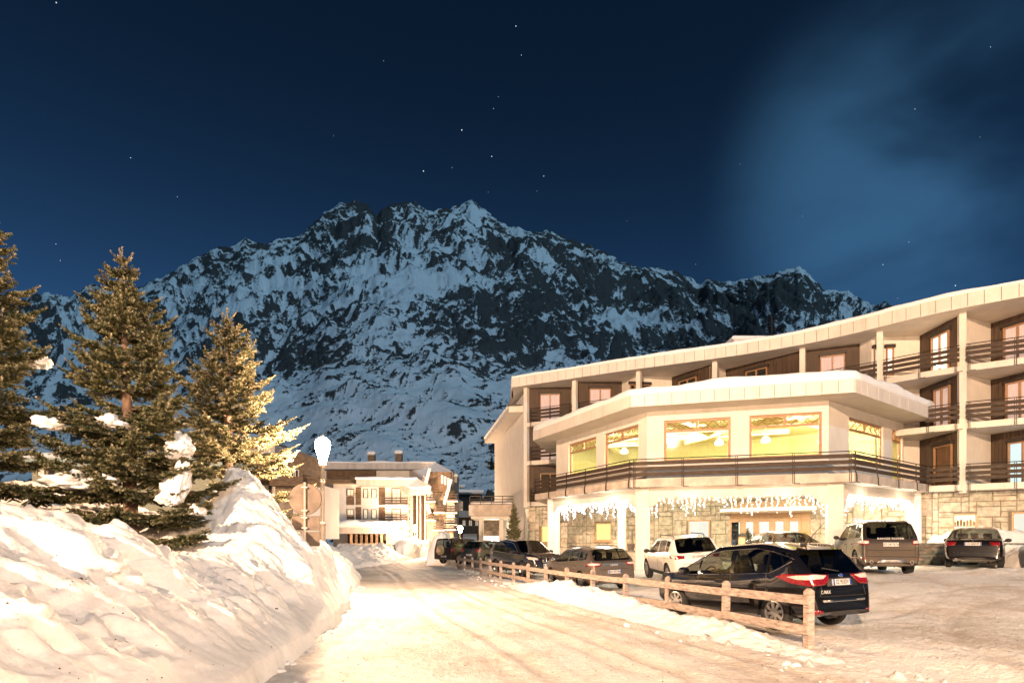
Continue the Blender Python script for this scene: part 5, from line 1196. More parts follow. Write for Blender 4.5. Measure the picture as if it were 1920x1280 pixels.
# ---- black people carrier behind the fence
L_ = 4.38
cmax = dict(scale=(1, .97, 1.03), L=L_, W=1.84, H=1.62, top=hatch_top(L_, 1.62, 1.32, .98, .22, -1.64, 1.495, -2.06, 1.05, .82, .90), belt=[(-2.1, 1.30), (-1.68, 1.25), (-1.3, 1.06), (0, .985), (1.3, .93)], plan=plan(L_), bottom=bott(L_),
            sides=[(-1.66, -1.20), (-1.14, -.36), (-.26, .56), (.62, 1.18)], ws=(.22, 1.32), rg=(-2.06, -1.64), axles=(-1.34, 1.31), wheel=.325, seatx=.15, seatz=.62, spokes=8, twin=(-.08, .08), tum=.23, sidemat={'side0': M_dglass}, rgmat=M_dglass)
px0, Y0c = 1517, 10.6; phi = R(27); cor = Vector(ray(px0, Y0c)); fwd = Vector((-math.sin(phi), math.cos(phi))); lft = Vector((-math.cos(phi), -math.sin(phi))); cen = cor + fwd * 2.08 - lft * .86
M_pblack = paint('black_car_paint', (.004, .004, .005), .0, .10, .012)
c1 = Car('glossy black people carrier parked behind the wooden fence', (cen.x, cen.y, g1(cen.x, cen.y) + .01), phi, cmax, M_pblack, pitch=R(.6))
def lamp_pair(c, poly, az, name='tail_light', matl=M_red, cuts=2, inner=None, innermat=M_clear):
    for sg in (1, -1):
        p = [(h * sg, z) for h, z in poly] if sg == -1 else poly; a = az if sg == 1 else 360 - az
        if sg == 1: o = c.decal([(h, z) for h, z in poly], a, matl, name, cuts=cuts)
        else: o = c.decal([(-h, z) for h, z in poly], a, matl, name, cuts=cuts)
        if inner: c.decal([(h * sg, z) for h, z in inner], a, innermat, 'lamp_lens', off=.024, cuts=cuts, parent=o)
# viewed from the rear-left quarter (az 140): h runs to the viewer's right
lamp_pair(c1, [(.26, .985), (.38, 1.035), (.78, 1.05), (1.14, 1.03), (1.12, .93), (1.04, .86), (.75, .84), (.48, .88)], 138, inner=[(.44, .99), (.58, 1.02), (.86, 1.03), (1.08, 1.01), (1.0, .955), (.6, .945)], cuts=3)
c1.plate('EZ 953DV', -.04, .90, tilt=.12)
c1.decal([(-.45, .83), (.45, .83), (.40, .98), (-.40, .98)], 180, M_blackp, 'plate_recess', off=.002)
o = c1.decal([(.075 * math.cos(a), 1.01 + .034 * math.sin(a)) for a in np.linspace(0, 2 * math.pi, 17)[:-1]], 180, M_chrome, 'badge', off=.02); c1.decal([(.055 * math.cos(a), 1.01 + .022 * math.sin(a)) for a in np.linspace(0, 2 * math.pi, 17)[:-1]], 180, mat('blue_badge', (.03, .08, .3), .2), 'badge_face', off=.028, parent=o)
Mf = c1.frame_at(-.52, .735, 180); text_obj('badge_lettering', 'C-MAX', Mf @ Matrix.Translation((0, 0, .012)), .085, c1.root, M_plate, bold=.01)
c1.decal([(-.62, .60), (.62, .60), (.60, .56), (-.60, .56)], 180, M_chrome, 'bumper_strip', off=.004); c1.seam([(-.80, .66), (.80, .66)], 180, 'bumper_seam', .008); c1.seam([(-.66, .66), (-.62, .82), (-.70, 1.0)], 180, 'tailgate_seam', .006); c1.seam([(.66, .66), (.62, .82), (.70, 1.0)], 180, 'tailgate_seam', .006)
lamp_pair(c1, [(.62, .42), (.82, .44), (.94, .40), (.80, .34), (.64, .35)], 140, 'bumper_reflector', cuts=1)
c1.decal([(-.18, 1.44), (.18, 1.44), (.18, 1.42), (-.18, 1.42)], 180, M_red, 'brake_light', off=.10)
sp = MB(); sp.add([(-1.58, -.54, 1.52), (-1.58, .54, 1.52), (-1.80, .52, 1.475), (-1.80, -.52, 1.475), (-1.58, -.54, 1.47), (-1.58, .54, 1.47), (-1.80, .52, 1.45), (-1.80, -.52, 1.45)], [(0, 1, 2, 3), (7, 6, 5, 4), (3, 2, 6, 7), (0, 3, 7, 4), (1, 5, 6, 2)]); sp.build('roof_spoiler', M_pblack, c1.root, world=False, bevel=.015)
MB().tube([(-1.36, 0, 1.55), (-1.48, 0, 1.68), (-1.79, 0, 1.97)], [.018, .008, .005], 6).build('aerial', M_blackp, c1.root, world=False)
MB().box((-1.34, 0, 1.56), (.14, .06, .06)).build('aerial_base', M_blackp, c1.root, world=False, bevel=.02)
for sg in (1, -1):
    c1.side_seams((-1.17 + .0, -.31, .60), .30, sg); c1.handle(-.95, .87, sg, M_pblack); c1.handle(.02, .84, sg, M_pblack); c1.mirror(.92, 1.02, sg)
    for xx, zz in ((-.97, .87), (.0, .84)): c1.decal([(-sg * (xx) + .12 * math.cos(a), zz + .045 * math.sin(a)) for a in np.linspace(0, 6.283, 13)[:-1]], 90 * sg, M_blackp, 'handle_cup', off=.002, cuts=1)
    bl = [(x, c1.B(x) - .012) for x in np.linspace(1.22, -1.25, 12)] + [(-1.5, 1.155), (-1.72, 1.27)]
    c1.seam([(-x * sg, z) for x, z in bl], 90 * sg, 'window_trim', .011, M_chrome, .008)
    c1.seam([(-sg * -1.9, .80), (-sg * 1.1, .74)], 90 * sg, 'swage_line', .010, M_pblack)
    xs_ = np.linspace(1.2, -1.74, 14); c1.seam([(-x * sg, c1.B(x) + (c1.T(x) - .075 - c1.B(x)) * .90) for x in xs_], 90 * sg, 'roof_trim', .008, M_chrome, .006)
wm = MB().tube([(-2.07, .02, 1.09), (-2.05, .22, 1.12), (-2.01, .42, 1.15)], .012, 5); wm.build('rear_wiper', M_blackp, c1.root, world=False)

# ---- large brown off-roader
L_ = 4.85
rr_s = dict(scale=(.98, .93, 1.10), L=L_, W=1.98, H=1.79, top=hatch_top(L_, 1.79, 1.15, 1.16, .35, -1.95, 1.70, -2.33, 1.17, 1.04, 1.02), belt=[(-2.4, 1.22), (-1.6, 1.19), (0, 1.12), (1.2, 1.08)], plan=[(-2.425, .86), (-2.38, .925), (-2.2, .965), (-1.8, .99), (-.5, 1), (.9, 1), (1.7, .98), (2.1, .92), (2.33, .8), (2.425, .62)], bottom=bott(L_, .27),
            sides=[(-2.0, -1.30), (-1.22, -.42), (-.32, .95)], ws=(.35, 1.15), rg=(-2.33, -1.95), axles=(-1.47, 1.45), wheel=.385, seatx=.1, seatz=.80, spokes=5, tw=.26, tum=.17, rgmat=M_dglass)
M_prr = paint('brown_grey_car_paint', (.026, .020, .015), .4, .3, .40, (.12, .085, .055))
phi = R(-16); cor = Vector(ray(1613, 20.9)); fwd = Vector((-math.sin(phi), math.cos(phi))); lft = Vector((-math.cos(phi), -math.sin(phi))); cen = cor + fwd * 2.35 - lft * .95
c2 = Car('big dusty brown off-roader parked nose-in at the hotel pillar', (cen.x, cen.y, g1(cen.x, cen.y)), phi, rr_s, M_prr)
lamp_pair(c2, [(-1.02, 1.13), (-.72, 1.12), (-.70, .98), (-.98, .96)], 180, matl=M_red, inner=[(-.97, 1.10), (-.73, 1.09), (-.72, 1.02), (-.95, 1.01)])
c2.plate('VD·241767w', 0, .985, w=.50, ht=.12, band=False, tilt=.05)
Mf = c2.frame_at(0, 1.165, 180, .2); text_obj('badge_lettering', 'RANGE ROVER', Mf @ Matrix.Translation((0, 0, .015)), .085, c2.root, M_plate, sx=1.55, bold=.012)
c2.seam([(-.86, .60), (.86, .60)], 180, 'bumper_seam', .010); c2.seam([(-.80, .60), (-.78, 1.16)], 180, 'tailgate_seam', .008); c2.seam([(.80, .60), (.78, 1.16)], 180, 'tailgate_seam', .008); c2.seam([(-.78, .80), (.78, .80)], 180, 'tailgate_seam', .007)
c2.decal([(-.50, .34), (.50, .34), (.38, .53), (-.38, .53)], 180, M_rim, 'skid_plate', off=.02)
for sg in (1, -1):
    MB().lathe([(.05, 0), (.062, -.02), (.062, .1), (.045, .1)], (0, 0, 0), 12, 'y').build('exhaust', M_chrome, c2.root, world=False).matrix_local = Matrix.Translation((-2.36, sg * .66, .43)) @ Matrix.Rotation(R(90), 4, 'Z')
    c2.decal([(sg * .92 - .07, .56), (sg * .92 + .07, .56), (sg * .92 + .07, .52), (sg * .92 - .07, .52)], 180, M_red, 'bumper_reflector')
    c2.side_seams((-1.26, -.37, .98), .40, sg); c2.handle(-1.0, .98, sg); c2.handle(-.1, .97, sg); c2.mirror(.80, 1.20, sg, M_blackp)
sp = MB().add([(-1.85, -.66, 1.735), (-1.85, .66, 1.735), (-2.13, .64, 1.70), (-2.13, -.64, 1.70), (-1.85, -.66, 1.66), (-1.85, .66, 1.66), (-2.13, .64, 1.66), (-2.13, -.64, 1.66)], [(0, 1, 2, 3), (7, 6, 5, 4), (3, 2, 6, 7), (0, 3, 7, 4), (1, 5, 6, 2)]); sp.build('roof_spoiler', M_prr, c2.root, world=False, bevel=.015)

# ---- dark saloon in front of the low stone wall
L_ = 4.84
sed = dict(L=L_, W=1.85, H=1.47, top=hatch_top(L_, 1.47, 1.05, .97, .25, -1.05, 1.40, -1.72, 1.06, .80, .86, deck=[(-2.30, .99), (-2.1, 1.04)]), belt=[(-2.3, 1.0), (-1.7, 1.0), (0, .93), (1.1, .90)], plan=plan(L_), bottom=bott(L_),
           sides=[(-1.5, -1.12), (-1.05, -.30), (-.22, .85)], ws=(.25, 1.05), rg=(-1.72, -1.05), axles=(-1.42, 1.46), wheel=.33, seatx=.05, seatz=.50, spokes=5, tum=.22)
M_psed = paint('dark_bronze_car_paint', (.006, .005, .0045), .0, .14, .07, (.10, .075, .05))
phi = R(-40); cen = Vector(ray(1824, 21.9)) + Vector((-math.sin(phi), math.cos(phi))) * 2.35
c3 = Car('dark saloon parked in front of the low stone wall', (cen.x, cen.y, g1(cen.x, cen.y) + .08), phi, sed, M_psed)
lamp_pair(c3, [(-.86, .93), (-.50, .92), (-.55, .80), (-.88, .79)], 180)
c3.plate('CV 082HP', 0, .86, band=True, tilt=.05)
o = c3.decal([(.05 * math.cos(a), .985 + .03 * math.sin(a)) for a in np.linspace(0, 6.283, 13)[:-1]], 180, M_chrome, 'badge', off=.015)
c3.seam([(-.80, .70), (.80, .70)], 180, 'bumper_seam', .008); c3.seam([(-.60, .56), (.60, .56)], 180, 'bumper_strip', .008, M_chrome)
for k in (0, 1): MB().lathe([(.03, 0), (.04, -.02), (.04, .1)], (0, 0, 0), 10, 'y').build('exhaust', M_chrome, c3.root, world=False).matrix_local = Matrix.Translation((-2.38, .52 - .1 * k, .36)) @ Matrix.Rotation(R(90), 4, 'Z')
for sg in (1, -1): c3.side_seams((-1.1, -.26, .86), .30, sg); c3.handle(-.9, .82, sg); c3.handle(0, .80, sg); c3.mirror(.70, .98, sg, M_blackp)

# ---- white compact off-roader
L_ = 4.39
q3 = dict(L=L_, W=1.83, H=1.60, top=hatch_top(L_, 1.60, 1.12, 1.05, .28, -1.55, 1.53, -2.04, 1.07, .92, .95), belt=[(-2.1, 1.20), (-1.5, 1.10), (0, 1.02), (1.1, .98)], plan=plan(L_), bottom=bott(L_, .24), sides=[(-1.50, -1.10), (-1.04, -.32), (-.24, .90)], ws=(.28, 1.12), rg=(-2.04, -1.55), axles=(-1.29, 1.31), wheel=.35, seatx=.08, seatz=.68, spokes=5, tum=.21, rgmat=M_dglass)
M_pwh = paint('white_car_paint', (.72, .66, .60), .0, .25, .30, (.40, .31, .22))
phi = R(3); cor = Vector(ray(1266, 20.2)); fwd = Vector((-math.sin(phi), math.cos(phi))); lft = Vector((-math.cos(phi), -math.sin(phi))); cen = cor + fwd * 2.10 - lft * .86
c4 = Car('white compact off-roader with its rear towards the fence', (cen.x, cen.y, g1(cen.x, cen.y)), phi, q3, M_pwh, roll=R(-4.0), pitch=R(-1.5))
lamp_pair(c4, [(-.90, 1.02), (-.50, .98), (-.52, .90), (-.90, .88)], 180)
c4.plate('VD 474900Z', 0, .935, w=.50, ht=.12, band=False, tilt=.1)
for k in range(4):
    Mf = c4.frame_at(-.10 + .066 * k, 1.055, 180); MB().tube([Mf @ Vector((.042 * math.cos(a), .042 * math.sin(a), .02)) for a in np.linspace(0, 6.283, 13)], .006, 4).build('badge', M_chrome, c4.root, world=False)
c4.seam([(-.86, .72), (.86, .72)], 180, 'tailgate_seam', .007); c4.decal([(-.80, .50), (-.42, .50), (-.42, .46), (-.80, .46)], 180, M_red, 'bumper_reflector'); c4.decal([(.80, .50), (.42, .50), (.42, .46), (.80, .46)], 180, M_red, 'bumper_reflector'); c4.decal([(-.84, .42), (.84, .42), (.80, .33), (-.80, .33)], 180, M_blackp, 'bumper_trim')
for sg in (1, -1):
    c4.side_seams((-1.07, -.28, .88), .34, sg); c4.handle(-.9, .90, sg); c4.handle(0, .88, sg); c4.mirror(.75, 1.06, sg, M_pwh if sg < 0 else M_blackp)
    c4.decal([(-sg * 1.0, .42), (-sg * 1.0, .28), (sg * 1.0, .28), (sg * 1.0, .42)], 90 * sg, M_blackp, 'sill_trim', off=.006)
    MB().tube([(.15, sg * .60, 1.55), (.10, sg * .60, 1.625), (-1.2, sg * .56, 1.615), (-1.3, sg * .56, 1.55)], .016, 5).build('roof_rail', M_blackp, c4.root, world=False)

# ---- grey estate behind the fence
L_ = 4.54
est = dict(L=L_, W=1.82, H=1.46, top=hatch_top(L_, 1.46, 1.12, .98, .30, -1.72, 1.39, -2.12, 1.02, .82, .90), belt=[(-2.2, 1.12), (-1.75, 1.06), (0, .94), (1.1, .90)], plan=plan(L_), bottom=bott(L_), sides=[(-1.76, -1.16), (-1.10, -.36), (-.28, .90)], ws=(.30, 1.12), rg=(-2.12, -1.72), axles=(-1.32, 1.32), wheel=.32, seatx=.05, seatz=.50, spokes=5, tum=.22)
M_pgr = paint('grey_brown_car_paint', (.13, .105, .085), .6, .28, .4, (.24, .18, .13))
phi = R(19); cor = Vector(ray(1109, 20.0)); fwd = Vector((-math.sin(phi), math.cos(phi))); lft = Vector((-math.cos(phi), -math.sin(phi))); cen = cor + fwd * 2.17 - lft * .86
c5 = Car('grey-brown estate car parked behind the middle of the fence', (cen.x, cen.y, g1(cen.x, cen.y) - .02), phi, est, M_pgr, roll=R(-2))
lamp_pair(c5, [(-.90, .97), (-.44, .94), (-.56, .84), (-.90, .83)], 180, inner=[(-.86, .94), (-.52, .925), (-.58, .88), (-.86, .87)])
c5.plate('AX 595 964', 0, .66, tilt=.05)
Mf = c5.frame_at(0, .875, 180, .1); text_obj('badge_lettering', 'LEON', Mf @ Matrix.Translation((0, 0, .012)), .075, c5.root, M_plate, sx=1.5, bold=.01)
Mf = c5.frame_at(0, .975, 180, .2); text_obj('badge', 'S', Mf @ Matrix.Translation((0, 0, .015)), .12, c5.root, M_chrome, sx=1.2, bold=.015)
c5.seam([(-.84, .74), (.84, .74)], 180, 'tailgate_seam', .007); c5.seam([(-.70, .52), (.70, .52)], 180, 'bumper_seam', .007)
for sg in (1, -1):
    c5.side_seams((-1.13, -.32, .88), .30, sg); c5.handle(-.95, .82, sg); c5.handle(-.05, .80, sg); c5.mirror(.78, .97, sg)
    MB().tube([(.20, sg * .58, 1.40), (.12, sg * .58, 1.465), (-1.45, sg * .54, 1.455), (-1.6, sg * .54, 1.39)], .014, 5).build('roof_rail', M_chrome, c5.root, world=False)
    c5.seam([(-x * sg, c5.B(x) - .012) for x in np.linspace(1.0, -1.7, 10)], 90 * sg, 'window_trim', .009, M_chrome, .006)

# ---- dark off-roader facing the road
L_ = 4.65
x3 = dict(scale=(1.05, 1.02, 1.13), L=L_, W=1.88, H=1.67, top=hatch_top(L_, 1.67, 1.10, 1.10, .30, -1.70, 1.58, -2.18, 1.12, .98, 1.0), belt=[(-2.2, 1.18), (-1.5, 1.12), (0, 1.05), (1.1, 1.02)], plan=plan(L_), bottom=bott(L_, .25), sides=[(-1.65, -1.15), (-1.08, -.34), (-.26, .90)], ws=(.30, 1.10), rg=(-2.18, -1.70), axles=(-1.38, 1.42), wheel=.36, seatx=.08, seatz=.70, spokes=5, tum=.20)
M_pbl = paint('blue_black_car_paint', (.008, .009, .014), .3, .15, .15)
cen = Vector(ray(984, 29.8)); c6 = Car('blue-black off-roader facing the road beside the grey estate', (cen.x, cen.y, g1(cen.x, cen.y) - .05), R(180 + 26), x3, M_pbl, glass=M_dglass)
lamp_pair(c6, [(-.86, .93), (-.52, .88), (-.48, .80), (-.84, .82)], 0, 'head_light', M_clear)
for sg in (1, -1):
    c6.decal([(sg * .30, .90), (sg * .04, .90), (sg * .06, .70), (sg * .28, .70)], 0, M_chrome, 'grille'); c6.decal([(sg * .27, .88), (sg * .07, .88), (sg * .09, .72), (sg * .25, .72)], 0, M_blackp, 'grille_slot', off=.012)
    c6.side_seams((-1.1, -.30, .86), .34, sg); c6.handle(-.9, .92, sg); c6.handle(0, .90, sg); c6.mirror(.74, 1.12, sg)
    c6.seam([(-x * sg, c6.B(x) - .012) for x in np.linspace(1.0, -1.6, 10)], 90 * sg, 'window_trim', .012, M_chrome, .006); c6.seam([(-x * sg, c6.B(x) + (c6.T(x) - .075 - c6.B(x)) * .92) for x in np.linspace(.95, -1.62, 10)], 90 * sg, 'window_trim', .012, M_chrome, .006)
c6.decal([(-.60, .52), (.60, .52), (.55, .40), (-.55, .40)], 0, M_blackp, 'air_intake'); c6.plate('DX 418', 0, .60, 0, tilt=.0)

# ---- small dark hatchback and the old off-roader with a spare wheel, by the hotel's end
L_ = 4.20
gol = dict(L=L_, W=1.76, H=1.50, top=hatch_top(L_, 1.50, 1.05, .98, .28, -1.55, 1.42, -1.95, 1.03, .82, .92), belt=[(-2.1, 1.06), (-1.5, 1.0), (0, .93), (1.1, .90)], plan=plan(L_), bottom=bott(L_), sides=[(-1.50, -1.05), (-.98, -.30), (-.22, .85)], ws=(.28, 1.05), rg=(-1.95, -1.55), axles=(-1.27, 1.28), wheel=.32, seatx=.05, seatz=.52, spokes=6, tum=.20)
M_pgn = paint('dark_green_car_paint', (.018, .030, .026), .3, .22, .4, (.20, .15, .11))
cen = Vector(ray(919, 39.5)); c7 = Car('small dark green hatchback parked next to the spare-wheel off-roader', (cen.x, cen.y, g1(cen.x, cen.y)), R(-38), gol, M_pgn)
lamp_pair(c7, [(-.86, 1.0), (-.55, .98), (-.58, .80), (-.86, .80)], 180); c7.plate('BK 720', 0, .62); c7.seam([(-.8, .74), (.8, .74)], 180, 'bumper_seam', .008)
c7.decal([(.06 * math.cos(a), .95 + .06 * math.sin(a)) for a in np.linspace(0, 6.283, 11)[:-1]], 180, M_chrome, 'badge', off=.012)
for sg in (1, -1): c7.side_seams((-1.0, -.26, .84), .3, sg); c7.mirror(.72, .98, sg)
L_ = 4.40
frl = dict(L=L_, W=1.80, H=1.76, top=hatch_top(L_, 1.76, .95, 1.10, .40, -2.0, 1.70, -2.13, 1.12, 1.02, .98), belt=[(-2.2, 1.14), (-1.5, 1.12), (0, 1.08), (1.1, 1.06)], plan=[(-2.2, .88), (-2.15, .94), (-1.9, .98), (-.5, 1), (.9, 1), (1.6, .98), (2.0, .92), (2.13, .82), (2.2, .66)], bottom=bott(L_, .28), sides=[(-1.95, -1.25), (-1.15, -.38), (-.28, .80)], ws=(.40, .95), rg=(-2.13, -2.0), axles=(-1.28, 1.30), wheel=.37, seatx=.0, seatz=.78, spokes=6, tum=.12)
M_pfr = paint('dark_red_brown_car_paint', (.022, .012, .010), .2, .3, .4, (.10, .075, .05))
cen = Vector(ray(868, 43.5)); c8 = Car('old off-roader with a spare wheel on its tailgate, beside the snow heap', (cen.x, cen.y, g1(cen.x, cen.y)), R(-36), frl, M_pfr)
lamp_pair(c8, [(-.86, 1.05), (-.74, 1.05), (-.74, .80), (-.86, .80)], 180); c8.plate('VD 3301', .12, .52, band=False)
sw_ = MB().lathe([(0, -.10), (.28, -.10), (.34, -.06), (.34, .08), (.28, .12), (0, .12)], n=24, axis='y').build('spare_wheel', mat('spare_wheel_cover', (.42, .32, .20), .6, var=.2, scale=4), c8.root, smooth=False, world=False, bevel=.02); sw_.matrix_local = Matrix.Translation((-2.27, .12, .92)) @ Matrix.Rotation(R(90), 4, 'Z')
for sg in (1, -1): c8.side_seams((-1.2, -.33, .84), .4, sg); c8.mirror(.66, 1.15, sg, M_blackp)
# ---- pale saloon half hidden behind the black people carrier
M_pgd = paint('champagne_car_paint', (.30, .25, .17), .6, .25, .2)
phi = R(8); cen = Vector(ray(1470, 23.2)) + Vector((-math.sin(phi), math.cos(phi))) * .6
c9 = Car('champagne saloon of which only the roof shows above the black carrier', (cen.x, cen.y, g1(cen.x, cen.y) + .10), phi, sed, M_pgd)
o = c9.decal([(-.05, 1.02), (.05, 1.02), (.05, .96), (-.05, .96)], 180, M_chrome, 'badge')
# ---- car at the right-hand edge of the picture
phi = R(-44); cen = Vector(ray(1995, 21.5)) + Vector((-math.sin(phi), math.cos(phi))) * 1.2
c10 = Car('dark car at the right edge showing only its door mirror', (cen.x, cen.y, g1(cen.x, cen.y)), phi, gol, M_psed)
c10.mirror(.72, 1.0, 1, M_blackp)
# ================================================================== fence, lamps, sign, trees, small things
M_fence = mat('raw_larch_fence', (0.42, 0.33, 0.275), 0.8, var=.28, scale=3, stretch=(2, 2, 9), bump=.35, bscale=25, detail=7)
def fence_pt(t, s=0.0): return (FA[0] + t * _fd[0] + s * _fn[0], FA[1] + t * _fd[1] + s * _fn[1])
nP = 15; total = float(np.linalg.norm(FB - FA)); pitch = total / (nP - 1)
fence = thing('wooden_fence', 'long post-and-rail wooden fence between the road and the parked cars', 'fence', (FA[0], FA[1], 0))
rza = math.atan2(_fd[1], _fd[0])
def post_top(t): return float(np.interp(t, [0, total * .35, total], [0.98, .80, .66])) + 0.0
rfen = random.Random(5)
for k in range(nP):
    t = k * pitch; p = fence_pt(t); zt = post_top(t) + rfen.uniform(-.025, .025); a = .058; m = MB(); tilt = rfen.uniform(-.02, .02)
    vs = []
    for z, e in ((zt - 1.15, 1), (zt - .05, 1), (zt, .35)):
        for i, j in ((-1, -1), (1, -1), (1, 1), (-1, 1)): vs.append((p[0] + a * e * i * math.cos(rza) - a * e * j * math.sin(rza) + tilt * (z - zt), p[1] + a * e * i * math.sin(rza) + a * e * j * math.cos(rza), z))
    m.add(vs, [(3, 2, 1, 0), (0, 1, 5, 4), (1, 2, 6, 5), (2, 3, 7, 6), (3, 0, 4, 7), (4, 5, 9, 8), (5, 6, 10, 9), (6, 7, 11, 10), (7, 4, 8, 11), (8, 9, 10, 11)]); m.build('post', M_fence, fence)
for k in range(nP - 1):
    for lev, (dz, hh) in enumerate(((-.20, .15), (-.66, .155))):
        t0, t1 = k * pitch - (.07 if k == 0 else -.004), (k + 1) * pitch - .004 + (.07 if k == nP - 2 else 0); p0, p1 = fence_pt(t0, -.080), fence_pt(t1, -.080)
        z0, z1 = post_top(k * pitch) + dz + rfen.uniform(-.018, .018), post_top((k + 1) * pitch) + dz + rfen.uniform(-.018, .018)
        MB().bar((*p0, z0), (*p1, z1), .040, hh).build('rail', M_fence, fence, bevel=.006)
# ---- street lamps
M_lampp = mat('painted_lamp_post', (.36, .31, .26), .5, .3, var=.15, scale=3)
def lantern_glass(e):
    m, n, l, b = new_mat('lit_lantern_glass'); n.remove(b); tr = n.new('ShaderNodeBsdfTransparent'); em = n.new('ShaderNodeEmission'); em.inputs[0].default_value = (1, .80, .52, 1); em.inputs[1].default_value = e
    ad = n.new('ShaderNodeAddShader'); l.new(tr.outputs[0], ad.inputs[0]); l.new(em.outputs[0], ad.inputs[1]); l.new(ad.outputs[0], n['Material Output'].inputs[0]); return m
def street_lamp(loc, hgt, label, power, glass=40.0, col=SODIUM, scale=1.0, name='street_lamp'):
    r = thing(name, label, 'street lamp', loc, group='street lamps'); s = scale
    prof = [(.0, -.6), (.085, -.6), (.085, .55), (.10, .56), (.10, .62), (.06, .66), (.055, hgt - .95), (.075, hgt - .93), (.075, hgt - .86), (.05, hgt - .82), (.045, hgt - .48), (.10, hgt - .44), (.12, hgt - .40), (.0, hgt - .40)]
    MB().lathe([(a * s, b) for a, b in prof], n=14).build('post', M_lampp, r, smooth=True, world=False).modifiers.new('e', 'EDGE_SPLIT').split_angle = R(35)
    gm = lantern_glass(glass)
    lan = MB().lathe([(.09 * s, hgt - .39), (.15 * s, hgt - .12), (.205 * s, hgt + .10), (.215 * s, hgt + .20), (.18 * s, hgt + .31), (.10 * s, hgt + .38), (.0, hgt + .40)], n=16).build('lantern', gm, r, world=False)
    MB().lathe([(.06 * s, hgt + .395), (.05 * s, hgt + .42), (.02 * s, hgt + .44), (.0, hgt + .50)], n=12).build('lantern_cap', M_lampp, r, world=False)
    cg = MB()
    for k in range(5): a = 2 * math.pi * k / 5; cg.tube([(.095 * s * math.cos(a), .095 * s * math.sin(a), hgt - .39), (.205 * s * math.cos(a), .205 * s * math.sin(a), hgt + .20)], .010, 4)
    cg.build('lantern_cage', M_lampp, r, world=False)
    point('lamp_light', (0, 0, hgt - .02), power, col, .19, r)
    return r
lx, ly = ray(605, 17.3); lz = on_bank(lx, ly)
street_lamp((lx, ly, lz), at(609, 845, 17.3).z - lz, 'tall lit street lamp standing in the snow bank beside the round sign', 6500, 90, scale=1.0)

for px, py, Yq, hg, lab, pw in ((757, 982, 70.0, 3.4, 'lit village street lamp at the corner of the white apartments', 7000), (778, 990, 71.0, 3.0, 'lit street lamp on a dark post beside the stone corner', 4000), (863, 992, 66.0, 3.0, 'lit street lamp above the off-roader with the spare wheel', 2000)):
    c = at(px, py, Yq); street_lamp((c.x, c.y, c.z - hg), hg, lab, pw, 60, scale=1.3)
# unseen lamps and mast, added behind the photographer for warm front light
street_lamp((4.6, -4.5, 0.0), 5.0, 'added unseen street lamp behind the photographer on the car park side', 6800, 60)
street_lamp((17.0, -5.0, 0.3), 5.2, 'added unseen street lamp behind the photographer at the far right of the car park', 10000, 60)
mast = thing('added_light_mast', 'tall unseen light mast, added behind the photographer', 'added light mast', (-20, -45, -.5))
MB().tube([(0, 0, -1), (0, 0, 19.6)], [.20, .10], 12).build('post', M_lampp, mast, world=False); MB().box((0, .3, 19.75), (1.4, .7, .22)).build('lamp_housing', M_blackp, mast, world=False); MB().box((0, .3, 19.62), (1.2, .5, .04)).build('lamp_glass', emis('added_mast_glass', (1, .75, .45), 200), mast, world=False)
point('added_mast_light', (0, .5, 19.2), 355000, (1.0, 0.665, 0.425), .35, mast)  # added warm flood light for hotel and car park
# ---- road sign seen from behind
sx, sy = ray(572, 13.4); sz = on_bank(sx, sy)
M_alu = mat('shaded_sign_back', (.17, .13, .10), .5, .5, var=.2, scale=3); M_galv = mat('galvanised_post', (.48, .42, .36), .45, .7, var=.15, scale=4)  # sign back: backlit shade put into the base colour
sign = thing('road_sign', 'back of a round road sign with two small plates on a post', 'road sign', (sx, sy, sz), (0, 0, R(8)))
zc = at(572, 935, 13.4).z - sz
MB().tube([(0, -.03, -.8), (0, -.03, zc + .37)], .034, 10).build('post', M_galv, sign, world=False)
MB().lathe([(0, .0), (.35, .0), (.36, .012), (.36, .03), (.35, .022), (0, .022)], (0, 0.01, zc), 40, 'y').build('disc', M_alu, sign, smooth=False, world=False)
for k, (z_, x0_, x1_, hh) in enumerate(((zc - .54, -.29, .32, .32), (zc - .90, .0, .32, .32))):
    MB().box(((x0_ + x1_) / 2, .02, z_), (x1_ - x0_, .018, hh)).build('plate', M_alu, sign, world=False, bevel=.004)
for z_ in (zc + .26, zc - .26, zc - .42, zc - .65):
    cl_ = MB().box((0, -.045, z_), (.13, .05, .03)); cl_.build('clamp', M_galv, sign, world=False)
    for dx in (-.05, .05): MB().lathe([(0, -.01), (.013, -.01), (.013, .0), (0, .0)], (dx, -.07, z_), 8, 'y').build('bolt', M_galv, sign, world=False)

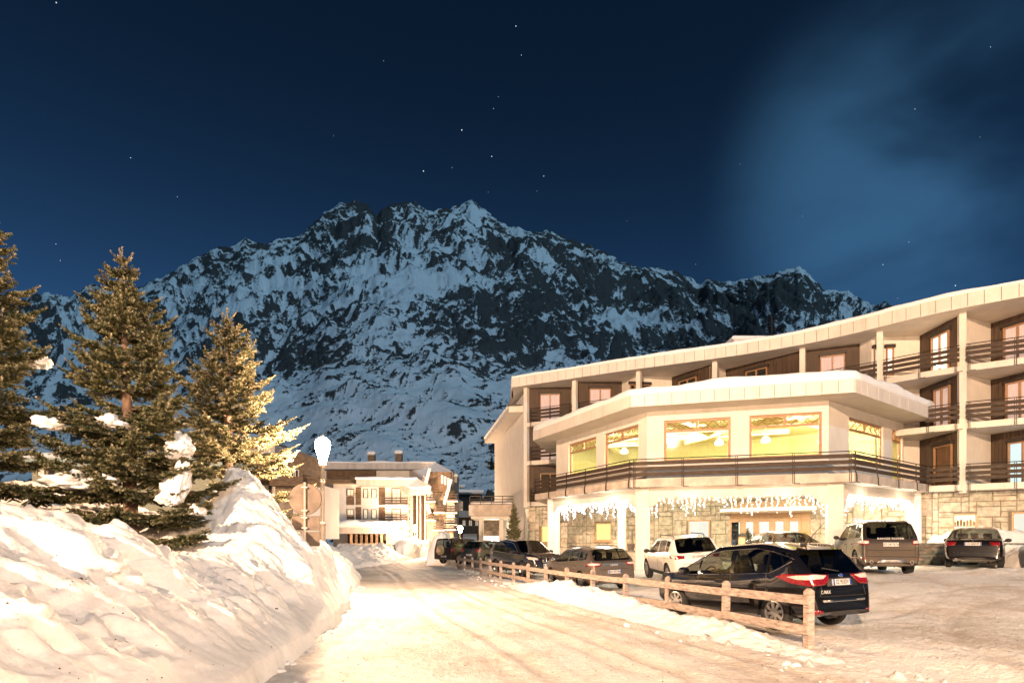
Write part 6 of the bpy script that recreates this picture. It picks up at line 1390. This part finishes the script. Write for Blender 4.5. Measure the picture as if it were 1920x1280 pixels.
# ---- conifers
def leaf_mat(name, c1, c2, frost_glow):
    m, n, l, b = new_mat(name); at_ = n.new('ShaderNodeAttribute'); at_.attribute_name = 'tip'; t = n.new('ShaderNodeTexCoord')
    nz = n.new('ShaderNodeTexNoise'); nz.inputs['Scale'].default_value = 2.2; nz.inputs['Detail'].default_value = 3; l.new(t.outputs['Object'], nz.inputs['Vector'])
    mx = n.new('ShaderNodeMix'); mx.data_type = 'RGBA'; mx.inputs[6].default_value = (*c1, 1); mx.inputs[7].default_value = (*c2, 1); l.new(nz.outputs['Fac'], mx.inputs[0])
    fr = n.new('ShaderNodeMix'); fr.data_type = 'RGBA'; fr.inputs[7].default_value = (*frost_glow, 1); l.new(at_.outputs['Fac'], fr.inputs[0]); l.new(mx.outputs[2], fr.inputs[6]); l.new(fr.outputs[2], b.inputs['Base Color'])
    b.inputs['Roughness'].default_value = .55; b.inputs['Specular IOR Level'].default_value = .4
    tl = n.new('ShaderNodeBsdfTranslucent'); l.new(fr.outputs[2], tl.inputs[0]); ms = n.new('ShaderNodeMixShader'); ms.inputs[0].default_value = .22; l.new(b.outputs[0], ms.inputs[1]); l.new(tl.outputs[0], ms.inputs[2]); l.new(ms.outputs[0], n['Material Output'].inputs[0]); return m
M_needle = leaf_mat('frosted_goldlit_needles', (.032, .046, .013), (.080, .092, .028), (.46, .39, .25))  # tip colour: frost plus golden lamplight put into the needles
M_bark = mat('conifer_bark', (.20, .125, .085), .9, var=.3, scale=9, stretch=(1, 1, .4), bump=.8, bscale=30)
def needles(tw, rng, per_m=185, ln=.042, wd=.0105):
    """tw: (n,7) twig start, end, frost -> triangles of needles set round each twig"""
    tw = np.asarray(tw); S, E, fr = tw[:, :3], tw[:, 3:6], tw[:, 6]
    Ls = np.linalg.norm(E - S, axis=1); cnt = np.maximum(6, (Ls * per_m).astype(int)); idx = np.repeat(np.arange(len(tw)), cnt)
    t = rng.random(len(idx)); D = (E - S) / Ls[:, None]
    up = np.where(np.abs(D[:, 2:3]) < .9, np.array([[0, 0, 1.]]), np.array([[1., 0, 0]])); X_ = np.cross(D, up); X_ /= np.linalg.norm(X_, axis=1)[:, None]; Y_ = np.cross(X_, D)
    a = rng.random(len(idx)) * 2 * np.pi; rad = X_[idx] * np.cos(a)[:, None] + Y_[idx] * np.sin(a)[:, None]
    dirn = rad * .80 + D[idx] * .62; L2 = ln * rng.uniform(.7, 1.25, len(idx)) * (1.0 - .35 * t)
    P = S[idx] + (E - S)[idx] * t[:, None]; side = np.cross(dirn, D[idx]); side /= np.maximum(np.linalg.norm(side, axis=1), 1e-6)[:, None]
    w = wd * rng.uniform(.8, 1.3, len(idx))
    V = np.stack([P - side * w[:, None], P + side * w[:, None], P + dirn * L2[:, None]], 1)
    tip = np.repeat((fr[idx] * (.3 + .7 * t))[:, None], 3, 1); tip[:, 2] = np.minimum(1, tip[:, 2] * 1.5 + .05)
    return V.reshape(-1, 3), tip.ravel()
def conifer(label, base, hgt, radius, seed, z0=.08, dens=1.0, droop=.25, name='fir_tree', gap=None, per_m=185, ln=.042, wd=.0105, cat='tree', group=None, frost_glow=.55, sp=1.0):
    rng = np.random.default_rng(seed); root = thing(name, label, cat, base, group=group)
    lean = rng.uniform(-.03, .03, 2)
    ax = lambda z: np.array([lean[0] * z, lean[1] * z, z])
    trunk = MB(); zs = np.linspace(-.6, hgt * .98, 14); trunk.tube([ax(z) + np.array([*rng.uniform(-.015, .015, 2), 0]) for z in zs], [max(.010, radius * .085 * (1 - max(z, 0) / hgt) ** .9 + .008) for z in zs], 9)
    tw = []; br = MB(); z = hgt * z0; ph = 0.0
    while z < hgt * .97:
        q = 1 - z / hgt; Lb = radius * min(1.0, (q ** .82) * 1.18) * (1 if q > .06 else .8); nb = int((5 + 3 * q) * dens) + (rng.random() < .5)
        for k in range(nb):
            if gap and gap[0] < z < gap[1] and rng.random() < gap[2]: continue
            a = ph + 2 * np.pi * k / nb + rng.uniform(-.28, .28); L_b = Lb * rng.uniform(.50, 1.25); el = .50 - .85 * q - droop * q + rng.uniform(-.12, .12)
            if rng.random() < .10: continue
            d0 = np.array([np.cos(a), np.sin(a), 0.0]); sd_ = np.array([-np.sin(a), np.cos(a), 0.0]); pts = []; nseg = 9
            for i in range(nseg + 1):
                t = i / nseg; pts.append(ax(z) + d0 * (L_b * t) + np.array([0, 0, L_b * (el * t + .34 * t * t * (1 if q > .15 else .6))]) + sd_ * (L_b * .05 * np.sin(3 * t + k)))
            if L_b > .25: br.tube([pts[i] for i in (0, 3, 6, 9)], [max(.004, .020 * L_b / radius), .012 * L_b / radius + .003, .006, .003], 4)
            step = .085 / max(dens, .5); s_ = max(.10, .16 * L_b) if L_b > .3 else .03
            while s_ < L_b:
                t = s_ / L_b; i = min(int(t * nseg), nseg - 1); f_ = t * nseg - i; p = pts[i] * (1 - f_) + pts[i + 1] * f_; fd = pts[i + 1] - pts[i]; fd = fd / np.linalg.norm(fd)
                for sg in (-1, 1):
                    l2 = min(.42, .10 + .46 * (L_b - s_)) * rng.uniform(.65, 1.1); dd = fd * rng.uniform(.62, .95) + sd_ * sg * rng.uniform(.6, .95) + np.array([0, 0, rng.uniform(-.38, .18)]); dd /= np.linalg.norm(dd); e = p + dd * l2
                    tw.append((*p, *e, frost_glow * rng.random() ** 1.6))
                    if l2 > .16:
                        for u_ in (.35, .6, .82):
                            p2 = p + dd * l2 * u_
                            for s2 in (-1, 1):
                                d2 = dd * .75 + np.cross(dd, [0, 0, 1]) * s2 * .7 + np.array([0, 0, rng.uniform(-.25, .15)]); d2 /= np.linalg.norm(d2); tw.append((*p2, *(p2 + d2 * l2 * (.55 - .3 * u_ + .1)), frost_glow * rng.random() ** 1.6))
                s_ += step * rng.uniform(.8, 1.25)
            for i in range(3, nseg): tw.append((*pts[i], *pts[i + 1], min(1, frost_glow * .5 + .5 * (i / nseg) ** 4)))
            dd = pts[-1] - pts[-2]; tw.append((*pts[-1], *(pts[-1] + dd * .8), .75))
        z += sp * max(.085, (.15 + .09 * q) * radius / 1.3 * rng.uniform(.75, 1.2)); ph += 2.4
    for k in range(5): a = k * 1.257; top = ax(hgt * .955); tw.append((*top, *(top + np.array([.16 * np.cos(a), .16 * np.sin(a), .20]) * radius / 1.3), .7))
    tw.append((*ax(hgt * .93), *ax(hgt * 1.02), .8))
    V, tip = needles(tw, rng, per_m, ln, wd)
    trunk.build('trunk', M_bark, root, smooth=True, world=False); br.build('boughs', M_bark, root, world=False)
    o = npobj('crown', V, np.arange(len(V)).reshape(-1, 3), M_needle, root, smooth=False); attr(o, 'tip', tip)
    root_tw[label] = np.asarray(tw)[:, 3:6] + np.array(base)
    return root
root_tw = {}
def tree_at(px, Yt, py_top): x, y = ray(px, Yt); zb = on_bank(x, y); return (x, y, zb - .1), at(px, py_top, Yt).z - zb + .1
b_, h_ = tree_at(248, 11.5, 478); conifer('tallest fir tree with a bare stretch of trunk in the middle of the three', b_, h_, 1.62, 3, .04, 1.25, .08, gap=(2.42, 2.72, .75), sp=1.35, ln=.048, wd=.012, group='fir trees on the snow bank')
b_, h_ = tree_at(-34, 10.6, 395); conifer('fir tree cut off by the left edge of the picture', b_, h_, 1.65, 8, .06, 1.05, .30, sp=1.55, ln=.048, wd=.012, group='fir trees on the snow bank')
b_, h_ = tree_at(428, 17.2, 582); conifer('slender golden-lit fir tree nearest the street lamp', b_, h_, 2.2, 12, .04, 1.15, .10, group='fir trees on the snow bank', frost_glow=1.0, sp=1.4, ln=.058, wd=.0145, per_m=140)  # paler tips on this tree, lamp glow put into the colour
# small fir with snow beside the hotel
x, y = ray(962, 40.5); z = g1(x, y); conifer('small dark fir tree with snowy branches at the hotel corner', (x, y, z - .1), at(962, 938, 40.5).z - z, .75, 21, .05, .9, .2, per_m=80, ln=.06, wd=.016)
x, y = ray(988, 40.0); conifer('little evergreen shrub beside the small snowy fir', (x, y, g1(x, y) - .1), 1.5, .55, 22, .03, .8, .1, name='evergreen_shrub', per_m=80, ln=.06, wd=.016, cat='shrub')
x, y = ray(1402, 36.2); conifer('decorated green tree just inside the hotel doors', (x, y, .66), 1.75, .42, 23, .05, .8, .1, name='indoor_tree', per_m=60, ln=.06, wd=.018, frost_glow=.2)
# bare larches on the hillside
for k, (px, py, hh, lab) in enumerate(((946, 792, 9.5, 'bare larch at the hotel roof edge, rightmost of the hillside larches'), (934, 800, 7.5, 'bare larch in the middle of the hillside larches'), (922, 806, 6.0, 'small bare larch, leftmost of the hillside larches'), (838, 838, 6.5, 'dark conifer left of the stone house'))):
    Yq = 230.0; x = (px - CX) / F * Yq; zq = hill_z(px, Yq); z_img = at(px, py, Yq).z
    conifer(lab, (x, Yq, min(zq, z_img) - .4), hh, hh * .2, 40 + k, .12, .6, .05, name='larch', per_m=26, ln=.16, wd=.035, group='trees on the hillside', frost_glow=.1)
# ---- snow lying on the boughs
M_clump = snow_mat('bough_snow', (.86, .85, .84), amount=.06, scale=2.0, bump=.35, bscale=8)[0]
def clump(px, py, Yc_, rx, ry, rz_, label, seed, tiltx=0.0, tilty=0.0):
    # settle on the nearest bough tip in front of the crown's axis
    best = None
    for tws in root_tw.values():
        pp = CX + tws[:, 0] / tws[:, 1] * F; qq = HY - (tws[:, 2] - EYE) / tws[:, 1] * F; dd_ = np.hypot(pp - px, qq - py) + 14 * np.maximum(0, tws[:, 1] - Yc_ - .35); i = int(np.argmin(dd_))
        if best is None or dd_[i] < best[0]: best = (dd_[i], tws[i, 1])
    if best[0] < 30: Yc_ = float(best[1]) + .16
    c = at(px, py, Yc_); bm = bmesh.new(); bmesh.ops.create_icosphere(bm, subdivisions=4, radius=1.0)
    co = np.array([v.co[:] for v in bm.verts]); n1 = fbm(co[:, 0] * 1.6 + seed, co[:, 2] * 1.6 + co[:, 1], 4, seed); n2 = fbm(co[:, 0] * 4 + co[:, 1] * 3, co[:, 2] * 4 + seed, 3, seed + 3)
    k = 1 + .85 * n1 + .42 * n2; co = co * k[:, None]; co[:, 2] = np.where(co[:, 2] < -.25, -.25 + (co[:, 2] + .25) * .35, co[:, 2])
    for v, q in zip(bm.verts, co): v.co = (q[0] * rx, q[1] * ry, q[2] * rz_)
    me = bpy.data.meshes.new('snow_clump'); bm.to_mesh(me); bm.free(); me.materials.append(M_clump); me.shade_smooth(); o = bpy.data.objects.new('snow_clump', me); C.objects.link(o); o.location = c; o.rotation_euler = (tiltx, tilty, 0)
    tag(o, label, 'snow', 'snow lying on the fir boughs')
clump(320, 922, 10.3, .26, .12, .50, 'largest snow slab hanging down the right side of the tallest fir', 1, -.3, .12)
clump(212, 797, 10.5, .26, .24, .16, 'rounded snow cap on the bough left of the bare trunk', 2, 0, .1)
clump(66, 681, 9.6, .20, .18, .13, 'highest snow cap, on the fir at the left edge', 3)
clump(98, 798, 9.6, .22, .20, .15, 'snow cap on the lower right bough of the left-edge fir', 4, 0, .2)


clump(336, 842, 10.4, .20, .14, .26, 'snow lump hanging just above the largest slab', 7, -.3, -.3)
clump(150, 905, 11.4, .50, .4, .22, 'broad snow mound between the two left firs', 9)
clump(372, 960, 10.8, .16, .14, .12, 'lowest small snow lump under the tallest fir', 10)
clump(205, 899, 10.4, .14, .08, .05, 'sliver of snow on a dark lower bough', 13, 0, .5)
# ---- brown lump stuck in the bank
def bank_at_px(px, py):
    d = (at(px, py, 10) - Vector((0, 0, EYE))).normalized(); h = BB.ray_cast(Vector((0, 0, EYE)), d); return h
for px, py, r_, nm, lab in ((152, 1085, .038, 'frozen_clod', 'brown frozen clod stuck in the snow bank'), (519, 1140, .025, 'pebble', 'small dark pebble in the snow bank near the road')):
    h = bank_at_px(px, py)
    if h[0]:
        bm = bmesh.new(); bmesh.ops.create_icosphere(bm, subdivisions=3, radius=r_)
        for v in bm.verts: q_ = v.co / r_; v.co *= 1 + 1.1 * float(fbm(q_.x * 1.3 + 3, q_.z * 1.3 + q_.y, 4, 7)); v.co.x *= 1.3
        me = bpy.data.meshes.new(nm); bm.to_mesh(me); bm.free(); me.materials.append(mat('frozen_earth', (.16, .10, .06), .9, var=.3)); o = bpy.data.objects.new(nm, me); C.objects.link(o); o.location = h[0] + h[1] * r_ * .55; o.rotation_euler = (0, -.4, .3); tag(o, lab, 'clod' if 'clod' in nm else 'pebble')
# ---- low stone walls, snow heaps
def mound(name, px0, px1, Ya, Yb2, hgt, seed, prof=None, kind='structure', nx=120, ny=60, matl=M_bank, base=None):
    x0_, x1_ = ray(px0, (Ya + Yb2) / 2)[0], ray(px1, (Ya + Yb2) / 2)[0]; xs_ = np.linspace(x0_, x1_, nx)[:, None]; ys_ = np.linspace(Ya, Yb2, ny)[None]
    X_, Y_ = np.broadcast_arrays(xs_, ys_); u_ = (X_ - x0_) / (x1_ - x0_); v_ = (Y_ - Ya) / (Yb2 - Ya); e = np.clip(np.minimum(u_, 1 - u_) * 6, 0, 1) * np.clip(np.minimum(v_ * 3.5, (1 - v_) * 6), 0, 1); e = e * e * (3 - 2 * e)
    pr = np.interp(u_, np.linspace(0, 1, len(prof)), prof) if prof else 1.0
    Z_ = gbase(X_, Y_) - .12 + e * hgt * pr * (1 + .35 * fbm(X_ * .9, Y_ * .9, 4, seed)) + e * .16 * ridged(X_ * 1.9, Y_ * 1.9, 5, seed + 9) * min(1, hgt) + (0 if base is None else base)
    return tag(npobj(name, np.stack([X_, Y_, Z_], -1).reshape(-1, 3), gridq(nx, ny)[:, ::-1], matl), kind=kind)
mound('snow_heap', 1725, 2060, 27.4, 30.6, 1.30, 401, [.5, .8, 1.25, 1.0, 1.05, 1.2, 1.0, .8])
mound('snow_heap', 800, 846, 45.0, 50.0, 2.2, 403, [.3, .9, 1.1, .9])
mound('snow_heap', 728, 812, 64, 74, 2.0, 405, [.6, .9, 1.0, .7, .8], matl=M_bank)
mound('snow_heap', 1866, 2010, 22.6, 26.0, .85, 407, [.5, 1, .9, .8])
mound('snow_heap', 640, 742, 36, 66, 1.6, 409, [1.0, .9, .35, .1])
M_brick = [mat('slate_course_%s' % k, c, .85, var=.25, scale=6, bump=.5, bscale=12) for k, c in (('grey', (.20, .20, .165)), ('green', (.155, .165, .125)), ('brown', (.23, .19, .145)))]
def low_wall(label, A, B, z0, z1, th=.4, pitch=(.34, .145), seed=3, mats=M_brick):
    A, B = Vector(A), Vector(B); mid = (A + B) / 2; w = thing('low_stone_wall', label, 'wall', (mid.x, mid.y, z0), group='low stone walls by the car park')
    t = (B - A).normalized(); n = Vector((-t.y, t.x)); stone_wall(A, B, z0, z1, [], 'wall_core', (pitch[0], pitch[1] * 2), w, mats, .03, False, .014, 'stone', seed)
    m = MB().wall(A - t * .05 - n * .06, B + t * .05 - n * .06, z1, z1 + .06, th + .1); m.build('coping', M_brick[0], w)
    return w
a0, b0 = ray(1693, 26.6), ray(2040, 25.2); low_wall('low slate wall behind the dark saloon', a0, b0, .35, 1.52)
a0, b0 = ray(1076, 31.0), ray(1216, 28.9); low_wall('low stone plinth with flower tubs left of the white off-roader', a0, b0, .2, 1.12, .5, (.7, .40), 5, M_stone)
for k, (px, Yq, r_, lab) in enumerate(((1183, 30.2, .20, 'empty round flower tub, left one on the stone plinth'), (1202, 29.9, .30, 'wide flower tub, right one on the stone plinth'))):
    x, y = ray(px, Yq); t = thing('flower_tub', lab, 'flower tub', (x, y, 1.16), group='flower tubs'); MB().lathe([(0, 0), (r_ * .75, 0), (r_, .34), (r_ * .9, .34), (r_ * .7, .28), (0, .28)], n=16).build('tub', mat('terracotta_grey', (.14, .11, .09), .8), t, world=False); MB().lathe([(0, .30), (r_ * .8, .29)], n=16).build('soil', M_well, t, world=False)
# wooden post with a lantern hood by the entrance
x, y = ray(1391, 32.8); z = g1(x, y); ep = thing('entrance_post', 'wooden post with a small hood left of the hotel doors', 'post', (x, y, z)); MB().box((0, 0, .65), (.30, .26, 1.5)).build('post', M_frl, ep, world=False, bevel=.02)
MB().add([(-.24, -.24, 1.40), (.24, -.24, 1.40), (.24, .24, 1.40), (-.24, .24, 1.40), (-.06, -.06, 1.58), (.06, -.06, 1.58), (.06, .06, 1.58), (-.06, .06, 1.58)], [(3, 2, 1, 0), (0, 1, 5, 4), (1, 2, 6, 5), (2, 3, 7, 6), (3, 0, 4, 7), (4, 5, 6, 7)]).build('hood', M_blackp, ep, world=False)
# sandwich board by the village porch
c = at(733, 1038, 62.0); eb = thing('folding_stand', 'small folding stand on the road in front of the village porch', 'stand', (c.x, c.y, c.z))
for s1 in (-1, 1):
    for s2 in (-1, 1): MB().bar((s1 * .5, s2 * .35, 0), (s1 * .35, 0, .95), .05, .05).build('leg', M_iron, eb, world=False)
MB().bar((-.4, 0, .95), (.4, 0, .95), .06, .06).build('top_bar', M_iron, eb, world=False)
# broken snow lumps thrown up along the verge
rl_ = random.Random(9); lump_src = []
for k in range(5):
    bm = bmesh.new(); bmesh.ops.create_icosphere(bm, subdivisions=2, radius=1)
    for v in bm.verts: v.co *= 1 + .45 * float(fbm(v.co.x * 1.3 + k * 5, v.co.y * 1.3 + v.co.z, 3, 60 + k)); v.co.z *= .7
    me = bpy.data.meshes.new('snow_lump'); bm.to_mesh(me); bm.free(); me.materials.append(M_bank); lump_src.append(me)
lv, lf = [], []
for k in range(170):
    if k % 3: t = rl_.uniform(-2.5, 24); s_ = rl_.gauss(-1.0, .28); x, y = fence_pt(t, s_)
    else: y = rl_.uniform(7, 24); x = float(np.interp(y, foot[:, 1], foot[:, 0])) + abs(rl_.gauss(.06, .12))
    r_ = min(.075, .012 + rl_.expovariate(34)); me = lump_src[k % 5]; z = g1(x, y) + r_ * .2; a = rl_.uniform(0, 6.28); ca, sa = math.cos(a), math.sin(a); b0 = len(lv)
    lv += [(x + r_ * (v.co.x * ca - v.co.y * sa), y + r_ * (v.co.x * sa + v.co.y * ca), z + r_ * v.co.z) for v in me.vertices]; lf += [tuple(i + b0 for i in p.vertices) for p in me.polygons]
tag(mkobj('snow_crumbs', lv, lf, M_bank, smooth=True), kind='stuff')

# ---- grit on the road and bank
cv, cf, gv, gf = [], [], [], []
rc_ = random.Random(31)
for k in range(900):
    if k % 12 == 0:
        h = bank_at_px(rc_.uniform(0, 660), rc_.uniform(950, 1279))
        if not h[0] or h[0].y > 18: continue
        p = h[0]
    else: y = 4.5 * (26 / 4.5) ** rc_.random(); x = rc_.uniform(-3.2, 9) * (.4 + y / 16); p = Vector((x, y, g1(x, y) + .012))
    r_ = rc_.uniform(.004, .013); b0 = len(gv); gv += [(p.x + r_, p.y, p.z), (p.x - r_ * .6, p.y + r_, p.z), (p.x - r_, p.y - r_ * .7, p.z), (p.x, p.y, p.z + r_ * 1.3)]; gf += [(b0, b0 + 1, b0 + 3), (b0 + 1, b0 + 2, b0 + 3), (b0 + 2, b0, b0 + 3)]
tag(mkobj('road_grit', gv, gf, mat('dark_grit', (.10, .07, .05), .9)), kind='stuff')
